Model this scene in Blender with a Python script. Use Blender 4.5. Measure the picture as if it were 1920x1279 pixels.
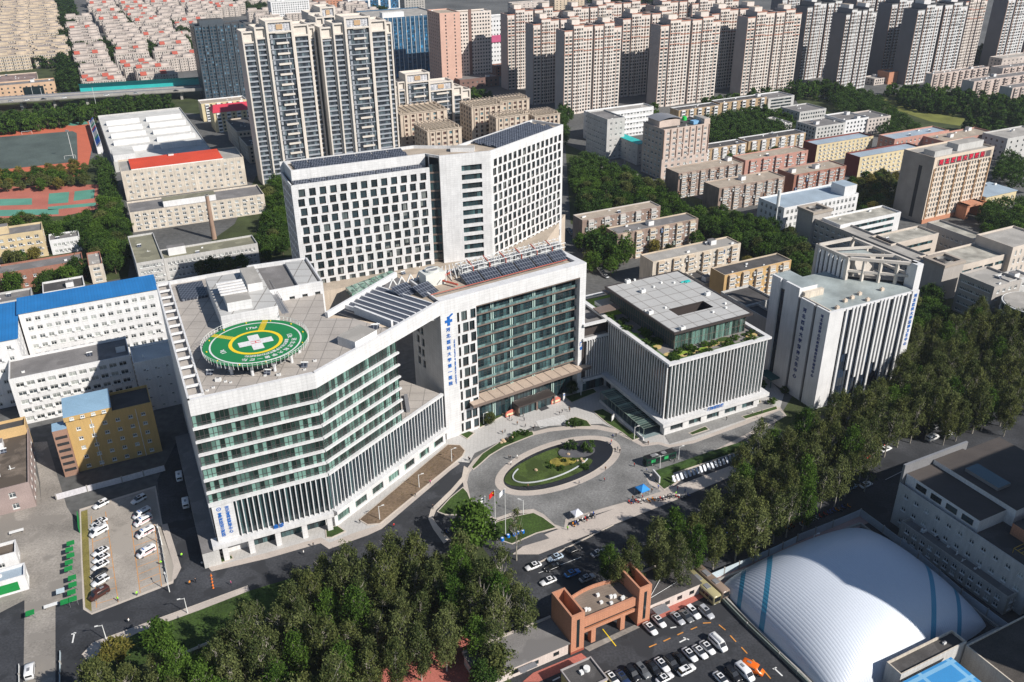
import bpy, math, random
from mathutils import Vector, Matrix, noise
R = math.radians
rnd = random.Random(7)
for o in list(bpy.data.objects): bpy.data.objects.remove(o)
SC = bpy.context.scene; COL = SC.collection
# ---------------------------------------------------------------- camera, sky, sun, exposure
CH = 165.0; FPX = 1638.7; TH = 0.478077; RO = 0.0106748
cam = bpy.data.cameras.new('camera'); cam.sensor_width = 36; cam.lens = 36*FPX/1920; cam.clip_start = 1; cam.clip_end = 9000
co = bpy.data.objects.new('camera', cam); COL.objects.link(co)
co.matrix_world = Matrix.Translation((0, 0, CH)) @ Matrix.Rotation(math.pi/2-TH, 4, 'X') @ Matrix.Rotation(-RO, 4, 'Z')
SC.camera = co
W = bpy.data.worlds.new('World'); SC.world = W; W.use_nodes = True
nt = W.node_tree; sky = nt.nodes.new('ShaderNodeTexSky'); sky.sky_type = 'NISHITA'; sky.sun_disc = False
SUN_AZ = -33.0; SUN_EL = 37.5
sky.sun_elevation = R(SUN_EL); sky.sun_rotation = R(90-SUN_AZ); sky.air_density = 1.0; sky.dust_density = 0.2; sky.ozone_density = 2.5
nt.links.new(sky.outputs[0], nt.nodes['Background'].inputs[0]); nt.nodes['Background'].inputs[1].default_value = 0.068
sl = bpy.data.lights.new('sun', 'SUN'); sl.energy = 5.0; sl.angle = R(0.5); sl.color = (1, .95, .885)
so = bpy.data.objects.new('sun', sl); COL.objects.link(so)
sd = Vector((math.cos(R(SUN_AZ))*math.cos(R(SUN_EL)), math.sin(R(SUN_AZ))*math.cos(R(SUN_EL)), math.sin(R(SUN_EL))))
so.rotation_euler = sd.to_track_quat('Z', 'Y').to_euler(); so.location = (60, -60, 300)
SC.view_settings.view_transform = 'Standard'; SC.view_settings.look = 'None'; SC.view_settings.exposure = 0.33; SC.view_settings.gamma = 1
SC.cycles.max_bounces = 5; SC.cycles.diffuse_bounces = 2; SC.cycles.glossy_bounces = 3; SC.cycles.transmission_bounces = 3; SC.cycles.transparent_max_bounces = 6

# ---------------------------------------------------------------- surveying: a sighting in the photograph meets a level plane
def P(x, y, z=0.0):
    x -= 960; y -= 639.5; c, s = math.cos(RO), math.sin(RO); x, y = c*x-s*y, s*x+c*y
    dx, dy, dz = x, FPX*math.cos(TH)-y*math.sin(TH), -FPX*math.sin(TH)-y*math.cos(TH)
    t = (CH-z)/-dz
    return Vector((dx*t, dy*t, z))
def HT(b, t):
    g = P(*b); t1 = P(*t, 0.0); r = g.xy.length/t1.xy.length
    return CH*(1-r)
def inpoly(p, poly):
    c = False; n = len(poly); x, y = p[0], p[1]
    for i in range(n):
        a, b = poly[i], poly[i-1]
        if (a[1] > y) != (b[1] > y) and x < (b[0]-a[0])*(y-a[1])/(b[1]-a[1])+a[0]: c = not c
    return c

# ---------------------------------------------------------------- materials
MC = {}
def N(m, t, **k):
    n = m.node_tree.nodes.new(t)
    for a, v in k.items(): setattr(n, a, v)
    return n
def mat(name, col, rough=.85, var=.18, sc=.35, streak=0, fine=.12, spec=.3, metal=0, pat=None, pcol=None, psz=(1, 1), pm=.04, objcol=False, bump=0, emis=None, rnd_amt=0, patch=0):
    if name in MC: return MC[name]
    m = bpy.data.materials.new(name); MC[name] = m; m.use_nodes = True
    nt = m.node_tree; L = nt.links.new; b = nt.nodes['Principled BSDF']
    b.inputs['Roughness'].default_value = rough; b.inputs['Metallic'].default_value = metal
    b.inputs['Specular IOR Level'].default_value = spec
    tc = N(m, 'ShaderNodeTexCoord'); cur = None
    base = N(m, 'ShaderNodeRGB'); base.outputs[0].default_value = (*col, 1); cur = base.outputs[0]
    if objcol:
        oi = N(m, 'ShaderNodeObjectInfo'); cur = oi.outputs['Color']
    if pat:
        br = N(m, 'ShaderNodeTexBrick'); br.offset = .5 if pat == 'brick' else 0
        mp = N(m, 'ShaderNodeMapping')
        if pat == 'wall' or pat == 'brick':
            sx = N(m, 'ShaderNodeSeparateXYZ'); L(tc.outputs['Object'], sx.inputs[0]); ad = N(m, 'ShaderNodeMath', operation='ADD'); L(sx.outputs[0], ad.inputs[0]); L(sx.outputs[1], ad.inputs[1])
            cb = N(m, 'ShaderNodeCombineXYZ'); L(ad.outputs[0], cb.inputs[0]); L(sx.outputs[2], cb.inputs[1]); L(cb.outputs[0], br.inputs[0])
        else: L(tc.outputs['Object'], br.inputs[0])
        br.inputs['Scale'].default_value = 1; br.inputs['Mortar Size'].default_value = pm; br.inputs['Mortar Smooth'].default_value = .1
        br.inputs['Brick Width'].default_value = psz[0]; br.inputs['Row Height'].default_value = psz[1]
        c2 = pcol or tuple(c*.6 for c in col)
        br.inputs['Color1'].default_value = (*col, 1); br.inputs['Color2'].default_value = (*(c*.93 for c in col), 1); br.inputs['Mortar'].default_value = (*c2, 1)
        cur = br.outputs[0]
    def mul(fac_out, lo, hi, cur):
        mr = N(m, 'ShaderNodeMapRange'); L(fac_out, mr.inputs[0]); mr.inputs[1].default_value = .3; mr.inputs[2].default_value = .7; mr.inputs[3].default_value = lo; mr.inputs[4].default_value = hi
        mx = N(m, 'ShaderNodeMix', data_type='RGBA', blend_type='MULTIPLY'); mx.inputs[0].default_value = 1; L(cur, mx.inputs[6])
        cc = N(m, 'ShaderNodeCombineColor'); [L(mr.outputs[0], cc.inputs[i]) for i in range(3)]; L(cc.outputs[0], mx.inputs[7]); return mx.outputs[2]
    def nz(scale, det=3, st=None):
        n = N(m, 'ShaderNodeTexNoise'); n.inputs['Scale'].default_value = scale; n.inputs['Detail'].default_value = det
        if st:
            mp = N(m, 'ShaderNodeMapping'); mp.inputs['Scale'].default_value = st; L(tc.outputs['Object'], mp.inputs[0]); L(mp.outputs[0], n.inputs[0])
        else: L(tc.outputs['Object'], n.inputs[0])
        return n.outputs[0]
    if var: cur = mul(nz(sc*.4, 5), 1-var, 1+var*.6, cur)
    if fine: cur = mul(nz(sc*9, 2), 1-fine, 1+fine, cur)
    if streak: cur = mul(nz(1, 3, (1.3, 1.3, .12)), 1-streak, 1+streak*.3, cur)
    if patch:
        mx = N(m, 'ShaderNodeMix', data_type='RGBA'); rp = N(m, 'ShaderNodeMapRange'); L(nz(.11, 2), rp.inputs[0]); rp.inputs[1].default_value = .52; rp.inputs[2].default_value = .56
        L(rp.outputs[0], mx.inputs[0]); L(cur, mx.inputs[6]); mx.inputs[7].default_value = (*(c*(1-patch) for c in col), 1); cur = mx.outputs[2]
    if rnd_amt:
        oi = N(m, 'ShaderNodeObjectInfo'); mr = N(m, 'ShaderNodeMapRange'); L(oi.outputs['Random'], mr.inputs[0]); mr.inputs[3].default_value = 1-rnd_amt; mr.inputs[4].default_value = 1+rnd_amt
        hs = N(m, 'ShaderNodeHueSaturation'); L(cur, hs.inputs['Color']); L(mr.outputs[0], hs.inputs['Value']); cur = hs.outputs[0]
    L(cur, b.inputs['Base Color'])
    if bump:
        bp = N(m, 'ShaderNodeBump'); bp.inputs['Strength'].default_value = bump; bp.inputs['Distance'].default_value = .1; L(nz(sc*6, 4), bp.inputs['Height']); L(bp.outputs[0], b.inputs['Normal'])
    return m
def glass(name, dark, light, frac=.3, cell=None, rough=.13):
    """window glass: mostly dark, some panes with blinds or curtains behind"""
    if name in MC: return MC[name]
    m = bpy.data.materials.new(name); MC[name] = m; m.use_nodes = True; L = m.node_tree.links.new; b = m.node_tree.nodes['Principled BSDF']
    b.inputs['Roughness'].default_value = rough; b.inputs['Specular IOR Level'].default_value = .7
    wn = N(m, 'ShaderNodeTexWhiteNoise', noise_dimensions='3D'); tc = N(m, 'ShaderNodeTexCoord'); oi = N(m, 'ShaderNodeObjectInfo')
    if cell:
        mp = N(m, 'ShaderNodeVectorMath', operation='DIVIDE'); L(tc.outputs['Object'], mp.inputs[0]); mp.inputs[1].default_value = cell
        fl = N(m, 'ShaderNodeVectorMath', operation='FLOOR'); L(mp.outputs[0], fl.inputs[0]); ad = N(m, 'ShaderNodeVectorMath', operation='ADD'); L(fl.outputs[0], ad.inputs[0])
        L(oi.outputs['Random'], ad.inputs[1]); L(ad.outputs[0], wn.inputs[0])
    else:
        L(oi.outputs['Location'], wn.inputs[0])
    cr = N(m, 'ShaderNodeValToRGB'); e = cr.color_ramp.elements; cr.color_ramp.interpolation = 'CONSTANT'
    e[0].position = 0; e[0].color = (*dark, 1); e[1].position = 1-frac; e[1].color = (*light, 1)
    x = e.new((1-frac)*.55); x.color = (*(d*2.2 for d in dark), 1); x = e.new(1-frac*.4); x.color = (*((d+l)*.5 for d, l in zip(dark, light)), 1)
    L(wn.outputs[0], cr.inputs[0]); L(cr.outputs[0], b.inputs['Base Color'])
    return m
def leafmat(name, c1, c2, tr=.25):
    if name in MC: return MC[name]
    m = bpy.data.materials.new(name); MC[name] = m; m.use_nodes = True; L = m.node_tree.links.new; nt = m.node_tree
    nt.nodes.remove(nt.nodes['Principled BSDF']); out = nt.nodes['Material Output']
    d = N(m, 'ShaderNodeBsdfDiffuse'); t = N(m, 'ShaderNodeBsdfTranslucent'); mx = N(m, 'ShaderNodeMixShader'); mx.inputs[0].default_value = tr
    tc = N(m, 'ShaderNodeTexCoord'); n = N(m, 'ShaderNodeTexNoise'); n.inputs['Scale'].default_value = .55; n.inputs['Detail'].default_value = 4; L(tc.outputs['Object'], n.inputs[0])
    wn = N(m, 'ShaderNodeNewGeometry'); oi = N(m, 'ShaderNodeObjectInfo'); 
    a = N(m, 'ShaderNodeMath', operation='MULTIPLY_ADD'); L(oi.outputs['Random'], a.inputs[0]); a.inputs[1].default_value = .35; a.inputs[2].default_value = -.18
    a2 = N(m, 'ShaderNodeMath', operation='ADD'); L(a.outputs[0], a2.inputs[0]); L(n.outputs[0], a2.inputs[1])
    a3 = N(m, 'ShaderNodeMath', operation='MULTIPLY_ADD'); L(wn.outputs['Random Per Island'], a3.inputs[0]); a3.inputs[1].default_value = .5; L(a2.outputs[0], a3.inputs[2])
    mr = N(m, 'ShaderNodeMapRange'); L(a3.outputs[0], mr.inputs[0]); mr.inputs[1].default_value = .45; mr.inputs[2].default_value = 1.0
    c = N(m, 'ShaderNodeMix', data_type='RGBA'); L(mr.outputs[0], c.inputs[0]); c.inputs[6].default_value = (*c1, 1); c.inputs[7].default_value = (*c2, 1)
    L(c.outputs[2], d.inputs[0]); L(c.outputs[2], t.inputs[0]); L(d.outputs[0], mx.inputs[1]); L(t.outputs[0], mx.inputs[2]); L(mx.outputs[0], out.inputs[0])
    return m

# ---------------------------------------------------------------- mesh builder
class MB:
    def __init__(s): s.v = []; s.f = []; s.m = []
    def quad(s, a, b, c, d, m=0):
        n = len(s.v); s.v += [tuple(a), tuple(b), tuple(c), tuple(d)]; s.f.append((n, n+1, n+2, n+3)); s.m.append(m)
    def poly(s, pts, m=0):
        n = len(s.v); s.v += [tuple(p) for p in pts]; s.f.append(tuple(range(n, n+len(pts)))); s.m.append(m)
    def box(s, x0, y0, z0, x1, y1, z1, m=0, mt=None, bottom=True):
        mt = m if mt is None else mt; n = len(s.v)
        s.v += [(x0, y0, z0), (x1, y0, z0), (x1, y1, z0), (x0, y1, z0), (x0, y0, z1), (x1, y0, z1), (x1, y1, z1), (x0, y1, z1)]
        F = [(0, 1, 5, 4), (1, 2, 6, 5), (2, 3, 7, 6), (3, 0, 4, 7), (4, 5, 6, 7)] + ([(3, 2, 1, 0)] if bottom else [])
        for i, f in enumerate(F): s.f.append(tuple(n+k for k in f)); s.m.append(mt if i == 4 else m)
    def prism(s, pts, z0, z1, m=0, mt=None, bottom=False):
        mt = m if mt is None else mt; k = len(pts)
        for i in range(k):
            a, b = pts[i], pts[(i+1) % k]; s.quad((a[0], a[1], z0), (b[0], b[1], z0), (b[0], b[1], z1), (a[0], a[1], z1), m)
        s.poly([(p[0], p[1], z1) for p in pts], mt)
        if bottom: s.poly([(p[0], p[1], z0) for p in reversed(pts)], m)
    def bar(s, a, b, w, h=None, m=0):
        """rectangular bar between two points, w wide, h tall"""
        a = Vector(a); b = Vector(b); d = (b-a); h = h or w
        if d.length < 1e-6: return
        d.normalize(); up = Vector((0, 0, 1)) if abs(d.z) < .95 else Vector((1, 0, 0)); r = d.cross(up).normalized(); u = r.cross(d)
        c = [r*(-w/2)+u*(-h/2), r*(w/2)+u*(-h/2), r*(w/2)+u*(h/2), r*(-w/2)+u*(h/2)]; n = len(s.v)
        s.v += [tuple(a+q) for q in c]+[tuple(b+q) for q in c]
        for f in ((0, 1, 5, 4), (1, 2, 6, 5), (2, 3, 7, 6), (3, 0, 4, 7), (3, 2, 1, 0), (4, 5, 6, 7)): s.f.append(tuple(n+k for k in f)); s.m.append(m)
    def tube(s, a, b, r0, r1=None, n=8, m=0, cap=True):
        r1 = r0 if r1 is None else r1; a = Vector(a); b = Vector(b); d = (b-a).normalized(); up = Vector((0, 0, 1)) if abs(d.z) < .9 else Vector((1, 0, 0))
        r = d.cross(up).normalized(); u = r.cross(d); k = len(s.v)
        for i in range(n):
            t = 2*math.pi*i/n; q = r*math.cos(t)+u*math.sin(t); s.v.append(tuple(a+q*r0)); s.v.append(tuple(b+q*r1))
        for i in range(n):
            j = (i+1) % n; s.f.append((k+2*i, k+2*j, k+2*j+1, k+2*i+1)); s.m.append(m)
        if cap: s.f.append(tuple(k+2*i+1 for i in range(n))); s.m.append(m); s.f.append(tuple(k+2*i for i in reversed(range(n)))); s.m.append(m)
    def mesh(s, name, mats, smooth=False):
        me = bpy.data.meshes.new(name); me.from_pydata(s.v, [], s.f)
        for mm in mats: me.materials.append(mm)
        me.polygons.foreach_set('material_index', s.m)
        if smooth: me.polygons.foreach_set('use_smooth', [True]*len(s.f))
        me.update(); return me
def lk(name, data, parent=None, loc=(0, 0, 0), rz=0.0):
    o = bpy.data.objects.new(name, data); COL.objects.link(o); o.parent = parent; o.location = loc
    if rz: o.rotation_euler = (0, 0, rz)
    return o
def tag(o, label=None, cat=None, group=None, kind=None):
    if label: o['label'] = label
    if cat: o['category'] = cat
    if group: o['group'] = group
    if kind: o['kind'] = kind
    return o
def part(name, mb, mats, parent, smooth=False, loc=(0, 0, 0), rz=0.0):
    if not mb.f: return None
    return lk(name, mb.mesh(name, mats, smooth), parent, loc, rz)
def thing(name, label, cat, loc=(0, 0, 0), rz=0.0, group=None):
    return tag(lk(name, None, None, loc, rz), label, cat, group)
def solid(name, mb, mats, label, cat, group=None, loc=(0, 0, 0), rz=0.0, smooth=False):
    return tag(part(name, mb, mats, None, smooth, loc, rz), label, cat, group)
KIDS = {}
def dup(root, loc, rz=0.0, label=None, group=None, color=None, sc=None):
    if root.name not in KIDS:
        KIDS[root.name] = [(c, list(c.children)) for c in root.children]
    r = root.copy(); COL.objects.link(r); r.location = loc; r.rotation_euler = (0, 0, rz)
    if label: r['label'] = label
    if group: r['group'] = group
    if sc: r.scale = sc
    if color: r.color = (*color, 1)
    for c, gs in KIDS[root.name]:
        k = c.copy(); COL.objects.link(k); k.parent = r
        if color: k.color = (*color, 1)
        for g in gs:
            q = g.copy(); COL.objects.link(q); q.parent = k
            if color: q.color = (*color, 1)
    return r
def sheet(name, pts, z, m, px=True, kind='structure'):
    """a flat ground sheet from its outline"""
    w = [P(*p) if px else Vector((*p, 0)) for p in pts]
    mb = MB(); mb.poly([(p.x, p.y, z) for p in w])
    me = mb.mesh(name, [m]); 
    if me.polygons[0].normal.z < 0: me.flip_normals()
    o = lk(name, me); o['kind'] = kind; return o
def smoothpts(pts, it=2):
    for _ in range(it):
        q = []
        for i in range(len(pts)):
            a, b = Vector(pts[i][:2]), Vector(pts[(i+1) % len(pts)][:2]); q += [tuple(a*.75+b*.25), tuple(a*.25+b*.75)]
        pts = q
    return pts
# ---------------------------------------------------------------- palette
white_tile = mat('white_tile', (.68, .675, .67), .5, .09, .5, .10, .05, pat='wall', pcol=(.48, .475, .47), psz=(1.8, .9), pm=.03)
white_paint = mat('white_paint', (.69, .685, .68), .7, .10, .4, .10)
white_roof = mat('white_roof', (.56, .55, .52), .85, .15, .4)
cream = mat('cream_wall', (.60, .53, .44), .85, .16, .5, .22)
beige = mat('beige_wall', (.54, .45, .36), .85, .14, .4, .10)
tower_skin = mat('tower_wall', (.66, .59, .53), .85, .08, .3, .08)
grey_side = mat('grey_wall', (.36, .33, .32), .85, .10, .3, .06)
pale_grey = mat('pale_grey_wall', (.50, .49, .47), .85, .10, .4, .14)
yellow_wall = mat('yellow_wall', (.50, .33, .13), .85, .08, .4, .10)
pale_yellow = mat('pale_yellow_wall', (.62, .52, .32), .85, .08, .4, .08)
ochre_brick = mat('ochre_brick', (.42, .30, .18), .85, .2, .6, .2)
pink_wall = mat('pink_wall', (.46, .25, .20), .85, .10, .4, .08)
pink_tower_wall = mat('pink_tower_wall', (.60, .38, .30), .85, .08, .4, .05)
red_wall = mat('red_wall', (.17, .045, .035), .85, .10, .4, .05)
red_brick = mat('red_brick', (.36, .14, .09), .85, .15, .4, .12, pat='brick', pcol=(.3, .2, .16), psz=(.5, .14), pm=.02)
brown_brick = mat('brown_brick', (.30, .22, .18), .85, .22, .6, .25)
orange_tile = mat('orange_tile', (.52, .25, .155), .6, .08, .4, .05, pat='wall', pcol=(.40, .16, .08), psz=(.6, .6), pm=.03)
dark_metal = mat('dark_bronze_metal', (.075, .062, .058), .45, .1, .4, metal=.3)
grey_metal = mat('grey_metal', (.30, .30, .31), .45, .1, .4, metal=.4)
bronze = mat('bronze_panel', (.17, .13, .11), .5, .1, .4)
white_metal = mat('white_metal', (.72, .72, .70), .45, .05, .4)
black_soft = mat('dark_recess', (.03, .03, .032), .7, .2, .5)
conc = mat('concrete', (.38, .36, .33), .9, .18, .3, .12, .12)
roof_conc = mat('roof_concrete', (.36, .34, .31), .92, .22, .4, 0, .15, patch=.16)
roof_tan = mat('roof_tan', (.40, .335, .265), .92, .22, .3, 0, .15, patch=.15)
roof_grey = mat('roof_grey_felt', (.20, .19, .185), .9, .25, .35, 0, .15, patch=.2)
roof_dark = mat('roof_dark_felt', (.085, .08, .078), .9, .3, .35, 0, .2, patch=.25)
roof_green = mat('roof_green_felt', (.235, .225, .16), .9, .2, .35, 0, .15, patch=.25)
roof_blue = mat('roof_blue_sheet', (.02, .18, .46), .55, .14, .3, 0, .05, pat='floor', pcol=(.015, .13, .36), psz=(1.1, 60), pm=.08)
roof_sky = mat('roof_pale_blue', (.27, .42, .55), .55, .12, .3, 0, .06, pat='wall', pcol=(.2, .33, .45), psz=(.9, 50), pm=.05)
roof_red = mat('roof_red', (.62, .07, .03), .7, .12, .2, 0, .08)
roof_redtile = mat('roof_red_tile', (.42, .10, .07), .8, .15, .3, 0, .12)
roof_pinkred = mat('roof_crimson', (.55, .05, .08), .6, .1, .3)
roof_bluegrey = mat('roof_blue_grey', (.33, .40, .46), .6, .15, .3, 0, .1)
roof_slab = mat('roof_panels', (.44, .435, .42), .85, .07, .3, 0, .05, pat='floor', pcol=(.22, .205, .19), psz=(5.6, 5.6), pm=.17)
roof_deck = mat('roof_deck', (.40, .365, .33), .9, .12, .3, 0, .08, pat='floor', pcol=(.25, .23, .21), psz=(4.8, 4.8), pm=.15)
teal_sheet = mat('teal_sheet', (.03, .42, .40), .6, .08, .3)
asphalt = mat('asphalt', (.047, .049, .055), .8, .5, .2, 0, .28, patch=.3)
asphalt_mid = mat('asphalt_worn', (.085, .085, .09), .9, .25, .12, 0, .15)
lane_conc = mat('lane_concrete', (.29, .265, .235), .92, .35, .2, 0, .18, patch=.2)
lot_conc = mat('parking_concrete', (.36, .325, .285), .92, .28, .25, 0, .15, patch=.1)
plaza = mat('plaza_granite', (.49, .475, .455), .8, .1, .2, 0, .07, pat='floor', pcol=(.33, .31, .29), psz=(1.2, .6), pm=.03)
cobble = mat('granite_setts', (.25, .25, .245), .8, .4, .2, 0, .2, pat='floor', pcol=(.13, .125, .12), psz=(.4, .4), pm=.05)
kerb_m = mat('kerb_stone', (.50, .44, .38), .85, .1, .4)
pave_m = mat('pink_pavers', (.45, .395, .35), .85, .14, .3, 0, .1)
redpave = mat('red_pavers', (.40, .13, .10), .85, .15, .3, 0, .15)
soil = mat('bare_soil', (.17, .12, .08), .95, .3, .2, 0, .25)
grass_m = mat('grass_blades', (.055, .115, .02), .95, .3, .3, 0, .35, rnd_amt=.2)
lawn = mat('lawn', (.040, .072, .014), .95, .35, .25, 0, .35, bump=.5)
lawn2 = mat('scrub_ground', (.05, .065, .022), .95, .45, .2, 0, .4)
brightgrass = mat('bright_sedum', (.22, .31, .04), .95, .3, .5, 0, .3)
track_red = mat('running_track', (.50, .13, .07), .9, .08, .2)
pitch = mat('turf_pitch', (.085, .11, .10), .95, .35, .12, 0, .25)
court_green = mat('court_green', (.10, .28, .21), .9, .15, .2)
court_red = mat('court_red', (.42, .14, .10), .9, .15, .2)
water_m = mat('dark_basin', (.02, .022, .028), .25, .15, .5)
paint_w = mat('road_paint_white', (.72, .72, .70), .8, .15, .8)
paint_o = mat('road_paint_orange', (.62, .27, .06), .8, .2, .8)
blue_sign = mat('sign_blue', (.015, .12, .42), .5, 0, 1, fine=0)
red_sign = mat('sign_red', (.75, .02, .06), .5, 0, 1, fine=0)
solar = mat('solar_cells', (.030, .036, .052), .45, .1, .4, spec=.35, pat='floor', pcol=(.22, .24, .28), psz=(1.0, 1.7), pm=.07)
green_mat = mat('helipad_green', (.012, .19, .06), .75, .07, .3, 0, .05)
yellow_paint = mat('yellow_paint', (.80, .56, .02), .7, .05, .4)
green_panel = mat('green_panel', (.01, .22, .05), .7, .1, .6)
blue_tent = mat('blue_canvas', (.03, .26, .68), .7, .1, .6)
car_paint = mat('car_paint', (1, 1, 1), .28, 0, 1, fine=0, spec=.6, objcol=True)
car_glass = mat('car_glass', (.015, .017, .02), .08, 0, 1, fine=0, spec=.8)
tyre_m = mat('tyre', (.02, .02, .02), .8, 0, 1, fine=0)
cloth = mat('clothing', (1, 1, 1), .9, 0, 1, fine=0, objcol=True)
skin_m = mat('skin', (.55, .33, .22), .7, 0, 1, fine=0)
trouser = mat('trousers', (.025, .028, .04), .9, .1, 1, fine=0, rnd_amt=.5)
hair_m = mat('hair', (.015, .012, .01), .7, 0, 1, fine=0)
frame_w = mat('window_frame_white', (.66, .66, .64), .5, 0, 1, fine=0)
frame_d = mat('window_frame_dark', (.06, .055, .055), .5, 0, 1, fine=0)
g_dark = glass('dark_glass', (.012, .022, .026), (.10, .13, .13), .14)
g_res = glass('home_glass', (.03, .036, .04), (.36, .38, .36), .3)
g_row = glass('window_row_glass', (.016, .024, .028), (.20, .22, .21), .22, (1.3, 50, 3.0))
g_teal = glass('teal_glass', (.010, .021, .025), (.065, .13, .135), .25, (1.35, 50, 50))
g_green = glass('curtained_green_glass', (.013, .024, .021), (.17, .30, .255), .38, (1.15, 50, 50))
g_blue = glass('blue_glass', (.01, .045, .09), (.05, .26, .50), .12, (1.4, 50, 3.2), .12)
g_nightblue = glass('blue_black_glass', (.012, .028, .042), (.12, .22, .30), .16, (1.6, 50, 3.0))
leaf_pop = leafmat('poplar_leaves', (.044, .064, .022), (.155, .175, .065))
leaf_deep = leafmat('deep_green_leaves', (.020, .045, .012), (.075, .13, .030))
leaf_mid = leafmat('mid_green_leaves', (.028, .062, .012), (.10, .17, .03))
leaf_yel = leafmat('yellowing_leaves', (.08, .085, .022), (.24, .20, .05))
leaf_oliv = leafmat('olive_leaves', (.042, .060, .020), (.15, .165, .055))
bark = mat('pale_bark', (.36, .33, .28), .9, .2, 2)
bark_d = mat('dark_bark', (.14, .11, .08), .9, .2, 2)

# ---------------------------------------------------------------- windows, facades, buildings
WM = {}
def window_mesh(w, h, style='res'):
    k = (round(w, 1), round(h, 1), style)
    if k in WM: return WM[k]
    mb = MB(); t = .13 if style == 'res' else .09; fr = {'res': frame_w, 'dark': frame_d, 'hosp': frame_d}[style]; gl = g_res if style == 'res' else g_dark
    mb.quad((-w/2, 0, -h/2), (w/2, 0, -h/2), (w/2, 0, h/2), (-w/2, 0, h/2), 1)
    for x0, x1, z0, z1 in ((-w/2, w/2, h/2-t, h/2), (-w/2, w/2, -h/2, -h/2+t), (-w/2, -w/2+t, -h/2+t, h/2-t), (w/2-t, w/2, -h/2+t, h/2-t), (-t/2, t/2, -h/2+t, h/2-t)):
        mb.box(x0, -.07, z0, x1, 0, z1, 0)
    if style == 'res': mb.box(-w/2-.08, -.36, -h/2-.12, w/2+.08, .01, -h/2+.02, 0)
    if style != 'dark': mb.box(-w/2+t, -.06, h*.2, w/2-t, -.01, h*.2+t*.8, 0)
    WM[k] = mb.mesh('window', [fr, gl]); return WM[k]
ACM = None
def ac_mesh():
    global ACM
    if not ACM:
        mb = MB(); mb.box(-.45, -.38, -.32, .45, 0, .32, 0); mb.tube((-.12, -.38, 0), (-.12, -.4, 0), .24, n=10, m=1); ACM = mb.mesh('air_conditioner', [white_metal, grey_metal])
    return ACM
FOOT = []
def offset_poly(pts, d):
    n = len(pts); out = []
    for i in range(n):
        p0, p1, p2 = Vector(pts[i-1][:2]), Vector(pts[i][:2]), Vector(pts[(i+1) % n][:2])
        a = (p1-p0).normalized(); b = (p2-p1).normalized(); n1 = Vector((-a.y, a.x)); n2 = Vector((-b.y, b.x))
        m = (n1+n2); m = m/max(.25, m.length_squared)*2 if m.length > .1 else n1
        out.append((p1.x+m.x*d, p1.y+m.y*d))
    return out
class Fc:
    """one wall of a building: origin, direction, length"""
    def __init__(s, a, b): s.a = Vector(a[:2]); s.b = Vector(b[:2]); s.d = (s.b-s.a); s.l = s.d.length; s.d.normalize(); s.n = Vector((-s.d.y, s.d.x)); s.ang = math.atan2(s.d.y, s.d.x)
    def p(s, t, z, dep=0): q = s.a+s.d*t+s.n*dep; return (q.x, q.y, z)
def wall_face(mb, f, z0, z1, rows, rec, m=0, mr=None):
    """outer skin with real openings; rows = [(zb, zt, [(s0, s1)...])...]"""
    z = z0; mr = m if mr is None else mr
    for zb, zt, hs in rows:
        if zb > z: mb.quad(f.p(0, z), f.p(f.l, z), f.p(f.l, zb), f.p(0, zb), m)
        s = 0
        for a, b in hs:
            mb.quad(f.p(s, zb), f.p(a, zb), f.p(a, zt), f.p(s, zt), m)
            mb.quad(f.p(a, zb, rec), f.p(a, zt, rec), f.p(a, zt), f.p(a, zb), mr); mb.quad(f.p(b, zb), f.p(b, zt), f.p(b, zt, rec), f.p(b, zb, rec), mr)
            mb.quad(f.p(a, zb), f.p(b, zb), f.p(b, zb, rec), f.p(a, zb, rec), mr); mb.quad(f.p(a, zt, rec), f.p(b, zt, rec), f.p(b, zt), f.p(a, zt), mr)
            s = b
        mb.quad(f.p(s, zb), f.p(f.l, zb), f.p(f.l, zt), f.p(s, zt), m); z = zt
    if z1 > z: mb.quad(f.p(0, z), f.p(f.l, z), f.p(f.l, z1), f.p(0, z1), m)
def grid_rows(l, z0, floors, fh, cols, w, h, sill=.95, margin=1.2, stagger=0, skip=None):
    rows = []; pitch = (l-2*margin)/cols
    for k in range(floors):
        zb = z0+k*fh+sill; hs = []
        for c in range(cols):
            if skip and skip(c, k): continue
            s = margin+pitch*(c+.5)+(stagger if k % 2 else -stagger); hs.append((max(.1, s-w/2), min(l-.1, s+w/2)))
        rows.append((zb, zb+h, hs))
    return rows
def put_windows(root, cam_l, items, style, cap=100):
    """items = (x, y, z, ang, w, h); the nearest get an object each, the rest one object"""
    items.sort(key=lambda i: (i[0]-cam_l[0])**2+(i[1]-cam_l[1])**2+(i[2]-CH)**2)
    for it in items[:cap]: lk('window', window_mesh(it[4], it[5], style), root, it[:3], it[3])
    rest = items[cap:]
    if rest:
        mb = MB()
        for x, y, z, a, w, h in rest:
            me = window_mesh(w, h, style); ca, sa = math.cos(a), math.sin(a); n = len(mb.v)
            mb.v += [(x+v.co.x*ca-v.co.y*sa, y+v.co.x*sa+v.co.y*ca, z+v.co.z) for v in me.vertices]
            for p in me.polygons: mb.f.append(tuple(n+i for i in p.vertices)); mb.m.append(p.material_index)
        gl = MC['window_row_glass']; o = part('windows', mb, [window_mesh(rest[0][4], rest[0][5], style).materials[0], gl], root); o['kind'] = 'stuff'
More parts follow.
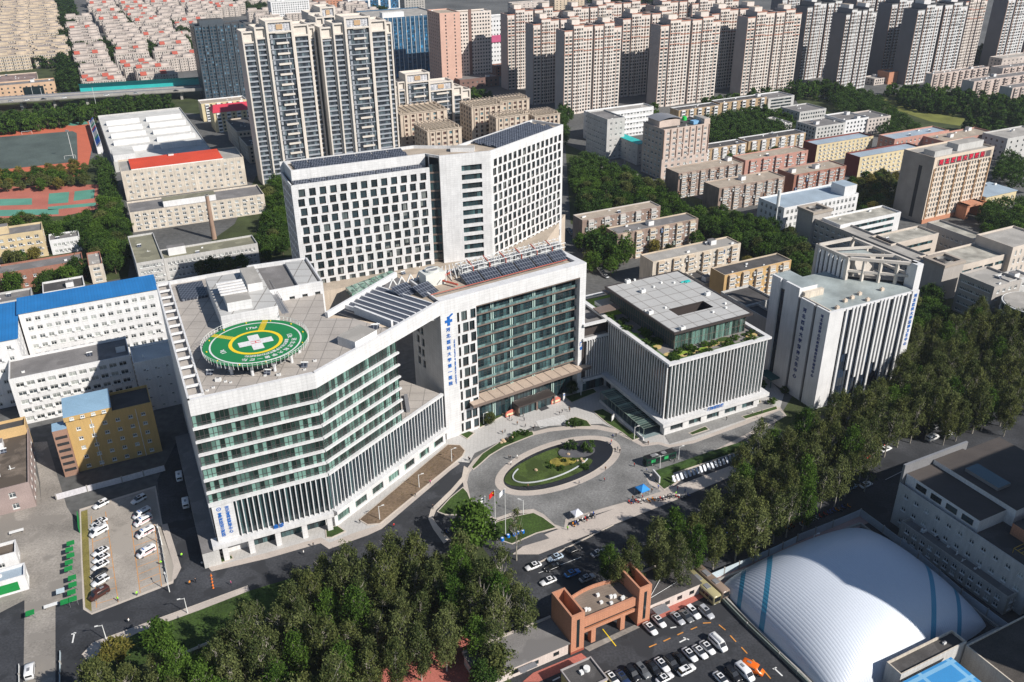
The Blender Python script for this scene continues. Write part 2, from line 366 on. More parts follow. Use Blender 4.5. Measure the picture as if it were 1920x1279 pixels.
def clutter(root, pts, z, n, rn, big=1):
    """stair heads, vents and condensers standing on the roof"""
    xs = [p[0] for p in pts]; ys = [p[1] for p in pts]; tries = 0; k = 0
    while k < n and tries < 80:
        tries += 1; x = rn.uniform(min(xs)+1.5, max(xs)-1.5); y = rn.uniform(min(ys)+1.2, max(ys)-1.2)
        if not all(inpoly((x+dx, y+dy), pts) for dx in (-1.4, 1.4) for dy in (-1.4, 1.4)): continue
        mb = MB(); t = rn.random()
        if t < .18 and big: mb.box(x-1.6, y-1.5, z, x+1.6, y+1.5, z+2.3, 0, 1); part('stair_head', mb, [white_paint, roof_grey], root)
        elif t < .6: s = rn.uniform(.3, .8); mb.box(x-s, y-s*.6, z, x+s, y+s*.6, z+s*1.2, 0); mb.box(x-s*.5, y-s*.3, z+s*1.2, x+s*.5, y+s*.3, z+s*1.2+.15, 1); part('roof_vent', mb, [white_metal, grey_metal], root)
        elif t < .8: mb.tube((x, y, z), (x, y, z+rn.uniform(.8, 1.6)), .16, n=8); mb.tube((x-.6, y, z+.25), (x+1.2, y, z+.25), .08, n=6); part('vent_pipe', mb, [white_metal], root)
        else:
            mb.quad((x-.9, y-.6, z+.2), (x+.9, y-.6, z+.2), (x+.9, y+.5, z+1.1), (x-.9, y+.5, z+1.1), 0); mb.tube((x-1, y+.55, z+1.2), (x+1, y+.55, z+1.2), .22, n=8, m=1); part('water_heater', mb, [solar, white_metal], root)
        k += 1
def building(name, label, F, Rt, Lt, h, wall, roof, fl=None, cols=None, w=1.5, wh=1.5, fh=None, z0=0., wcols=None, style='res', lod='ind', cap=100, az=26.3,
             parapet=.9, side=None, trim=None, n_roof=4, stagger=0, rec=.22, sill=.95, bays=None, ac=0, group=None, cat='building', band=None, margin=1.2, snap=True, zw0=None, cornice=0, over=0, seed=None, reg=True, rowglass=None):
    """a building from the sightings of three roof corners (front, right, back left) and its height"""
    p = P(F[0], F[1], h); a = az
    if isinstance(Rt, tuple):
        q = P(Rt[0], Rt[1], h)-p
        if not snap: a = math.degrees(math.atan2(q.y, q.x))
    u = Vector((math.cos(R(a)), math.sin(R(a)), 0)); v = Vector((-u.y, u.x, 0))
    Wd = q.dot(u) if isinstance(Rt, tuple) else Rt
    if Wd < 0: p = p+u*Wd; Wd = -Wd
    D = (P(Lt[0], Lt[1], h)-p).dot(v) if isinstance(Lt, tuple) else Lt
    rn = random.Random(seed if seed is not None else int(abs(p.x*13+p.y*7)))
    root = thing(name, label, cat, (p.x, p.y, z0), R(a), group)
    H = h-z0; pts = [(0, 0), (Wd, 0), (Wd, D), (0, D)]
    cl = Vector((-p.x, -p.y, 0)); cam_l = (cl.dot(u), cl.dot(v))
    if reg: FOOT.append([(p+u*(x)+v*(y)).to_tuple()[:2] for x, y in ((-1.5, -1.5), (Wd+1.5, -1.5), (Wd+1.5, D+1.5), (-1.5, D+1.5))])
    fl = fl or max(1, int(H/3.1)); fh = fh or (H-parapet-.3)/fl; zw = (zw0 or 0)
    mats = [wall, side or wall, trim or wall, roof]
    mb = MB(); items = []; rows_glass = []; acs = []
    for i in range(4):
        f = Fc(pts[i], pts[(i+1) % 4]); mid = f.a+f.d*f.l/2; vis = (Vector(cam_l)-mid).dot(-f.n) > 0
        m = 0 if i in (0, 2) else 1
        n = (cols if i in (0, 2) else wcols) if i in (0, 2) or wcols is not None else (max(1, int(f.l/4.5)) if side is None and cols else 0)
        if cols and not n and i in (0, 2): n = cols
        if vis and n:
            ww = min(w, (f.l-.6)/n*.8); rows = grid_rows(f.l, zw, fl, fh, n, ww, wh, sill, min(margin, f.l*.15), stagger)
            rows = [r for r in rows if r[1] < H-parapet*.3]
            wall_face(mb, f, 0, H, rows, rec, m)
            for zb, zt, hs in rows:
                if lod == 'ind':
                    for s0, s1 in hs: items.append((*f.p((s0+s1)/2, (zb+zt)/2, rec), f.ang, s1-s0, zt-zb))
                    if ac and i == 0:
                        for s0, s1 in hs:
                            if rn.random() < ac: acs.append((*f.p(s1+.55, zb+.3, 0), f.ang))
                else: rows_glass.append((f, hs[0][0], hs[-1][1], zb, zt))
        else: wall_face(mb, f, 0, H, [], rec, m)
    # parapet inner faces, coping and deck
    ins = offset_poly(pts, .3); zt = H-parapet
    for i in range(4):
        a0, b0, a1, b1 = pts[i], pts[(i+1) % 4], ins[i], ins[(i+1) % 4]
        mb.quad((*a0, H), (*b0, H), (*b1, H), (*a1, H), 2); mb.quad((*b1, zt), (*a1, zt), (*a1, H), (*b1, H), 2)
    if cornice: 
        mb.box(-cornice, -cornice, H-.35, Wd+cornice, -.003, H-.02, 2); mb.box(-cornice, 0, H-.35, -.003, D, H-.02, 2)
    if bays and lod == 'ind':
        nb, bw, bd = bays; pitch = Wd/nb; enc = [mat('enclosure_white', (.58, .58, .56), .6, .1, .6), mat('enclosure_blue', (.13, .20, .34), .6, .1, .6), mat('enclosure_sage', (.30, .36, .32), .6, .1, .6), mat('enclosure_rust', (.30, .17, .11), .7, .2, .6)]; ke = 0
        for k in range(nb):
            for j in range(fl):
                if rn.random() < .42 and ke < 34:
                    ke += 1; x0 = pitch*(k+.5)+rn.choice((-1, 1))*(bw*.5+.55)-.75; z = zw+j*fh+.35; e = MB(); e.box(x0, -.75, z, x0+1.5, -.01, z+fh*.72, 0); e.box(x0+.1, -.77, z+.75, x0+1.4, -.751, z+fh*.66, 1); e.box(x0+.7, -.80, z+.75, x0+.78, -.771, z+fh*.66, 0); part('balcony_enclosure', e, [rn.choice(enc[:1]*3+enc), g_res], root)
    if band:
        for k in range(fl):
            z = zw+k*fh+band[0]; mb.box(0.02, -band[2], z, Wd-.02, -.002, z+band[1], 2)
    if bays:
        nb, bw, bd = bays; pitch = Wd/nb
        for k in range(nb):
            c = pitch*(k+.5); bp = [(c-bw/2, -bd), (c+bw/2, -bd), (c+bw/2, -.01), (c-bw/2, -.01)]
            f = Fc(bp[0], bp[1]); rows = grid_rows(bw, zw, fl, fh, 1, bw*.86, fh*.5, fh*.36, .1)
            wall_face(mb, f, 0, H-.4, rows, .1, 2)
            for j in (1, 3): wall_face(mb, Fc(bp[j], bp[(j+1) % 4]), 0, H-.4, [], .1, 2)
            mb.poly([(x, y, H-.4) for x, y in bp], 2)
            for zb, ztt, hs in rows:
                if lod == 'ind': items.append((*f.p(bw/2, (zb+ztt)/2, .1), f.ang, bw*.86, ztt-zb))
                else: rows_glass.append((f, hs[0][0], hs[0][1], zb, ztt))
    part('wall', mb, mats[:3], root)
    rb = MB(); rb.poly([(*q, zt) for q in ins], 0)
    if over: rb = MB(); rb.box(-over, -over, H, Wd+over, D+over, H+.25, 0)
    part('roof', rb, [roof], root)
    if items: put_windows(root, cam_l, items, style, cap)
    if rows_glass:
        if len(rows_glass) > 90: rows_glass = rows_glass[:]
        gm = rowglass or g_row
        byz = {}
        for r in rows_glass: byz.setdefault(round(r[3], 2), []).append(r)
        for z, rs in byz.items():
            g = MB()
            for f, s0, s1, zb, ztt in rs: g.quad(f.p(s0-.1, zb-.1, rec-.01 if rec > .15 else .09), f.p(s1+.1, zb-.1, rec-.01 if rec > .15 else .09), f.p(s1+.1, ztt+.1, rec-.01 if rec > .15 else .09), f.p(s0-.1, ztt+.1, rec-.01 if rec > .15 else .09))
            part('window_row', g, [gm], root)
    for x, y, z, an in acs[:45]: lk('air_conditioner', ac_mesh(), root, (x, y, z), an)
    if n_roof: clutter(root, ins if not over else pts, zt if not over else H+.25, n_roof, rn)
    root['_w'] = Wd; root['_d'] = D; root['_h'] = H
    return root
def block(root, x0, y0, z0, x1, y1, z1, m, mt=None, name='stair_head'):
    mb = MB(); mb.box(x0, y0, z0, x1, y1, z1, 0, 1); return part(name, mb, [m, mt or m], root)
def curtain(root, p0, p1, z0, z1, pitch, gm, fm, name='glass_band', transom=None, bw=.07, dep=.08):
    """a run of glazing between two plan points, in the frame of the root"""
    a = Vector(p0[:2]); b = Vector(p1[:2]); l = (b-a).length; an = math.atan2((b-a).y, (b-a).x); mb = MB()
    mb.quad((0, 0, 0), (l, 0, 0), (l, 0, z1-z0), (0, 0, z1-z0), 1)
    n = max(1, round(l/pitch))
    for k in range(n+1): x = min(l-bw/2, max(bw/2, l*k/n)); mb.box(x-bw/2, -dep, 0, x+bw/2, -.004, z1-z0, 0)
    for t in (transom or []): mb.box(0, -dep*.8, t, l, -.006, t+bw, 0)
    return part(name, mb, [fm, gm], root, loc=(a.x, a.y, z0), rz=an)
def fins(root, p0, p1, z0, z1, n, w, d, m, name='sunshade_fins', e=0.):
    a = Vector(p0[:2]); b = Vector(p1[:2]); l = (b-a).length; an = math.atan2((b-a).y, (b-a).x); mb = MB()
    for k in range(n): x = l*(k+.5)/n; mb.box(x-w/2, -d, 0, x+w/2, -.01-e, z1-z0, 0)
    return part(name, mb, [m], root, loc=(a.x, a.y, z0), rz=an)
def slab(root, pts, z0, z1, m, name='floor_slab', mt=None):
    mb = MB(); mb.prism(pts, z0, z1, 0, 1, True); return part(name, mb, [m, mt or m], root)
def text_mesh(s, size, m, vertical=False, gap=1.12, ext=.06, name='lettering', bold=.025):
    cu = bpy.data.curves.new('t', 'FONT'); cu.body = '\n'.join(s) if vertical else s; cu.size = size; cu.extrude = ext; cu.align_x = 'CENTER'; cu.align_y = 'CENTER' if not vertical else 'TOP'; cu.space_line = gap*.9; cu.resolution_u = 2; cu.offset = size*bold
    o = bpy.data.objects.new('t', cu); COL.objects.link(o); bpy.context.view_layer.update()
    me = bpy.data.meshes.new_from_object(o.evaluated_get(bpy.context.evaluated_depsgraph_get())); bpy.data.objects.remove(o)
    me.materials.clear(); me.materials.append(m); me.name = name; return me
def wall_text(root, s, size, m, x, y, z, ang, **k):
    o = lk(k.pop('name', 'lettering'), text_mesh(s, size, m, **k), root, (x, y, z)); o.rotation_euler = (math.pi/2, 0, ang); return o
# ================================================================ GROUND
def flat(name, pts, z, m): return sheet(name, pts, z, m)
gm = MB(); gm.poly([(-2500, -300, 0), (3000, -300, 0), (3000, 6500, 0), (-2500, 6500, 0)])
ground_m = mat('city_ground', (.115, .115, .112), .95, .35, .05, 0, .2)
o = part('ground', gm, [ground_m], None); o['kind'] = 'structure'
Z = [0.02*i for i in range(1, 14)]
flat('road', [(-400, 1700), (-60, 1150), (104, 1112), (150, 1080), (170, 1100), (310, 1040), (295, 900), (330, 830), (420, 1000), (640, 960), (880, 860), (1020, 1000), (1300, 880), (1500, 800), (1920, 590), (2300, 500), (2500, 1300), (1500, 1900)], Z[0], asphalt)
flat('ground', [(-60, 1180), (47, 1125), (46, 1000), (82, 985), (73, 905), (40, 800), (-60, 780)], Z[1], lane_conc)
flat('road', [(62, 830), (88, 828), (104, 880), (125, 950), (150, 990), (157, 1122), (104, 1140), (104, 1279), (100, 1400), (25, 1400), (44, 1279), (46, 1150), (45, 1000), (80, 985), (75, 905)], Z[1]+.01, lane_conc)
lot = [(152, 958), (290, 915), (302, 985), (326, 1062), (322, 1090), (172, 1150), (160, 1140), (155, 1050)]
flat('kerb', [(149, 955), (292, 911), (305, 985), (329, 1062), (325, 1094), (172, 1153), (156, 1143), (152, 1050)], Z[2], kerb_m)
flat('parking_lot', lot, Z[3], lot_conc)
flat('lawn', [(152, 960), (164, 956), (172, 1147), (160, 1139), (155, 1050)], Z[4], mat('dry_grass', (.20, .17, .05), .95, .3, .5, 0, .3))
for a, b in (((198, 960), (222, 1130)), ((246, 985), (263, 1112)), ((171, 968), (181, 1140)), ((290, 985), (303, 1100))):
    mb = MB(); mb.bar(P(*a)+Vector((0, 0, Z[4])), P(*b)+Vector((0, 0, Z[4])), .15, .01); tag(part('road_marking', mb, [paint_o], None), kind='structure')
for k in range(9):
    t = k/8
    for (x0, y0), (x1, y1) in (((172+9*t, 978+155*t), (200+21*t, 968+153*t)), ((248+15*t, 998+106*t), (290+12*t, 984+104*t))):
        mb = MB(); mb.bar(P(x0, y0)+Vector((0, 0, Z[4])), P(x1, y1)+Vector((0, 0, Z[4])), .13, .01); tag(part('road_marking', mb, [paint_o], None), kind='structure')
flat('pavement', [(300, 985), (314, 982), (340, 1065), (330, 1085), (322, 1090), (326, 1062)], Z[3], pave_m)
flat('pavement', [(155, 1228), (175, 1207), (260, 1175), (370, 1135), (465, 1100), (468, 1108), (373, 1145), (262, 1185), (200, 1216), (178, 1232), (168, 1245)], Z[3], pave_m)
flat('kerb', [(153, 1228), (174, 1205), (260, 1173), (370, 1133), (465, 1098), (465, 1100), (370, 1135), (260, 1175), (175, 1207), (156, 1229)], Z[4], kerb_m)
flat('lawn', [(200, 1216), (262, 1185), (373, 1145), (468, 1108), (620, 1062), (640, 1090), (520, 1150), (400, 1200), (340, 1225), (180, 1270), (168, 1245), (178, 1232)], Z[2], lawn)
flat('ground', [(340, 1225), (520, 1150), (640, 1090), (900, 1020), (960, 1100), (900, 1200), (960, 1279), (900, 1400), (150, 1400), (180, 1270)], Z[1], lawn2)
flat('pavement', [(470, 1400), (620, 1300), (700, 1260), (860, 1195), (900, 1180), (950, 1240), (880, 1400)], Z[4], redpave)
# hospital frontage
flat('pavement', [(383, 1054), (396, 1069), (500, 1045), (601, 1016), (617, 1027), (660, 1008), (700, 998), (716, 990), (845, 880), (860, 866), (880, 868), (890, 850), (1000, 800), (1130, 795), (1250, 845), (1460, 775), (1470, 740), (1430, 700), (1250, 740), (1140, 690), (1090, 690), (860, 780), (600, 970)], Z[2], plaza)
flat('pavement', [(384, 1056), (397, 1072), (500, 1048), (601, 1019), (617, 1030), (690, 1004), (716, 992), (845, 882), (862, 870), (858, 866), (842, 876), (712, 984), (660, 1001), (618, 1018), (602, 1008), (500, 1037), (402, 1062), (392, 1052)], Z[3], pave_m)
flat('road', [(735, 1010), (770, 968), (845, 885), (868, 872), (874, 880), (866, 896), (846, 920), (812, 955), (806, 975), (822, 1000), (830, 1020), (770, 1050), (690, 1060)], Z[4]+.006, asphalt)
flat('pavement', [(870, 874), (880, 880), (872, 900), (850, 925), (818, 957), (812, 972), (820, 985), (838, 1005), (843, 1012), (832, 1020), (812, 992), (803, 973), (808, 955), (846, 918), (866, 895)], Z[5]+.006, kerb_m)
fore = [(876, 905), (880, 888), (893, 870), (915, 852), (945, 836), (980, 822), (1030, 810), (1080, 805), (1120, 806), (1155, 813), (1180, 825), (1205, 838), (1235, 834), (1255, 840), (1300, 832), (1400, 796), (1462, 770), (1470, 778), (1330, 850), (1225, 885), (1212, 898), (1218, 908), (1240, 922), (1210, 932), (1150, 948), (1060, 974), (1058, 990), (1040, 984), (1020, 965), (1000, 955), (970, 958), (930, 972), (900, 962), (882, 935)]
flat('pavement', [(868, 905), (872, 884), (888, 862), (912, 845), (942, 829), (978, 815), (1030, 803), (1080, 797), (1122, 798), (1160, 806), (1186, 818), (1206, 832), (1235, 829), (1256, 835), (1300, 826), (1400, 788), (1462, 763), (1475, 780), (1330, 860), (1240, 930), (1150, 955), (1066, 980), (1060, 996), (1036, 990), (1016, 972), (1000, 962), (970, 964), (930, 978), (896, 972), (874, 940)], Z[5], pave_m)
flat('forecourt', fore, Z[6], cobble)
def ell(c, a, b, az, n=72): return [(c.x+a*math.cos(t)*math.cos(az)-b*math.sin(t)*math.sin(az), c.y+a*math.cos(t)*math.sin(az)+b*math.sin(t)*math.cos(az)) for t in (2*math.pi*i/n for i in range(n))]
# the oval garden: its four extreme sightings
pts4 = [P(943.7, 896.8), P(1146, 845), P(1110, 830), P(985, 915.5)]
EC = Vector((14.9, 231.6, 0))
def wsheet(name, pts, z, m, kind='structure'): return sheet(name, pts, z, m, px=False, kind=kind)
EA, EB, EZ = 20.6, 9.6, R(33)
wsheet('pavement', ell(EC, EA+2.8, EB+2.5, EZ), Z[7], pave_m)
wsheet('kerb', ell(EC, EA+.45, EB+.45, EZ), Z[8], kerb_m)
wsheet('basin', ell(EC, EA, EB, EZ), Z[9], water_m, 'structure')
# lawns and beds by the drive
beds = [('lawn', [(675, 975), (840, 835), (862, 836), (871, 846), (866, 856), (712, 982), (690, 984)], soil), ('lawn', [(612, 994), (632, 987), (646, 997), (622, 1008), (613, 1008)], lawn),
 ('lawn', [(386, 1052), (434, 1043), (436, 1048), (405, 1059), (394, 1061)], lawn), ('lawn', [(862, 814), (872, 807), (888, 813), (876, 823)], lawn),
 ('lawn', [(883, 795), (925, 765), (950, 760), (962, 770), (898, 803)], lawn), ('lawn', [(885, 877), (905, 852), (935, 832), (975, 812), (998, 810), (1000, 816), (985, 822), (945, 838), (918, 854), (898, 872), (888, 880)], lawn),
 ('lawn', [(1065, 790), (1078, 783), (1100, 790), (1108, 800), (1072, 801)], lawn), ('lawn', [(1113, 772), (1130, 768), (1150, 780), (1160, 792), (1198, 822), (1186, 826), (1168, 812), (1140, 795), (1122, 780)], lawn),
 ('lawn', [(822, 960), (845, 935), (868, 916), (876, 925), (884, 945), (892, 960), (880, 966), (835, 965)], lawn), ('lawn', [(928, 982), (965, 970), (1000, 963), (1018, 972), (1042, 990), (1005, 1000), (960, 1020), (930, 1010)], lawn),
 ('lawn', [(1230, 888), (1330, 850), (1400, 830), (1400, 842), (1262, 888), (1268, 905), (1245, 918), (1228, 902)], lawn),
 ('lawn', [(1272, 794), (1316, 781), (1318, 785), (1276, 798)], lawn), ('lawn', [(1358, 768), (1424, 751), (1426, 755), (1362, 772)], lawn), ('lawn', [(1392, 782), (1455, 763), (1457, 768), (1398, 786)], lawn), ('lawn', [(1293, 813), (1322, 801), (1328, 806), (1298, 816)], lawn),
 ('lawn', [(1060, 745), (1092, 735), (1112, 730), (1118, 736), (1072, 755)], lawn)]
for nme, ps, mm in beds:
    c = (sum(p[0] for p in ps)/len(ps), sum(p[1] for p in ps)/len(ps))
    wp = [P(*p) for p in ps]; mb = MB(); q = offset_poly([(p.x, p.y) for p in wp][::(1 if sum((wp[i].x*wp[(i+1) % len(wp)].y-wp[(i+1) % len(wp)].x*wp[i].y) for i in range(len(wp))) > 0 else -1)], -.35)
    mb.prism(q, 0, Z[9]+.03, 0); tag(part('kerb', mb, [kerb_m], None), kind='structure')
    s = sheet(nme, ps, Z[9]+.06, mm)
# forecourt by the right block
flat('pavement', [(1250, 800), (1430, 752), (1458, 765), (1400, 786), (1300, 820), (1256, 833), (1245, 815)], Z[7], mat('granite_grey', (.27, .265, .255), .85, .15, .15, 0, .1, pat='floor', pcol=(.2, .2, .19), psz=(1.2, .6), pm=.03))
# ramp in the shade, left lawn of the forecourt etc.
flat('road', [(930, 1000), (1000, 985), (1030, 1010), (930, 1040)], Z[4]+.012, mat('dark_paving', (.10, .10, .105), .9, .2, .3))
# avenue pavement under the trees, pink pavers
flat('pavement', [(1000, 1010), (1240, 922), (1420, 855), (1440, 865), (1250, 945), (1010, 1040), (960, 1040)], Z[3]+.008, pave_m)
flat('pavement', [(1345, 1080), (1500, 1015), (1620, 960), (1640, 975), (1530, 1030), (1345, 1105)], Z[4], mat('pink_paving', (.40, .27, .24), .9, .15, .3))
flat('lawn', [(1230, 1040), (1420, 970), (1430, 985), (1260, 1050)], Z[4], lawn)
flat('pavement', [(980, 1279), (1000, 1262), (1090, 1225), (1105, 1238), (1010, 1279)], Z[4], redpave)
flat('pavement', [(1215, 1145), (1300, 1105), (1320, 1120), (1240, 1160), (1222, 1158)], Z[4], redpave)
flat('pavement', [(1095, 1215), (1190, 1172), (1200, 1177), (1105, 1222)], Z[4], lane_conc)
# school grounds on the left
flat('sports_ground', [(-60, 252), (60, 243), (166, 228), (176, 262), (165, 312), (150, 330), (-60, 345)], Z[1], track_red)
flat('sports_ground', [(-60, 256), (-60, 252), (0, 243), (70, 236), (162, 228), (166, 233), (138, 236), (100, 234), (40, 240), (0, 246)], Z[2], court_green)
flat('sports_ground', [(-60, 262), (136, 246), (144, 250), (146, 300), (130, 305), (-60, 325)], Z[3], pitch)
flat('sports_ground', [(-60, 352), (185, 346), (184, 392), (120, 405), (-60, 412)], Z[1], court_red)
for q in ([(92, 363), (130, 360), (128, 380), (90, 383)], [(140, 359), (178, 355), (176, 372), (138, 377)], [(-60, 375), (60, 372), (60, 384), (-60, 388)], [(90, 388), (180, 380), (180, 386), (90, 394)], [(-60, 395), (110, 392), (110, 402), (-60, 408)]): flat('sports_ground', q, Z[2], court_green)
flat('playing_field', [(1650, 185), (1730, 195), (1812, 222), (1800, 236), (1745, 228), (1660, 200)], Z[1], mat('field_grass', (.16, .17, .04), .95, .3, .2, 0, .2))
for q in ([(115, 50), (140, 0), (128, -60), (108, -60), (104, 175), (150, 170)], [(-100, 200), (370, 160), (390, 215), (190, 200), (180, 235), (-60, 255)], [(-100, 100), (105, 112), (110, 175), (-100, 175)], [(1060, 270), (1250, 350), (1440, 420), (1520, 430), (1510, 560), (1420, 500), (1070, 420)], [(1310, 200), (1480, 190), (1500, 270), (1320, 270)], [(1480, 170), (1920, 190), (1920, 260), (1600, 250), (1500, 200)], [(1600, 560), (1920, 560), (1980, 760), (1560, 900), (1450, 800)], [(0, 290), (200, 300), (250, 440), (240, 520), (0, 560)], [(480, 330), (560, 330), (560, 480), (300, 520), (440, 420)]): flat('ground', q, Z[0]-.005, lawn2)

# ================================================================ HOSPITAL COMPLEX
blue_txt = blue_sign
# ---------- A: the left building with the helipad
ZA = 51.5
a0 = P(351.8, 751.6, ZA); a1 = P(589.6, 699.6, ZA); a2 = P(824.2, 566, ZA)
ubase = (a2-a1).normalized(); ua = (a1-a0).normalized(); va = Vector((-ua.y, ua.x, 0))
A = thing('hospital_building', 'white V-shaped hospital block with green-tinted ribbon glazing and a round green helipad on its roof', 'building', (a0.x, a0.y, 0), 0)
def la(p, z=None): return (p.x-a0.x, p.y-a0.y)
def pa(x, y, z): return la(P(x, y, z))
abl = pa(292, 531, ZA); abr2 = pa(575, 482, ZA); abr1 = pa(605, 527, ZA); an2 = pa(612, 588, ZA); an1 = pa(742, 512, ZA)
e1w = P(768, 648, 46.8); t1 = (e1w-a1).dot(ubase); e1 = la(a1+ubase*t1)
nb = Vector((-ubase.y, ubase.x, 0))
A0, A1, A2 = (0, 0), la(a1), la(a2)
e1b = (e1[0]+nb.x*16, e1[1]+nb.y*16)
ZP = 19.4
up = [A0, A1, e1, e1b, an2, abr1, abr2, abl]
low = [A0, A1, A2, (A2[0]+nb.x*18, A2[1]+nb.y*18), an2, abr1, abr2, abl]
mb = MB()
# core walls above the podium: set back 0.35 on the glazed fronts
cu_ = offset_poly(up, .45)
mb.prism(cu_, ZP, 50.2, 0, 1)
part('wall', mb, [white_tile, roof_deck], A)
mb = MB(); cl_ = offset_poly(low, .45); mb.prism(cl_, 5.2, ZP-1.2, 0, 1); part('podium_wall', mb, [white_tile, roof_deck], A)
mb = MB(); cg = offset_poly(low, 2.0); mb.prism(cg, 0, 5.2, 0, 1); part('ground_floor_wall', mb, [white_tile, roof_deck], A)
# side and back walls outer skins
mb = MB()
for p, q in ((abr1, abr2), (abr2, abl), (abl, A0)):
    f = Fc(p, q); mb.quad(f.p(0, 0), f.p(f.l, 0), f.p(f.l, ZA), f.p(0, ZA), 0); mb.quad(f.p(f.l, 50.2, .5), f.p(0, 50.2, .5), f.p(0, ZA, .5), f.p(f.l, ZA, .5), 0); mb.quad(f.p(0, ZA), f.p(f.l, ZA), f.p(f.l, ZA, .5), f.p(0, ZA, .5), 0)
part('side_wall', mb, [white_tile], A)
# fascia along the glazed fronts, spanning on to the tower
for p, q in ((A0, A1), (A1, A2)):
    f = Fc(p, q); mb = MB(); n0 = f.p(0, 0, 1.0); 
    pts = [f.p(0, 0)[:2], f.p(f.l, 0)[:2], f.p(f.l, 0, 1.0)[:2], f.p(0, 0, 1.0)[:2]]; mb.prism(pts, 46.8, ZA, 0, 0, True); part('fascia', mb, [white_tile], A)
FHA = (46.8-ZP+1.0)/7
for k in range(7):
    zt = 46.8-k*FHA; zb = zt-FHA
    for i, (p, q) in enumerate(((A0, A1), (A1, e1))):
        f = Fc(p, q); f2 = (f.p(0, 0, .4), f.p(f.l, 0, .4))
        curtain(A, f2[0], f2[1], zb+.5, zt, 1.15, g_green, frame_d, transom=[1.0], bw=.15)
        pts = [f.p(-.2 if i == 0 else 0, 0, -.5)[:2], f.p(f.l+(.25 if i else 0), 0, -.5)[:2], f.p(f.l+(.25 if i else 0), 0, .42)[:2], f.p(-.2 if i == 0 else 0, 0, .42)[:2]]
        slab(A, pts, zb, zb+.55, white_tile)
    f = Fc(e1, e1b); curtain(A, f.p(0, 0, .35), f.p(f.l, 0, .35), zb+.55, zt, 1.3, g_green, frame_d)
# panel with the hospital name, and the fins
f = Fc(A0, A1); PW = 6.0
mb = MB(); pts = [f.p(.3, 0, -.3)[:2], f.p(PW, 0, -.3)[:2], f.p(PW, 0, .45)[:2], f.p(.3, 0, .45)[:2]]; mb.prism(pts, 6.3, ZP-.9, 0, 0, True); part('sign_panel', mb, [white_tile], A)
curtain(A, f.p(PW, 0, .3), f.p(f.l, 0, .3), 6.3, ZP-1, 1.45, g_teal, frame_d, transom=[3.9, 8.1])
fins(A, f.p(PW, 0, .2), f.p(f.l, 0, .2), 6.3, ZP-1, round((f.l-PW)/1.42), .26, .75, white_paint)
f2 = Fc(A1, A2); L2 = f2.l-1.2
curtain(A, f2.p(0, 0, .3), f2.p(L2, 0, .3), 6.3, ZP-1, 1.4, g_teal, frame_d, transom=[3.9, 8.1])
fins(A, f2.p(0, 0, .2), f2.p(L2, 0, .2), 6.3, ZP-1, round(L2/1.42), .26, .75, white_paint)
for g, l0, l1 in ((f, -.3, f.l), (f2, 0, L2)):
    slab(A, [g.p(l0, 0, -.6)[:2], g.p(l1, 0, -.6)[:2], g.p(l1, 0, .45)[:2], g.p(l0, 0, .45)[:2]], ZP-1.0, ZP-.2, white_tile, 'podium_coping')
    slab(A, [g.p(l0-(1.2 if g is f else 0), 0, -1.9)[:2], g.p(l1, 0, -1.9)[:2], g.p(l1, 0, 2.0)[:2], g.p(l0-(1.2 if g is f else 0), 0, 2.0)[:2]], 5.0, 6.25, white_tile, 'canopy_ledge')
# terrace in front of the tower's side wall
slab(A, [f2.p(t1-1, 0, .46)[:2], f2.p(L2, 0, .46)[:2], f2.p(L2, 0, 17)[:2], f2.p(t1-1, 0, 17)[:2]], ZP-1.0, ZP-.6, white_tile, 'terrace', roof_deck)
mb = MB(); x0, y0, _ = f2.p(t1+6, 0, 4); mb.bar(f2.p(t1+5, ZP-.1, 2), f2.p(t1+12, ZP-.1, 9), 1.2, .9); part('duct', mb, [grey_metal], A)
for s in (1.6, 8.6, 16, 23.5, f.l-1.4):
    q = f.p(s, 0, -.9); mb = MB(); mb.box(-.75, -.5, 0, .75, .5, 5.0); part('column', mb, [white_tile], A, loc=q, rz=f.ang)
mb = MB(); mb.prism([f2.p(0, 0, -.5)[:2], f2.p(L2, 0, -.5)[:2], f2.p(L2, 0, 1.95)[:2], f2.p(0, 0, 1.95)[:2]], 0, 1.0, 0); 
gw = L2/7
for k in range(8):
    s0 = max(0, k*gw-1.3); s1 = min(L2, k*gw+1.3); mb.prism([f2.p(s0, 0, -.5)[:2], f2.p(s1, 0, -.5)[:2], f2.p(s1, 0, 1.95)[:2], f2.p(s0, 0, 1.95)[:2]], 1.0, 4.99, 0)
part('plinth', mb, [white_tile], A)
for k in range(7): curtain(A, f2.p(k*gw+1.3, 0, 0), f2.p((k+1)*gw-1.3, 0, 0), 1.0, 4.99, 1.3, g_green, frame_d, 'window')
curtain(A, f.p(8, 0, 1.9), f.p(f.l-2, 0, 1.9), 0, 5, 1.5, g_teal, frame_d, 'entrance_glazing')
# roof furniture: west pergola, stair tower with louvres, north block with windows, dark solar fields
vA = Vector((abl[0], abl[1], 0)); lA = vA.length; vd = vA.normalized(); ud = Vector((vd.y, -vd.x, 0))
def ra(s, t, z=0): q = vd*s+ud*t; return (q.x, q.y, z)
mb = MB(); mb.bar(ra(2, 4.0, 51.3), ra(lA-1, 4.0, 51.3), .5, .6)
for k in range(15): s = 2.2+k*(lA-4)/14; mb.bar(ra(s, .5, 51.25), ra(s, 4, 51.25), .35, .7); mb.bar(ra(s, 4.0, 50.2), ra(s, 4.0, 51.2), .5, .45)
part('roof_pergola', mb, [white_paint], A)
def rblock(s0, t0, s1, t1, z0, z1, m, mt, nm):
    mb = MB(); mb.prism([ra(s0, t0)[:2], ra(s0, t1)[:2], ra(s1, t1)[:2], ra(s1, t0)[:2]], z0, z1, 0, 1); return part(nm, mb, [m, mt], A)
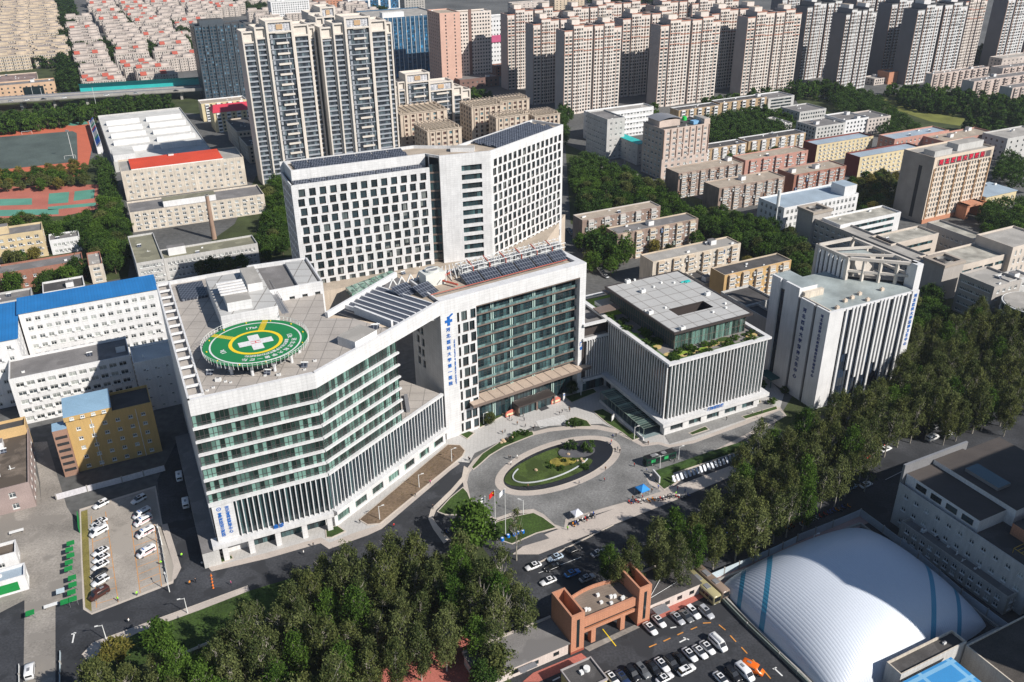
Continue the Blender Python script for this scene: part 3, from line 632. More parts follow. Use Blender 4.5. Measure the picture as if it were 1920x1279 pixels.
rblock(lA-16, 6, lA-3, 14, 50.2, 50.9, solar, solar, 'solar_field')
rblock(lA-5.5, 16, lA-2, 40, 50.2, 51.0, solar, solar, 'solar_field')
rblock(38, 14.5, lA-13, 31, 50.2, 55.5, white_tile, roof_slab, 'roof_plant_room'); rblock(40, 17, 55, 24, 55.5, 58.3, white_tile, roof_conc, 'lift_overrun'); rblock(52, 25, lA-16, 29.5, 55.5, 58, white_tile, roof_conc, 'lift_overrun')
for k in range(5): rblock(46+k*2.2, 16.2, 46.6+k*2.2, 24, 58.3, 58.8, white_paint, white_paint, 'louvre')
# glass stair bridge down to the helipad
mb = MB()
for k in range(14): a = ra(38+k*1.9, 32.6, 53.2); mb.bar((a[0], a[1], 52.2), (a[0], a[1], 54.4), .1)
mb.bar(ra(36, 32.6, 53.5), ra(64, 32.6, 52.5), 2.0, .15); mb.bar(ra(36, 31.6, 54.4), ra(64, 31.6, 53.4), .1); mb.bar(ra(36, 33.6, 54.4), ra(64, 33.6, 53.4), .1)
part('access_gangway', mb, [grey_metal], A)
# north block with two rows of windows on its front
nbf = pa(485, 549, 54.5); q2 = pa(605, 527, 54.5); q3 = pa(575, 482, 54.5); q4 = pa(462, 498, 54.5)
mb = MB(); pl = [nbf, q2, q3, q4]
for i in range(4):
    g = Fc(pl[i], pl[(i+1) % 4]); rows = []
    if i == 0:
        rows = [(z, z+3.0, [(5+j*4.1, 6.7+j*4.1) for j in range(int((g.l-7)/4.1)+1)]) for z in (43.6, 48.2)]
        for z, zt, hs in rows:
            for s0, s1 in hs: lk('window', window_mesh(s1-s0, zt-z, 'hosp'), A, g.p((s0+s1)/2, (z+zt)/2, .5), g.ang)
    wall_face(mb, g, 38, 54.5, rows, .5); mb.quad(g.p(g.l, 53, .5), g.p(0, 53, .5), g.p(0, 54.5, .5), g.p(g.l, 54.5, .5))
    mb.quad(g.p(0, 54.5), g.p(g.l, 54.5), g.p(g.l, 54.5, .5), g.p(0, 54.5, .5))
part('north_block_wall', mb, [white_tile], A)
mb = MB(); mb.poly([(*p, 53.1) for p in offset_poly(pl, .5)]); part('north_block_roof', mb, [roof_grey], A)
c4 = Vector((q2[0]+q3[0], q2[1]+q3[1]))/2
mb = MB(); mb.prism(offset_poly([( (nbf[0]*.45+q2[0]*.55), (nbf[1]*.45+q2[1]*.55)), q2, q3, ((q4[0]*.45+q3[0]*.55), (q4[1]*.45+q3[1]*.55))], 1.4), 53.1, 54.2, 0, 1); part('plant_deck', mb, [white_paint, roof_slab], A)
rblock(lA-13, 33, lA-3, 44, 50.3, 51.2, solar, solar, 'solar_field')
# small stair house on the roof of the wing
qa = f2.p(28, 0, 7)[:2]; 
mb = MB(); mb.prism([f2.p(17, 0, 1.2)[:2], f2.p(26, 0, 1.2)[:2], f2.p(26, 0, 8)[:2], f2.p(17, 0, 8)[:2]], 50.2, 53.0, 0, 1); part('stair_house', mb, [white_paint, roof_conc], A)
# white louvre beams over the court between the wing and the tower
for k in range(7):
    aa = Vector(pa(706-11*k, 534+5.5*k, ZA)+(50.6,)); bb = Vector(pa(811-10.7*k, 567+6*k, ZA)+(50.6,)); mb = MB(); mb.bar(aa, bb, .5, 1.3); part('roof_beam', mb, [white_paint], A)
    if k < 6:
        cc = Vector(pa(706-11*(k+1), 534+5.5*(k+1), ZA)+(50.6,)); dd_ = Vector(pa(811-10.7*(k+1), 567+6*(k+1), ZA)+(50.6,)); dz = Vector((0, 0, -.9)); e_ = lambda p, q, t: p.lerp(q, t)
        mb = MB(); mb.quad(e_(cc, aa, .1)+dz, e_(dd_, bb, .1)+dz, e_(dd_, bb, .8)+Vector((0, 0, .3)), e_(cc, aa, .8)+Vector((0, 0, .3))); part('louvre_panel', mb, [mat('louvre_blue_grey', (.10, .11, .14), .6)], A)
mb = MB(); mb.bar(Vector(pa(612, 588, ZA)+(51.0,)), Vector(pa(742, 512, ZA)+(51.0,)), 1.0, 1.8); mb.bar(Vector(pa(665, 577, ZA)+(50.8,)), Vector(pa(735, 604, ZA)+(50.8,)), .8, 2.6); part('roof_parapet', mb, [white_paint], A)
mb = MB(); mb.poly([pa(612, 588, 46)+(46.0,), pa(750, 615, 46)+(46.0,), pa(838, 570, 46)+(46.0,), pa(742, 518, 46)+(46.0,)]); part('court_roof', mb, [roof_grey], A)
# helipad
ZH = 54.4; hc = pa(479.5, 641.5, ZH); RW = .1102*(CH-ZH); RD = RW*1.155
H_ = lk('helipad', None, A, (hc[0], hc[1], ZH), R(26.0))
def disc(r0, r1, z, n=96, m=0, mb=None):
    mb = mb or MB()
    for i in range(n):
        a, b = 2*math.pi*i/n, 2*math.pi*(i+1)/n
        if r0 <= 0: mb.poly([(0, 0, z), (r1*math.cos(a), r1*math.sin(a), z), (r1*math.cos(b), r1*math.sin(b), z)], m)
        else: mb.quad((r0*math.cos(a), r0*math.sin(a), z), (r1*math.cos(a), r1*math.sin(a), z), (r1*math.cos(b), r1*math.sin(b), z), (r0*math.cos(b), r0*math.sin(b), z), m)
    return mb
mb = MB(); mb.tube((0, 0, -1.1), (0, 0, 0), RD-1.6, RD, 96, 1, False); disc(0, RD, 0, 96, 0, mb); mb.tube((0, 0, -1.2), (0, 0, -1.1), RD-2.2, RD-1.6, 96, 1); part('deck', mb, [green_mat, dark_metal], H_)
part('deck_ring', disc(RW-.22, RW+.22, .02), [white_paint], H_); RY = RW*.56
part('deck_circle', disc(RY-.5, RY+.45, .03), [yellow_paint], H_)
mb = MB(); cw = RW*.122; cl2 = RW*.38
mb.poly([(-cw, -cl2, .045), (cw, -cl2, .045), (cw, cl2, .045), (-cw, cl2, .045)]); mb.poly([(-cl2, -cw, .05), (cl2, -cw, .05), (cl2, cw, .05), (-cl2, cw, .05)]); part('deck_cross', mb, [white_paint], H_)
mb = MB(); hh = cw*.78
for x0, y0, x1, y1 in ((-hh*1.2, -hh*.62, hh*1.2, -hh*.40), (-hh*1.2, hh*.40, hh*1.2, hh*.62), (-.12, -hh*.40, .12, hh*.40)): mb.poly([(x0, y0, .065), (x1, y0, .065), (x1, y1, .065), (x0, y1, .065)])
part('deck_letter', mb, [mat('helipad_red', (.6, .02, .03), .7)], H_)
for an in (93-26, 162-26):
    mb = MB(); ca, sa = math.cos(R(an)), math.sin(R(an)); nst = 14
    for k in range(nst):
        r0 = RY+.4+(RD-RY-.5)*k/nst; r1 = r0+(RD-RY-.5)/nst*.62; hw = .85
        mb.poly([(r0*ca-hw*sa, r0*sa+hw*ca, .05), (r0*ca+hw*sa, r0*sa-hw*ca, .05), (r1*ca+hw*sa, r1*sa-hw*ca, .05), (r1*ca-hw*sa, r1*sa+hw*ca, .05)][::-1])
    part('walkway_stripes', mb, [yellow_paint], H_)
def arc_text(s, r, a0_, a1_, size, face):
    for i, ch in enumerate(s):
        a = R(a0_+(a1_-a0_)*i/max(1, len(s)-1)); me = text_mesh(ch, size, white_paint, ext=.005, name='deck_lettering')
        o = lk('deck_lettering', me, H_, (r*math.cos(a), r*math.sin(a), .055), a+face)
arc_text('河北医科大学第一医院', RW*.80, -70-26+0, 38-26-70+22, 1.45, math.pi/2) if 0 else None
arc_text('河北医科大学第一医院', RW*.84, -18, -118, 1.5, -math.pi/2)
arc_text('宣武医院河北医院', RW*.68, -66, -118, 1.15, -math.pi/2); arc_text('首都医科大学', RW*.68, -18, -58, 1.15, -math.pi/2)
for s, an in (('13t', 14), ('17м', 102), ('13t', -152)):
    me = text_mesh(s, 1.9, white_paint, ext=.005, name='deck_lettering'); a = R(an-26+10); lk('deck_lettering', me, H_, (RW*.76*math.cos(a), RW*.76*math.sin(a), .055), a-math.pi/2)
mb = MB()
for k in range(72):
    a = 2*math.pi*k/72; x, y = math.cos(a)*(RD+.15), math.sin(a)*(RD+.15); mb.bar((x, y, -.9), (x*1.012, y*1.012, 1.1), .09)
    b = 2*math.pi*(k+1)/72; x2, y2 = math.cos(b)*(RD+.15), math.sin(b)*(RD+.15)
    mb.bar((x*1.012, y*1.012, 1.1), (x2*1.012, y2*1.012, 1.1), .07); mb.bar((x, y, .5), (x2, y2, .5), .04)
part('railing', mb, [white_metal], H_)
for k in range(48):
    a = 2*math.pi*k/48
    if k % 4 == 0: mb = MB(); mb.tube((0, 0, 0), (0, 0, .25), .2, n=8); part('deck_light', mb, [yellow_paint], H_, loc=((RW+.95)*math.cos(a), (RW+.95)*math.sin(a), .03))
mb = MB(); mb.tube((0, 0, -4.2), (0, 0, -1.2), RD*.62, RD*.62, 40, 0); part('drum_glazing', mb, [g_teal], H_)
mb = MB()
for k in range(12): a = 2*math.pi*k/12+.2; r = RD*.8; mb.tube((r*math.cos(a), r*math.sin(a), -4.2), (r*math.cos(a), r*math.sin(a), -1.2), .45, n=10)
part('support_columns', mb, [white_paint], H_)
# lettering
g = Fc(A0, A1)
for s, sz, t0_, z0 in (('宣武医院河北医院', 1.12, 2.0, ZP-3.7), ('河北省神经医学中心', 1.12, 4.1, ZP-2.1)):
    q = g.p(t0_, z0, -.32); wall_text(A, s, sz, blue_txt, *q, g.ang, vertical=True, gap=1.0)
mb = MB(); 
for k in range(24):
    a, b = 2*math.pi*k/24, 2*math.pi*(k+1)/24; mb.quad((.4*math.cos(a), 0, .4*math.sin(a)), (.4*math.cos(b), 0, .4*math.sin(b)), (.62*math.cos(b), 0, .62*math.sin(b)), (.62*math.cos(a), 0, .62*math.sin(a)))
mb.box(-.2, -.03, -.1, .2, 0, .1); part('emblem', mb, [blue_txt], A, loc=g.p(2.0, ZP-2.5, -.34), rz=g.ang)
q = g.p(16.6, 6.9, -1.5); wall_text(A, '急诊', 1.5, blue_txt, *q, g.ang)
q = g.p(12.5, 7.0, -1.5)
# low annex on the west flank
mb = MB(); mb.prism([ra(-2, -4.5)[:2], ra(-2, -.05)[:2], ra(62, -.05)[:2], ra(62, -4.5)[:2]], 0, 5.0, 0, 1); part('side_ramp_cover', mb, [pale_grey, roof_grey], A)

cr2 = random.Random(4); clutter(A, [f.p(2, 0, 3)[:2], f.p(f.l-1, 0, 3)[:2], f2.p(16, 0, 3)[:2], f2.p(16, 0, 12)[:2], f.p(f.l, 0, 12)[:2], ra(30, 33)[:2], ra(30, 6)[:2]], 50.2, 22, cr2, 0)
clutter(A, [f2.p(27, 0, 3)[:2], f2.p(34, 0, 3)[:2], f2.p(34, 0, 10)[:2], f2.p(27, 0, 10)[:2]], 50.2, 4, cr2, 0)
# ---------- M: the main tower with the great frame
ZM = 51.2
m0 = P(824.2, 566, ZM); m1 = P(1100, 492.5, ZM); mu = (m1-m0).normalized(); maz = math.atan2(mu.y, mu.x); mv = Vector((-mu.y, mu.x, 0)); LM = (m1-m0).length
Mt = thing('hospital_tower', 'main hospital tower with white picture-frame front, brown floor bands and steel plant on its roof', 'building', (m0.x, m0.y, 0), maz)
DM = 21.0
def fr(w0, w1, z, m=0): pass
BLANK, GL0, GR = 5.3, 13.0, LM-2.6
f = Fc((0, 0), (LM, 0)); mb = MB()
# left pier with staggered windows
rows = []; nfl = 11; fhm = 45.6/nfl
for k in range(nfl):
    zb = 0.6+k*fhm+.5; hs = [(5.9, 6.6)] if False else []
    sft = .25 if k % 2 else -.25
    rows.append((zb-.1, zb+3.2, [(6.0+sft*.4, 6.8+sft*.4), (7.7+sft, 9.8+sft), (10.6-sft, 12.5-sft)]))
fp = Fc((0, 0), (GL0, 0)); wall_face(mb, fp, 0, 46.4, rows, .5, 0, 1)
for zb, zt, hs in rows:
    for s0, s1 in hs: lk('window', window_mesh(s1-s0, zt-zb, 'hosp'), Mt, ((s0+s1)/2, .5, (zb+zt)/2))
fw = Fc((0, DM), (0, 0)); wr = [(z, z+2.9, [(3.0+(k % 2)*.5, 5.0+(k % 2)*.5), (6.6-(k % 2)*.5, 8.6-(k % 2)*.5)]) for k, z in enumerate([21.5+4.1*j for j in range(6)])]
wall_face(mb, fw, 0, ZM, wr, .5, 0)
for zb, zt, hs in wr:
    for s0, s1 in hs: lk('window', window_mesh(s1-s0, zt-zb, 'hosp'), Mt, fw.p((s0+s1)/2, (zb+zt)/2, .5), fw.ang)
mb.quad((GL0, 0, 0), (GL0, 3.2, 0), (GL0, 3.2, 46.4), (GL0, 0, 46.4)); mb.box(0, 0, 46.4, LM, 3.4, ZM); 
mb.box(GR, 0, 0, LM, 3.4, 46.4); mb.box(GR+.2, 3.4, 0, LM, DM, ZM); mb.box(.3, DM-.5, 0, LM-.3, DM, ZM)
mb.box(.01, 3.4, ZM-1.2, .6, DM-.5, ZM-.003)
part('wall', mb, [white_tile, mat('brown_reveal', (.17, .12, .10))], Mt)
mb = MB(); mb.poly([(.5, 3.4, ZM-1.0), (LM-2.3, 3.4, ZM-1.0), (LM-2.3, DM-.5, ZM-1.0), (.5, DM-.5, ZM-1.0)]); part('roof', mb, [roof_tan], Mt)
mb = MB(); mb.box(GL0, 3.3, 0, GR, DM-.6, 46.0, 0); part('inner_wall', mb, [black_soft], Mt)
slab(Mt, [(GL0, .02), (GR, .02), (GR, 3.3), (GL0, 3.3)], 46.0, 46.35, bronze, 'soffit')
NB = 8; fb = (46.0-13.0)/NB
for k in range(NB):
    zb = 13.0+k*fb; curtain(Mt, (GL0, 3.0), (GR, 3.0), zb+.55, zb+fb, 1.35, g_teal, frame_d, transom=[1.1])
    slab(Mt, [(GL0, 1.7), (GR, 1.7), (GR, 3.05), (GL0, 3.05)], zb, zb+.5, bronze)
    curtain(Mt, (GL0+.1, 1.75), (GR-.1, 1.75), zb+.5, zb+1.35, 1.35, glass('rail_glass', (.06, .10, .10), (.14, .24, .23), .4, (1.35, 50, 50)), grey_metal, 'balcony_rail', bw=.05)
for s in [GL0+(GR-GL0)*t for t in (.18, .36, .58, .78)]:
    mb = MB(); mb.box(s-.55, 2.55, 0, s-.2, 2.95, 46, 0); mb.box(s+.2, 2.55, 0, s+.55, 2.95, 46, 0); part('mullion_pair', mb, [mat('pale_green_mullion', (.42, .55, .50), .5)], Mt)
curtain(Mt, (GL0, 3.0), (GR, 3.0), 0, 12.6, 1.35, g_teal, frame_d, 'lobby_glazing', transom=[4.2, 8.2])
slab(Mt, [(GL0-3.8, -2.8), (LM+1.5, -2.8), (LM+1.5, -.02), (GR, .5), (GR, 3.0), (GL0, 3.0), (GL0, -.02), (GL0-3.8, -.02)], 10.6, 11.7, bronze, 'canopy', mat('canopy_top', (.48, .38, .30), .85, .1, .3))
mb = MB()
for k in range(1, 12): x = GL0-3+(LM-GL0+3)*k/12; mb.box(x-.08, -2.78, 11.71, x+.08, 2.9, 11.78)
part('canopy_ribs', mb, [bronze], Mt)
ex0, ex1 = GL0+(GR-GL0)*.36, GL0+(GR-GL0)*.74
slab(Mt, [(ex0, -1.6), (ex1, -1.6), (ex1, 2.9), (ex0, 2.9)], 3.6, 4.2, dark_metal, 'entrance_canopy')
mb = MB(); mb.box(ex0, -1.5, 0, ex0+.5, 2.9, 3.6); mb.box(ex1-.5, -1.5, 0, ex1, 2.9, 3.6); mb.box(ex0+(ex1-ex0)*.48, -1.5, 0, ex0+(ex1-ex0)*.52, -1, 3.6); part('porch_walls', mb, [bronze], Mt)
curtain(Mt, (ex0+.5, -.9), (ex1-.5, -.9), 0, 3.6, 1.6, g_teal, frame_d, 'entrance_doors', transom=[2.6])
for s0 in range(int(GL0)-0, int(ex0)-3, 9): pass
wall_text(Mt, '河北医科大学第一医院', 1.5, blue_txt, 2.5, -.08, 41.5, 0, vertical=True, gap=1.62, bold=.02)
o = lk('lettering', text_mesh('THE FIRST HOSPITAL OF HEBEI MEDICAL UNIVERSITY', .70, blue_txt, bold=.0), Mt, (4.5, -.08, 28.5)); o.rotation_euler = (math.pi/2, math.pi/2, 0)
mb = MB(); 
for x0, z0, x1, z1 in ((-.5, -1.6, .5, 1.6), (-1.3, -.45, 1.3, .45)): mb.box(x0, -.12 if x0 == -.5 else -.14, z0, x1, 0, z1)
mb.bar((-.2, -.18, 1.2), (1.5, -.18, 2.3), .16, .5); part('emblem', mb, [blue_txt], Mt, loc=(2.8, -.02, 43.8))
wall_text(Mt, '门诊', 1.5, blue_txt, LM-1.3, -.1, 21, 0, vertical=True, gap=1.3)
# roof plant of the tower
for k in range(6):
    x0 = 14.5+k*6.9; mb = MB(); mb.quad((0, 0, .3), (6.3, 0, .3), (6.3, 5.2, 2.3), (0, 5.2, 2.3)); mb.bar((0, 5.2, 0), (0, 5.2, 2.2), .15, m=1); mb.bar((6.3, 5.2, 0), (6.3, 5.2, 2.2), .15, m=1); mb.quad((6.3, 0, .25), (0, 0, .25), (0, 5.2, 2.2), (6.3, 5.2, 2.2), 1); part('solar_panel', mb, [solar, grey_metal], Mt, loc=(x0, 7.2, ZM-1))
for x0, y0 in ((-8, 7), (-2, 3.8)):
    mb = MB(); mb.quad((0, 0, .3), (6.6, 0, .3), (6.6, 5.4, 2.3), (0, 5.4, 2.3)); mb.quad((6.6, 0, .25), (0, 0, .25), (0, 5.4, 2.2), (6.6, 5.4, 2.2), 1); part('solar_panel', mb, [solar, grey_metal], Mt, loc=(x0, y0+3, ZM-.8), rz=R(14))
slab(Mt, [(-10, 6), (0, 2), (0, 20.9), (-14, 20)], 44, ZM-1.1, white_tile, 'link_roof', roof_tan)
redpipe = mat('red_pipe', (.42, .09, .06), .6)
mb = MB(); xs = [16+2.1*k for k in range(20)]
for k, x in enumerate(xs):
    for y in (13.6, 16, 18.4): mb.bar((x, y, ZM-1), (x, y, ZM+2.8), .16, m=0)
    mb.bar((x, 13.6, ZM+2.8), (x, 18.4, ZM+2.8), .14); mb.bar((x, 13.6, ZM+2.8), (x+2.1, 18.4, ZM+3.5), .1); mb.bar((x, 18.4, ZM+2.0), (x+2.1, 13.6, ZM+2.4), .12)
for y in (13.6, 16, 18.4):
    for z in (1.2, 2.8): mb.bar((xs[0], y, ZM+z), (xs[-1]+2, y, ZM+z), .2)
part('steel_plant_frame', mb, [white_metal], Mt)
mb = MB()
for k in range(6): x = 20+6.4*k; mb.tube((x, 13.2, ZM-1), (x, 13.2, ZM+2.4), .2, n=8); mb.tube((x, 13.2, ZM+2.4), (x, 17.5, ZM+3.6), .2, n=8)
mb.tube((11, 8, ZM+.2), (8, 15, ZM+.2), .35, n=8); mb.tube((8, 15, ZM+.4), (14, 18, ZM+.4), .35, n=8); mb.tube((0, 6, ZM+.1), (14, 5.8, ZM+.1), .14, n=6); mb.tube((14, 5.8, ZM+.1), (LM-4, 5.8, ZM+.1), .14, n=6)
part('pipework', mb, [redpipe], Mt)
mb = MB()
for k in range(8): x = 17+5.2*k; mb.box(x, 14, ZM-1, x+3.6, 18, ZM+1.6, 0, 1); mb.tube((x+1.8, 16, ZM+1.6), (x+1.8, 16, ZM+2.1), 1.2, n=14, m=1)
part('chillers', mb, [mat('plant_grey', (.42, .43, .43), .6, .1, .5), grey_metal], Mt)
mb = MB(); mb.box(0, 0, 0, 7, 5, 4.4); mb.tube((3.5, 2.5, 4.4), (3.5, 2.5, 5.2), 2.3, n=24, m=0); mb.tube((3.5, 2.5, 5.2), (3.5, 2.5, 5.25), 1.9, n=24, m=1); mb.bar((1.4, 2.5, 5.3), (5.6, 2.5, 5.3), .3, m=0); part('cooling_tower', mb, [mat('cooling_tower_grp', (.60, .61, .57), .6, .1, .5), grey_metal], Mt, loc=(2.5, 13.5, ZM-1))
mb = MB()
for k in range(6): mb.bar((7+k*2, 12, ZM+.6), (12+k*1.3, 20, ZM+2.2), .22); 
for k in range(5): mb.bar((-8+3.2*k, 19.5, ZM-.5), (-6.5+3.2*k, 19.5, ZM+2.4), .35); mb.bar((-6.5+3.2*k, 19.5, ZM+2.4), (-5+3.2*k, 19.5, ZM-.5), .35)
part('steel_braces', mb, [white_metal], Mt)
# rear podium with the skylight
pod = [P(600, 545, 22), P(735, 520, 22), P(1010, 470, 22), P(1060, 400, 22), P(900, 420, 22), P(560, 500, 22)]
pr_ = [(p-m0) for p in pod]; pr_ = [(q.dot(mu), q.dot(mv)) for q in pr_]
mb = MB(); mb.prism([p for p in pr_], 0, 21.5, 0, 1); part('rear_podium', mb, [beige, roof_tan], Mt); clutter(Mt, [p for p in pr_], 21.5, 24, cr2, 0)
sk = [(P(x, y, 23)-m0) for x, y in ((648, 540), (735, 507), (745, 516), (660, 552))]; sk = [(q.dot(mu), q.dot(mv)) for q in sk]
curt = MB(); curt.prism(sk, 21.5, 23.2, 0, 0)
for i in range(9):
    t = i/8; a = [sk[0][j]*(1-t)+sk[1][j]*t for j in (0, 1)]; b = [sk[3][j]*(1-t)+sk[2][j]*t for j in (0, 1)]; curt.bar((*a, 23.3), (*b, 23.3), .15, m=1)
part('skylight', curt, [glass('skylight_glass', (.07, .13, .10), (.25, .36, .30), .4, (1.2, 1.2, 50)), grey_metal], Mt)
# ---------- rear tower: ward block of three wings
ZW, ZC = 64.0, 68.5
w0, w1 = P(545.3, 348.4, ZW), P(805, 314, ZW); c0, c1, c2 = P(823.3, 292.5, ZC), P(920, 283, ZC), P(1056, 233.5, ZC)
WT = thing('ward_tower', 'tall white ward tower behind the hospital, bent in plan, with a grid of dark windows', 'building', (w0.x, w0.y, 0), 0)
def lw(p): return (p.x-w0.x, p.y-w0.y)
u1 = (w1-w0).normalized(); n1 = Vector((-u1.y, u1.x, 0)); u3 = (c2-c1).normalized(); n3 = Vector((-u3.y, u3.x, 0)); DW = 19.5
pw0, pw1 = lw(w0), lw(w1); pc0, pc1, pc2 = lw(c0), lw(c1), lw(c2)
b0 = lw(w0+n1*DW); b1 = lw(w1+n1*DW); b2 = lw(c2+n3*(DW-2)); bm = lw(c1+n3*(DW-2)-u3*2)
mb = MB(); items = []
def wface(a, b, z0, z1, rows, sty='hosp', rec=.55):
    g = Fc(a, b); wall_face(mb, g, z0, z1, rows, rec, 0, 1)
    for zb, zt, hs in rows:
        for s0, s1 in hs: items.append((*g.p((s0+s1)/2, (zb+zt)/2, rec), g.ang, s1-s0, zt-zb))
L1 = (w1-w0).length; FW = 3.86; zt0 = ZW-2.2-2.75
rows = []
for k in range(14):
    zb = zt0-(13-k)*FW; rows.append((zb-.1, zb+2.95, [(1.5+(c+.5)*(L1-2.5)/13-1.28+(.28 if k % 2 else -.28), 1.5+(c+.5)*(L1-2.5)/13+1.28+(.28 if k % 2 else -.28)) for c in range(13)]))
wface(pw0, pw1, 0, ZW, rows)
g = Fc(b0, pw0); wface(b0, pw0, 0, ZW, [(r[0], r[1], [(2+j*2.9, 3.3+j*2.9) for j in range(6)]) for r in rows])
L3 = (c2-c1).length; rows3 = []
for k in range(14):
    zb = ZC-4.2-2.75-(13-k)*FW; rows3.append((zb-.1, zb+2.95, [(1.0+(c+.5)*(L3-2.2)/15-1.1+(.3 if k % 2 else -.3), 1.0+(c+.5)*(L3-2.2)/15+1.1+(.3 if k % 2 else -.3)) for c in range(15)]))
wface(pc1, pc2, 0, ZC, rows3)
gc = Fc(pc0, pc1); rc = [(ZC-5-2.5-k*FW, ZC-5-k*FW, [(gc.l*.42, gc.l*.82)]) for k in range(14)][::-1]
wall_face(mb, gc, 0, ZC, rc, .8)
for zb, zt, hs in rc: curtain(WT, gc.p(hs[0][0], 0, .8), gc.p(hs[0][1], 0, .8), zb, zt, 1.5, g_teal, frame_d, 'wide_window', transom=[1.0])
for a, b in ((pc2, b2), (b2, bm), (bm, b1), (b1, b0)):
    g = Fc(a, b); mb.quad(g.p(0, 0), g.p(g.l, 0), g.p(g.l, ZC if a != b1 else ZC), g.p(0, ZC))
gl = Fc(pw1, pc0); mb.quad(gl.p(gl.l, 0), gl.p(gl.l, 0, 4), gl.p(gl.l, ZC, 4), gl.p(gl.l, ZC)); mb.quad(gl.p(0, 0, 4), gl.p(0, 0), gl.p(0, ZC), gl.p(0, ZC, 4))
# set-back upper storey on the left wing
sb = 4.8; s0_ = lw(w0+n1*sb+u1*1.5); s1_ = lw(w1+n1*sb)
g = Fc(s0_, s1_); mb.quad(g.p(0, ZW-1), g.p(g.l, ZW-1), g.p(g.l, ZC), g.p(0, ZC)); g = Fc(lw(w0+n1*DW+u1*1.5), s0_); mb.quad(g.p(0, ZW-1), g.p(g.l, ZW-1), g.p(g.l, ZC), g.p(0, ZC))
pr3 = [pc0, pc1, pc2, b2, bm, b1, lw(w0+n1*DW+u1*1.5), s0_, s1_]
for i in range(len(pr3)):
    a, b = pr3[i], pr3[(i+1) % len(pr3)]; ins = offset_poly(pr3, .6); a2_, b2_ = ins[i], ins[(i+1) % len(pr3)]
    mb.quad((*a, ZC), (*b, ZC), (*b2_, ZC), (*a2_, ZC)); mb.quad((*b2_, ZC-1.2), (*a2_, ZC-1.2), (*a2_, ZC), (*b2_, ZC))
for a, b in ((pw0, pw1), (b0, pw0)):
    g = Fc(a, b); mb.quad(g.p(0, ZW), g.p(g.l, ZW), g.p(g.l, ZW, .5), g.p(0, ZW, .5)); mb.quad(g.p(g.l, ZW-1, .5), g.p(0, ZW-1, .5), g.p(0, ZW, .5), g.p(g.l, ZW, .5))
part('wall', mb, [white_tile, mat('brown_reveal', (.17, .12, .10))], WT)
put_windows(WT, (-w0.x, -w0.y), items, 'hosp', 100)
mb = MB(); mb.poly([(*p, ZC-1.2) for p in offset_poly(pr3, .6)]); part('roof', mb, [roof_tan], WT)
mb = MB(); mb.poly([(*q, ZW-1.0) for q in (pw0, pw1, s1_, s0_, b0)]); part('lower_roof', mb, [roof_grey], WT)
for k in range(14):
    zb = ZC-4-k*FW; curtain(WT, gl.p(0, 0, 2.5), gl.p(gl.l, 0, 2.5), zb-FW+.7, zb, 1.4, g_teal, frame_d, 'glass_band'); slab(WT, [gl.p(0, 0, 2.2)[:2], gl.p(gl.l, 0, 2.2)[:2], gl.p(gl.l, 0, 2.6)[:2], gl.p(0, 0, 2.6)[:2]], zb-FW, zb-FW+.7, bronze)
def pv(p, u, n, l, d, z, zr=1.6):
    mb = MB(); a = Vector((*p, z)); e = u*l; g = n*d; mb.quad(a+Vector((0, 0, .2)), a+e+Vector((0, 0, .2)), a+e+g+Vector((0, 0, zr)), a+g+Vector((0, 0, zr))); mb.quad(a+e+Vector((0, 0, .1)), a+Vector((0, 0, .1)), a+g+Vector((0, 0, zr-.1)), a+e+g+Vector((0, 0, zr-.1)), 1); mb.bar(a+g, a+g+Vector((0, 0, zr-.1)), .12, m=1); mb.bar(a+e+g, a+e+g+Vector((0, 0, zr-.1)), .12, m=1); part('solar_panel', mb, [solar, grey_metal], WT)
for k in range(8): pv(lw(w0+u1*(1.5+k*(L1-3)/8)+n1*.9), u1, n1, (L1-3)/8-.35, 3.4, ZW-1)
for k in range(7): 
    for j in range(2): pv(lw(w0+u1*(4+k*(L1-10)/7)+n1*(6.8+j*5.6)), u1, n1, (L1-10)/7-.3, 4.8, ZC-1.2, 1.3)
for k in range(7):
    for j in range(3): pv(lw(c1+u3*(8+k*(L3-12)/7)+n3*(1.5+j*5)), u3, n3, (L3-12)/7-.3, 4.5, ZC-1.2, 1.3)
block(WT, pc0[0]+4, pc0[1]+10, ZC-1.2, pc0[0]+14, pc0[1]+14, ZC+.6, white_paint, roof_conc, 'lift_overrun')

# ---------- B: the right block
ZB = 28.0
b0_ = P(1255.9, 681.5, ZB); azB = R(26.3); uB = Vector((math.cos(azB), math.sin(azB), 0)); vB = Vector((-uB.y, uB.x, 0))
WB = (P(1442, 630.6, ZB)-b0_).dot(uB); DB = (P(1140.5, 597.1, ZB)-b0_).dot(vB); DB2 = DB+21
B = thing('clinic_block', 'square clinic block screened by close white vertical fins, roof garden round a flat-topped grey pavilion', 'building', (b0_.x, b0_.y, 0), azB)
FOOT.append([(b0_+uB*x+vB*y).to_tuple()[:2] for x, y in ((-4, -4), (WB+3, -4), (WB+3, DB2+3), (-4, DB2+3))])
mb = MB(); mb.prism([(.6, .6), (WB-.6, .6), (WB-.6, DB2-.6), (.6, DB2-.6)], 6.2, ZB-1.4, 0, 1); part('wall', mb, [dark_metal, roof_conc], B)
curtain(B, (.5, .55), (WB-.5, .55), 6.6, ZB-1, 1.45, g_dark, bronze, transom=[4, 8, 12, 16]); curtain(B, (.55, DB2-.5), (.55, .5), 6.6, ZB-1, 1.45, g_dark, bronze, transom=[4, 8, 12, 16])
nf = round(WB/1.42); fins(B, (.3, .2), (WB-.2, .2), 6.4, ZB-.75, nf, .30, .42, white_paint); fins(B, (.2, DB-.3), (.2, .3), 6.4, ZB-.75, round(DB/1.42), .30, .42, white_paint)
mb = MB(); t = .95
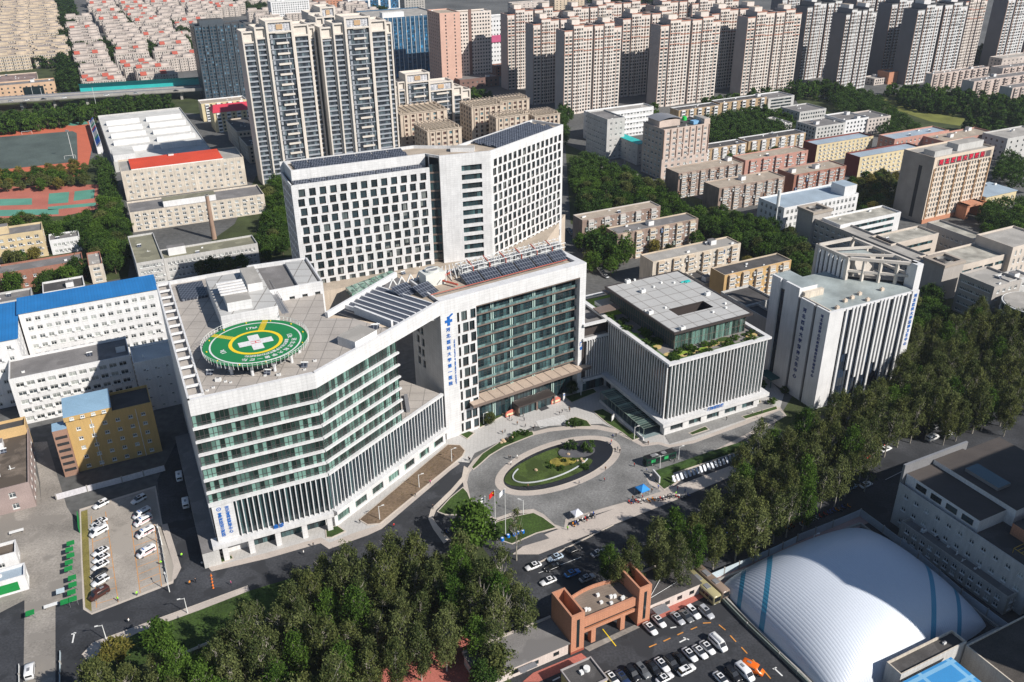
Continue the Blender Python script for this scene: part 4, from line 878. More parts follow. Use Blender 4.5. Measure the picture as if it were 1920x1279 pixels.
for x0, y0, x1, y1 in ((-.7, -.7, WB+.6, t), (-.7, t+.002, t, DB2), (WB-t, t+.002, WB+.6, DB2), (t+.002, DB2-t, WB-t-.002, DB2)): mb.box(x0, y0, ZB-.75, x1, y1, ZB, 0)
part('roof_rim', mb, [white_tile], B)
mb = MB()
for x0, y0, x1, y1 in ((-2.3, -2.3, WB+1.6, 1.9), (-2.3, 1.902, 1.9, DB+.0)): mb.box(x0, y0, 5.1, x1, y1, 6.4, 0)
part('canopy_ledge', mb, [white_tile], B)
mb = MB(); mb.box(.1, .1, 0, WB-1, 1.2, 1.0); 
for k in range(6): x = (WB-3)*k/5; mb.box(x+.1, .1, 1.0, x+2.6, 1.2, 5.1)
for k in range(7): y = DB/6*k; mb.box(.1, max(1.21, y), 0, 1.2, y+2.4, 5.1)
mb.box(2.0, 2.0, 0, WB-1, DB2-1, 6.2); part('ground_floor_wall', mb, [white_tile], B)
for k in range(5): x = (WB-3)*k/5; curtain(B, (x+2.6, .7), (x+.1+(WB-3)/5, .7), 1.0, 5.1, 1.2, g_teal, frame_d, 'window')
for k in range(6): y = DB/6*k; curtain(B, (.7, y+DB/6), (.7, y+2.4), 0, 5.1, 1.4, g_dark, frame_d, 'window')
wall_text(B, '核医学科中心', 1.35, blue_txt, WB*.47, -2.0, 6.95, 0) if 0 else wall_text(B, '门诊医技楼', 1.35, blue_txt, WB*.47, -2.0, 6.95, 0)
# garden deck
mb = MB(); mb.poly([(t, t, ZB-1.1), (WB-t, t, ZB-1.1), (WB-t, DB2-t, ZB-1.1), (t, DB2-t, ZB-1.1)]); part('garden_deck', mb, [mat('deck_pavers', (.22, .20, .19), .9, .2, .3)], B)
mb = MB()
for x0, y0, x1, y1 in ((1.3, 1.3, WB-1.3, 2.2), (1.3, 2.21, 2.3, DB2-8), ): mb.box(x0, y0, ZB-1.09, x1, y1, ZB-.5, 0)
part('planter', mb, [mat('planter_green', (.06, .12, .03), .95, .4, .8, 0, .4)], B)
rr = random.Random(3)
for k in range(16):
    x = rr.uniform(3, WB-3) if k < 11 else rr.uniform(2.8, 6); y = rr.uniform(2.8, 7.2) if k < 11 else rr.uniform(9, DB-4); a = rr.uniform(1, 2.6); b = rr.uniform(.7, 1.3)
    mb = MB(); mb.prism(ell(Vector((x, y, 0)), a, b, 0, 14), ZB-1.09, ZB-.9+rr.uniform(0, .15), 0); part('planting_bed', mb, [[brightgrass, lawn, mat('timber_deck', (.50, .38, .16), .8, .15, .6)][k % 3]], B)
mb = MB()
for k in range(6): mb.box(5+k*3.6, 3.2+k*.35, ZB-1.07, 9.5+k*3.6, 4.6+k*.35, ZB-.98)
part('timber_walk', mb, [mat('timber_deck', (.50, .38, .16))], B)
# pavilion
ZPv = 34.2
pv4 = [P(x, y, ZPv) for x, y in ((1264.6, 625.1), (1413, 586.3), (1271, 506.9), (1133.6, 536.0))]
px0 = ((pv4[0]-b0_).dot(uB)+(pv4[3]-b0_).dot(uB))/2; px1 = ((pv4[1]-b0_).dot(uB)+(pv4[2]-b0_).dot(uB))/2; py0 = ((pv4[0]-b0_).dot(vB)+(pv4[1]-b0_).dot(vB))/2; py1 = ((pv4[3]-b0_).dot(vB)+(pv4[2]-b0_).dot(vB))/2
hole = [P(x, y, ZPv) for x, y in ((1252, 579), (1272, 591), (1339, 574), (1318, 563))]
hx = sorted((h-b0_).dot(uB) for h in hole); hy = sorted((h-b0_).dot(vB) for h in hole); hx0, hx1, hy0, hy1 = hx[0]+.3, hx[3]-.3, (hy[0]+hy[1])/2, (hy[2]+hy[3])/2
mb = MB()
for x0, y0, x1, y1 in ((px0, py0, px1, hy0), (px0, hy1, px1, py1), (px0, hy0, hx0, hy1), (hx1, hy0, px1, hy1)): mb.box(x0, y0, ZPv-.8, x1, y1, ZPv-.25, 0, 1)
part('pavilion_roof', mb, [dark_metal, roof_slab], B)
mb = MB(); e = .5
for x0, y0, x1, y1 in ((px0-.02, py0-.02, px1+.02, py0+e), (px0-.02, py1-e, px1+.02, py1+.02), (px0-.02, py0+e+.002, px0+e, py1-e-.002), (px1-e, py0+e+.002, px1+.02, py1-e-.002)): mb.box(x0, y0, ZPv-.85, x1, y1, ZPv, 0)
part('roof_edge', mb, [dark_metal], B)
mb = MB(); q = 1.6; mb.box(px0+q+.1, py0+q+.1, ZB-1.1, hx0-.3, py1-q-.1, ZPv-.85); mb.box(hx1+.3, py0+q+.1, ZB-1.1, px1-q-.1, py1-q-.1, ZPv-.85); mb.box(hx0-.3, py0+q+.1, ZB-1.1, hx1+.3, hy0-.3, ZPv-.85); mb.box(hx0-.3, hy1+.3, ZB-1.1, hx1+.3, py1-q-.1, ZPv-.85); part('pavilion_core', mb, [dark_metal], B)
curtain(B, (px0+q, py0+q), (px1-q, py0+q), ZB-1.1, ZPv-.85, 1.4, g_green, bronze, 'pavilion_glazing', transom=[2.6]); curtain(B, (px0+q, py1-q), (px0+q, py0+q), ZB-1.1, ZPv-.85, 1.4, g_dark, bronze, 'pavilion_glazing', transom=[2.6])
for (x, y) in ((1205, 547), (1219, 587), (1279, 617), (1326, 552), (1177, 529)):
    lp = P(x, y, ZPv)-b0_; lx, ly = lp.dot(uB), lp.dot(vB); mb = MB(); mb.box(lx-.9, ly-.7, ZPv-.24, lx+.9, ly+.7, ZPv+1.0); mb.tube((lx, ly, ZPv+1.0), (lx, ly, ZPv+1.15), .5, n=10, m=1); part('roof_fan', mb, [white_metal, grey_metal], B)
for (x, y) in ((1226, 538), (1240, 530), (1248, 577), (1264, 530), (1360, 569), (1361, 577), (1337, 585), (1190, 525), (1210, 583)):
    lp = P(x, y, ZPv)-b0_; lx, ly = lp.dot(uB), lp.dot(vB); mb = MB(); mb.box(lx-.35, ly-.3, ZPv-.24, lx+.35, ly+.3, ZPv+.4); part('roof_vent', mb, [white_metal], B)
lp = P(1287, 528, ZPv)-b0_; mb = MB()
for k in range(9): mb.box(lp.dot(uB)-2.4+rr.uniform(0, 4), lp.dot(vB)-.8+rr.uniform(0, 1.2), ZPv-.24, lp.dot(uB)-1.2+rr.uniform(0, 4), lp.dot(vB)+.6, ZPv+.1+k*.03)
part('green_netting', mb, [teal_sheet], B)
# rear terrace canopies
for x0, y0, x1, y1, z in ((-3, DB+1, 6, DB+5.5, 30.5), (8, DB+13, 14, DB+17, 30.8)): slab(B, [(x0, y0), (x1, y0), (x1, y1), (x0, y1)], z-.4, z, bronze, 'terrace_canopy')
mb = MB(); mb.prism([(3, DB+8), (10, DB+8), (10, DB+14), (3, DB+14)], ZB-1.1, ZB+.6, 0, 1); part('terrace_room', mb, [white_paint, roof_conc], B)
mb = MB(); mb.prism([(1.5, DB+3), (14, DB+3), (14, DB+19), (1.5, DB+19)], ZB-1.09, ZB-.95, 0); part('lawn_roof', mb, [brightgrass], B)
# link wing from the main tower
lk0 = P(1097, 607, 27.0); lx0 = (lk0-b0_).dot(uB); 
mb = MB(); mb.box(lx0-2, DB, 6.2, .55, DB+12, 22, 0, 1); mb.box(lx0-2, DB+2, 22, .55, DB+12, ZB-1.2, 0, 1); mb.box(lx0-2, DB-.7, ZB-.75, -.72, DB+.4, ZB, 2, 2); mb.box(lx0-2, DB-1.3, 5.1, -2.32, DB+1, 6.3, 2, 2); mb.box(lx0-2, DB-.5, 21.3, .3, DB+.1, 22.3, 2, 2); part('link_wing', mb, [dark_metal, roof_grey, white_tile], B)
fins(B, (lx0-1, DB-.2), (-.2, DB-.2), 6.4, 21.2, 9, .27, .75, white_paint); curtain(B, (lx0-2, DB+.9), (0, DB+.9), 0, 5.1, 1.5, g_teal, frame_d, 'entrance_glazing')
# glazed canopy over the underground garage ramp
RC = thing('ramp_canopy', 'long green-glass canopy over the underground garage ramp beside the clinic block', 'canopy', tuple(P(1245, 812)), azB)
rc0 = P(1245, 812); 
def rp(x, y, z): q = P(x, y, z)-rc0; return (q.dot(uB), q.dot(vB), z)
rl = (P(1130, 752)-rc0).dot(vB); rw = 8.5
gcan = glass('canopy_glass', (.035, .055, .05), (.20, .30, .26), .3, (50, 1.3, 50))
mb = MB(); mb.quad((-rw, 0, 4.2), (0, 0, 4.2), (0, rl, 4.2), (-rw, rl, 4.2)); part('glass_roof', mb, [gcan], RC)
mb = MB(); nk = 22
for k in range(nk+1): y = rl*k/nk; mb.bar((-rw, y, 4.28), (0, y, 4.28), .06, .08)
for x in (-rw, -rw/2, 0): mb.bar((x, 0, 4.15), (x, rl, 4.15), .16, .2)
for k in range(0, nk+1, 2):
    for x in (-rw, 0): mb.bar((x, rl*k/nk, 0), (x, rl*k/nk, 4.1), .16)
part('steel_frame', mb, [mat('green_grey_steel', (.22, .28, .24), .5)], RC)
mb = MB(); mb.box(-rw-.4, -.5, 0, -rw, rl, 1.0); mb.box(0, -.5, 0, .35, rl, 1.0); part('ramp_wall', mb, [white_tile], RC)
mb = MB(); mb.quad((-rw, -.2, .3), (0, -.2, .3), (0, rl, .3), (-rw, rl, .3)); part('ramp_floor', mb, [mat('ramp_blue_grey', (.2, .26, .27), .8)], RC)
# ================================================================ THE REST OF THE CITY
def hb(b, t): return max(4, HT(b, t))
def dp(a, b, z): return (P(*b, z)-P(*a, z)).length
bl = building
# ---- far left foreground
r = bl('ward_building', 'long white ward building under a bright blue sheet roof left of the helipad block', (33.7, 588.7), (296, 547), (36, 560), 27, white_paint, roof_blue, fl=7, cols=15, w=1.9, wh=1.6, fh=3.7, over=.5, n_roof=0, ac=.55, parapet=.3)
r = bl('ward_building', 'white wing with blue sheet roof crossing the left end of the long ward building', (31, 634), -30, 34, 26, white_paint, roof_blue, fl=6, cols=7, over=.5, n_roof=0, ac=.3, parapet=.3)
r = bl('ward_building', 'white five-storey ward with brown felt roof and a condenser over every window', (15.6, 712), (247, 680.7), (44.6, 668), 18.3, white_paint, roof_grey, fl=5, cols=11, w=2.5, wh=1.7, fh=3.4, n_roof=3, ac=1.0, rec=.4)
r = bl('ward_building', 'pale blank-walled block with few windows in the helipad block\'s shadow', (250, 681), (328, 667), (250, 649), 20, white_paint, white_roof, fl=5, cols=3, w=.9, wh=.9, n_roof=1, ac=.4)
r = bl('service_building', 'yellow-rendered service building with pale blue sheet roof on its left half', (122, 791), (286, 764), (117, 756), 19, yellow_wall, roof_dark, fl=5, cols=6, w=1.3, wh=1.2, fh=3.5, n_roof=0, side=mat('brown_render', (.30, .18, .13)), wcols=2)
W_ = r['_w']; D_ = r['_d']; mb = MB(); mb.box(-.3, -.4, 19.01, W_*.54, D_+.3, 20.6, 0, 1); part('sheet_roof', mb, [yellow_wall, roof_sky], r)
for k in range(4): lk('window', window_mesh(1.2, .9, 'res'), r, (2+k*3.1, -.42, 19.8), 0)
mb = MB(); mb.box(-4.2, -1.2, 0, -.01, 4, 17.2, 0, 1); part('stair_tower', mb, [mat('brown_render', (1, 1, 1)), roof_sky], r)
mb = MB()
for k in range(6): mb.box(-3.8, -1.24, 2+k*2.4, -.4, -1.19, 3.0+k*2.4)
part('stair_opening', mb, [black_soft], r); mb = MB(); mb.tube((W_*.28, -.12, 0), (W_*.28, -.12, 18), .09, n=6); mb.tube((W_*.8, -.12, 0), (W_*.8, -.12, 18), .09, n=6); part('downpipe', mb, [white_metal], r)
r = bl('shop_building', 'mauve-fronted low building with a littered brown flat roof beside the concrete lane', (54, 904), -26, dp((54, 904), (48, 803), 9), 9, mat('mauve_panel', (.32, .25, .23)), mat('dirty_roof', (.15, .12, .095), .95, .5, .6, 0, .3, patch=.4), fl=2, cols=3, w=1.8, wh=1.9, fh=4, n_roof=16, rec=.3)
r = bl('shed', 'narrow yellow shed behind the littered roof', (47, 797), -20, 6, 11.5, mat('apricot_wall', (.62, .42, .20)), roof_dark, fl=2, cols=4, n_roof=0)
r = bl('store_house', 'low white store with a littered roof at the left picture edge', (29, 1035), -14, dp((29, 1035), (27, 1012), 5), 5, white_paint, mat('dirty_roof', (1, 1, 1)), fl=1, cols=2, n_roof=6)
r = bl('store_house', 'whitewashed store with a green-curtained front beside the concrete lane', (46, 1078), -14, dp((46, 1078), (44, 1055), 5), 5, white_paint, roof_bluegrey, fl=1, cols=1, w=6, wh=2.6, n_roof=6, sill=.8)
block(r, 6, -.08, .8, 12, -.02, 3.6, green_panel, name='green_curtain')
# ---- left middle
r = bl('dormitory', 'yellow dormitory with grey felt roof and a square stair head near the left edge', (78.8, 431), -42, dp((78.8, 431), (81, 415), 14), 14, mat('dorm_yellow', (.55, .44, .27)), roof_grey, fl=4, cols=10, w=1.9, n_roof=0, ac=.7)
block(r, 20, 5, 13.1, 27, 10, 17, mat('dorm_yellow', (1, 1, 1)), roof_grey)
bl('annexe', 'low grey-roofed annexe with white balconies right of the yellow dormitory', (92, 451), (148, 441), (88, 440), 8, white_paint, roof_grey, fl=2, cols=6, n_roof=2, ac=.6)
bl('brick_building', 'brick building with long grey felt roof and blue-framed windows at the left edge', (155, 488), -56, dp((155, 488), (153, 472), 9), 9, red_brick, roof_grey, fl=2, cols=12, n_roof=5)
mb = MB()
bl('brick_building', 'pale stair wing with open balconies at the end of the brick building', (166, 498), 6, 18, 9.5, cream, roof_conc, fl=3, cols=1, w=3, n_roof=2, trim=red_brick)
bl('store_house', 'dark-roofed store with white parapet next to the blue-roofed ward building', (80, 549), (158, 535), (76, 530), 6.5, white_paint, roof_dark, fl=2, cols=5, n_roof=1)
bl('store_house', 'grey-roofed shed at the left edge above the blue roof', (59, 557), -30, 12, 6, pale_grey, roof_grey, fl=1, cols=5, n_roof=3)
r = bl('laboratory_building', 'lab block with a broad olive felt roof and dark expansion line', (255, 494), (306, 485.5), (226, 445), 12, pale_grey, roof_green, fl=4, cols=7, w=1.6, fh=2.7, n_roof=2, ac=.5)
r = bl('laboratory_building', 'long low olive-roofed wing in front of the brick chimney', (306.5, 485.5), (482, 455), (303, 468), 11, pale_grey, roof_green, fl=3, cols=22, w=1.3, n_roof=2, ac=.3)
block(r, 3, 5, 10.1, 11, 9, 14, white_paint, roof_grey)
r = bl('teaching_building', 'cream four-storey teaching block with slate-grey roof behind the round chimney', (242.5, 399), (495, 364), (236, 379), hb((250, 436), (242.5, 399)), cream, roof_grey, fl=4, cols=17, w=1.9, wh=1.5, n_roof=0, ac=.3, az=25)
H_ = r['_h']; block(r, r['_w']*.25, 4, H_-.9, r['_w']*.64, 12, H_+2.4, white_paint, roof_green, 'roof_studio')
mb = MB(); cb, ct = P(402, 448), None; hc_ = HT((402, 448), (389, 367)); 
ch = thing('chimney', 'tall tapering brick chimney standing before the cream teaching block', 'chimney', tuple(cb)); mb.tube((0, 0, 0), (0, 0, hc_), 1.35, .95, 20); part('shaft', mb, [mat('chimney_brick', (.34, .23, .17), .9, .2, .5, .2)], ch); mb = MB(); mb.tube((0, 0, hc_), (0, 0, hc_+.5), 1.15, 1.15, 20); mb.tube((0, 0, hc_+.5), (0, 0, hc_+.52), .8, .8, 20, 1); part('cap', mb, [conc, black_soft], ch)
r = bl('teaching_building', 'cream teaching block with a bright red roof sheet along its length', (226, 322), (453, 290), (218, 301), hb((237, 377), (226, 322)), cream, roof_conc, fl=5, cols=17, w=1.6, n_roof=3, ac=.1, az=25)
H_ = r['_h']; block(r, 6, .2, H_-.6, r['_w']-12, r['_d']-2, H_+.5, white_metal, roof_red, 'red_roof')
r = bl('school_building', 'school of white sawtooth roofs in two rows beside the running track', (213, 304), (398, 283), (193, 216), 7, pale_grey, white_roof, fl=2, cols=14, n_roof=2, lod='row', snap=True)
def saw(root, x, y, w, d, z, h):
    mb = MB(); a, b, c = (x, y, z), (x, y, z+h), (x, y+d, z+.3); e = w
    mb.quad((x, y, z), (x+e, y, z), (x+e, y, z+h), (x, y, z+h), 0); mb.quad((x, y, z+h), (x+e, y, z+h), (x+e, y+d, z+.3), (x, y+d, z+.3), 1); mb.poly([(x, y, z), (x, y, z+h), (x, y+d, z+.3)], 0); mb.poly([(x+e, y, z), (x+e, y+d, z+.3), (x+e, y, z+h)], 0); part('sawtooth_roof', mb, [white_paint, roof_conc], root)
Wd, D_ = r['_w'], r['_d']
for k in range(5): saw(r, 4, 26+k*(D_-40)/5, Wd*.38, 8.5, 6.1, 3.6)
for k in range(5): saw(r, Wd*.52, 22+k*(D_-36)/5, Wd*.42, 8.5, 6.1, 3.6)
block(r, 0.5, 1, 6.1, 14, 20, 11, white_paint, white_roof, 'hall')
st = bl('grandstand', 'grandstand with seats in stripes of red, blue and green beside the track', (181, 276), (192, 275), (165, 226), 5, white_paint, conc, n_roof=0, fl=1, cols=0)
def rainbow():
    m = mat('coloured_seats', (.1, .3, .5), var=0, fine=0); nt = m.node_tree; tc = N(m, 'ShaderNodeTexCoord'); v = N(m, 'ShaderNodeTexWhiteNoise'); s = N(m, 'ShaderNodeVectorMath', operation='DIVIDE'); s.inputs[1].default_value = (30, 6, 30); fl_ = N(m, 'ShaderNodeVectorMath', operation='FLOOR')
    nt.links.new(tc.outputs['Object'], s.inputs[0]); nt.links.new(s.outputs[0], fl_.inputs[0]); nt.links.new(fl_.outputs[0], v.inputs[0]); cr = N(m, 'ShaderNodeValToRGB'); cr.color_ramp.interpolation = 'CONSTANT'; e = cr.color_ramp.elements; e[0].color = (.03, .12, .45, 1); e[1].position = .8; e[1].color = (.04, .28, .16, 1); x = e.new(.4); x.color = (.45, .04, .06, 1); x = e.new(.6); x.color = (.5, .5, .5, 1); nt.links.new(v.outputs[0], cr.inputs[0]); nt.links.new(cr.outputs[0], nt.nodes['Principled BSDF'].inputs['Base Color']); return m
mb = MB(); Ws, Ds = st['_w'], st['_d']
for k in range(8): mb.box(.3+k*(Ws-.6)/8, .5, 4.2, .3+(k+1)*(Ws-.6)/8-.05, Ds-.5, 4.5+k*.42)
part('seating', mb, [rainbow()], st)
r = bl('apartment_block', 'pale yellow apartment block with white trim beside the dark glass tower', (377, 195), (462, 186), (375, 187), hb((386, 228), (377, 195)), pale_yellow, roof_tan, fl=6, cols=8, n_roof=3, trim=white_paint, bays=(4, 3, 1.0), lod='row')
r = bl('apartment_block', 'yellow apartment block with a crimson tiled roof beside the dark glass tower', (400, 212), (476, 205), (403, 201), hb((413, 248), (400, 212)), pale_yellow, roof_pinkred, fl=5, cols=7, n_roof=0, trim=white_paint, bays=(4, 3, 1.0), lod='row')
H_ = r['_h']; Wd, D_ = r['_w'], r['_d']; mb = MB(); mb.quad((-.6, -.6, H_), (Wd+.6, -.6, H_), (Wd-2, D_/2, H_+4), (2, D_/2, H_+4), 0); mb.quad((Wd+.6, D_+.6, H_), (-.6, D_+.6, H_), (2, D_/2, H_+4), (Wd-2, D_/2, H_+4), 0); mb.poly([(-.6, D_+.6, H_), (-.6, -.6, H_), (2, D_/2, H_+4)]); mb.poly([(Wd+.6, -.6, H_), (Wd+.6, D_+.6, H_), (Wd-2, D_/2, H_+4)]); part('pitched_roof', mb, [roof_pinkred], r)
bl('villa_block', 'dark-roofed stone block at the foot of the left white tower', (444, 247), (486, 242), (440, 222), 15, beige, roof_dark, fl=5, cols=5, n_roof=4, lod='row', cornice=.5)
bl('villa_block', 'lower dark-roofed stone block nearest the foot of the left white tower', (464, 274), (496, 270), (461, 254), 12, beige, roof_dark, fl=4, cols=4, n_roof=4, lod='row', cornice=.5)
# ---- dark glass tower and blue glass office, pink and beige slabs
g_tw = g_nightblue
r = bl('glass_tower', 'blue-black glass tower with dark ribs behind the yellow apartments', (362, 50), (452, 39), 22, hb((385, 190), (365, 50)), mat('charcoal_panel', (.07, .085, .10), .4, .1, .3), roof_dark, fl=24, cols=14, w=2.0, wh=1.7, lod='row', n_roof=0, rowglass=g_tw, rec=.3)
for k in range(7): fins(r, (r['_w']*k/7+.4, 0), (r['_w']*k/7+1.3, 0), 0, r['_h']+1.5, 1, .7, 1.0, mat('charcoal_panel', (1, 1, 1)), 'rib')
block(r, 6, 4, r['_h']-1, 26, 16, r['_h']+4, mat('charcoal_panel', (1, 1, 1)), roof_dark, 'lift_overrun')
r = bl('glass_office', 'square blue glass office with white vertical ribs and white roof plant', (706, 35), (828, 26), (684, 20), hb((722, 148), (706, 35)), mat('blue_spandrel', (.05, .12, .2), .3), roof_conc, fl=15, cols=10, w=4.2, wh=2.6, lod='row', n_roof=3, rowglass=g_blue, rec=.1, sill=.3)
fins(r, (0, 0), (r['_w'], 0), 0, r['_h'], 15, .35, .7, white_metal, 'rib'); block(r, 8, 6, r['_h']-1, 30, 14, r['_h']+4, white_paint, white_roof, 'plant_room')
H_ = hb((857, 162), (826, 22))
r = bl('apartment_tower', 'salmon slab tower with one column of small windows beside the blue glass office', (824, 25), (854, 20), 30, H_, pink_tower_wall, roof_tan, fl=22, cols=2, w=1.2, lod='row', n_roof=2)
r = bl('apartment_tower', 'cream slab tower with dark lift recess right of the salmon slab', (853, 24), (912, 17), 15, H_*.97, tower_skin, roof_tan, fl=20, cols=12, w=1.6, lod='row', n_roof=4)
block(r, r['_w']*.36, -.4, 0, r['_w']*.44, 0, r['_h']+2, mat('brown_panel', (.2, .12, .1)), name='recess_panel')
r = bl('office_building', 'white classical office with pink mansard band left of the tower estate', (911, 34), (950, 28), 22, hb((915, 126), (911, 34)), white_paint, white_roof, fl=11, cols=8, lod='row', n_roof=2)
block(r, -.5, -.8, r['_h']*.50, r['_w'], -.01, r['_h']*.64, mat('pink_mansard', (.5, .10, .2)), name='mansard_band')
bl('podium_building', 'low brown podium in the shadow below the cream slab tower', (862, 150), (938, 143), 34, 9, mat('brown_panel', (1, 1, 1)), roof_grey, fl=2, cols=8, lod='row')
bl('podium_building', 'small brick corner building right of the brown podium', (930, 124), (952, 120), (925, 120), 10, red_brick, roof_grey, fl=3, cols=4, lod='row')
bl('office_building', 'white slab office on the skyline behind the left white towers', (507, 4), (572, -3), 20, 30, white_paint, white_roof, fl=10, cols=16, lod='row', n_roof=3)
bl('office_building', 'low brick block on the skyline left of the wide glass office', (592, 2), (636, -3), 20, 16, orange_tile, roof_grey, fl=5, cols=8, lod='row')
r = bl('glass_office', 'wide teal glass office cut by the top of the picture', (652, 0), (757, -10), 24, hb((654, 22), (652, 0)), white_metal, white_roof, fl=8, cols=6, w=14, wh=2.0, lod='row', rowglass=g_blue, margin=.5)
bl('office_building', 'dark banded office at the right of the wide glass office', (758, -2), (790, -6), 20, 26, conc, roof_grey, fl=8, cols=7, lod='row')
# ---- white residential towers
def white_tower(label, F, Rt, h, lh, bays_, depth=17):
    p = P(*F, h); a = 27.0; u = Vector((math.cos(R(a)), math.sin(R(a)), 0)); Wd = (P(*Rt, h)-p).dot(u)
    root = thing('residential_tower', label, 'apartment tower', (p.x, p.y, 0), R(a)); x = 0
    v = Vector((-u.y, u.x, 0)); FOOT.append([(p+u*xx+v*yy).to_tuple()[:2] for xx, yy in ((-2, -2), (Wd+2, -2), (Wd+2, depth+2), (-2, depth+2))])
    tot = sum(b[0] for b in bays_)
    shell = mat('tower_white', (.62, .565, .50), .8, .06, .3, .05)
    for i, (wf, top, off, kind) in enumerate(bays_):
        w = Wd*wf/tot; H = h+top; n = int((H-5)/3.0); nm = MB()
        mb = MB(); y0 = off
        pier = 1.3 if kind != 'side' else .9
        mb.box(x, y0+.6, 0, x+w, depth, H, 0, 0); mb.box(x, y0-.6, 0, x+pier, y0+.6, H+1.2); mb.box(x+w-pier, y0-.6, 0, x+w, y0+.6, H+1.2); mb.box(x+pier, y0-.6, H-5.5, x+w-pier, y0+.6, H-4.6); mb.box(x+pier, y0-.6, H+.3, x+w-pier, y0+.6, H+1.2)
        mb.box(x, y0+.6, H, x+.6, depth, H+1.2); mb.box(x+w-.6, y0+.6, H, x+w, depth, H+1.2); mb.box(x, depth-.6, H, x+w, depth, H+1.2)
        part('tower_bay', mb, [shell], root)
        curtain(root, (x+pier, y0+.55), (x+w-pier, y0+.55), 0, H-5.5, 1.6, glass('tower_glass', (.022, .028, .036), (.13, .17, .19), .3, (1.6, 50, 3.0)), frame_d, 'glazing')
        sl_ = MB()
        for k in range(n):
            z = 3+k*3.0
            if kind == 'main':
                if k % 2: sl_.box(x+pier+w*.25, y0-.3, z, x+w-pier-w*.12, y0+.5, z+1.1, 0)
                else: sl_.box(x+pier, y0+.1, z, x+w-pier, y0+.5, z+.5, 1)
                sl_.box(x+pier+w*.05, y0+.1, z+.6, x+pier+w*.13, y0+.5, z+2.6, 1); sl_.box(x+w-pier-w*.2, y0+.1, z+.9, x+w-pier-w*.16, y0+.5, z+2.6, 1)
            else: sl_.box(x+pier, y0-.1, z, x+w-pier, y0+.5, z+.9, 1)
        part('balcony_bands', sl_, [shell, mat('balcony_grey', (.30, .32, .35), .6, .1)], root)
        if kind == 'main':
            pn = MB(); pn.box(x+w*.38, y0-.2, H-3.6, x+w*.62, y0+.3, H-.8, 0)
            for j in range(7):
                for q in range(4):
                    if not (2 < j < 4.5 and 0 < q < 3): pn.box(x+pier+.3+(w-2*pier-.6)*j/7, y0+.2, H-4.2+q*1.1, x+pier+.3+(w-2*pier-.6)*(j+.6)/7, y0+.45, H-3.5+q*1.1, 1)
            part('crown_screen', pn, [mat('tan_panel', (.5, .34, .2)), mat('screen_grey', (.5, .5, .52))], root)
            b = MB(); b.box(x+pier, y0+.45, H-4.6, x+w-pier, y0+.58, H+.3); part('crown_back', b, [mat('screen_pale', (.58, .58, .6))], root)
        x += w
    return root
bb = [(1.0, -5, 3, 'side'), (.9, -3, 1.5, 'side'), (2.2, 0, 0, 'main'), (1.35, -3, 1.5, 'side'), (.55, -5, 3, 'side')]
white_tower('left of the pair of tall white towers, pale piers and dark glass bays', (452, 48), (573, 31), 96, 0, bb)
white_tower('right of the pair of tall white towers, pale piers and dark glass bays', (600, 40), (716, 24), 96, 0, bb)
white_tower('white tower set back in the gap between the two tall white towers', (573, 47), (604, 43), 90, 0, [(1.2, 0, 0, 'side'), (1, 3, 0, 'side')])
white_tower('slim white tower rear part seen over the left pair of tall white towers', (578, 28), (622, 22), 92, 0, [(1, 0, 0, 'side'), (1.3, 3, 0, 'main')])
white_tower('shorter white block with tan crown panel behind the beige villas', (722, 152), (800, 141), 44, 0, [(.8, -6, 2, 'side'), (.5, -3, 1, 'side'), (1.6, 2, 0, 'main')], 13)
white_tower('shorter stepped white block with tan crown panel next right behind the villas', (783, 166), (878, 153), 36, 0, [(.7, -4, 2, 'side'), (1.6, 2, 0, 'main'), (.6, -3, 1, 'side'), (.6, -6, 2, 'side')], 13)
def villa(label, F, Rt, Lt, h, cols):
    r = bl('villa_block', label, F, Rt, Lt, h, beige, mat('roof_pergola_tan', (.34, .28, .21), .9, .4, 2), fl=max(3, int(h/3.2)), cols=cols, w=2.2, wh=1.9, n_roof=0, cornice=.5, lod='row', rowglass=glass('villa_glass', (.06, .035, .03), (.12, .22, .25), .2, (2.6, 50, 3)), rec=.5)
    W_, D_, H_ = r['_w'], r['_d'], r['_h']; fins(r, (.2, 0), (W_-.2, 0), 0, H_-1, cols+1, .8, .5, beige, 'piers')
    mb = MB()
    for k in range(9): mb.box(1+k*(W_-3)/8, 1, H_+1.2, 1.4+k*(W_-3)/8, D_-1, H_+1.6)
    for k in range(4): mb.box(1, 1+k*(D_-3)/3, H_-.9, 1.5, 1.5+k*(D_-3)/3, H_+1.2); mb.box(W_-2, 1+k*(D_-3)/3, H_-.9, W_-1.5, 1.5+k*(D_-3)/3, H_+1.2)
    part('roof_pergola', mb, [beige], r); return r
villa('beige stone villa block with roof pergola, leftmost above the ward tower roof', (750, 214), (833, 201), (738, 199), 26, 6)
villa('nearest beige stone villa block with roof pergola, just over the ward tower roof', (801, 246), (860, 235), (776, 231), 22, 5)
villa('beige stone villa block with tall piers right of the nearest villas', (884, 201), (934, 190), (864, 190), 26, 5)
villa('beige stone villa block highest on the right behind the ward tower', (938, 190), (986, 181), (929, 182), 26, 5)
villa('low beige stone villa block half hidden by the ward tower roof', (930, 220), (985, 210), (920, 213), 22, 5)
villa('beige stone villa block behind the right end of the ward tower', (1003, 218), (1050, 212), (986, 208), 20, 5)
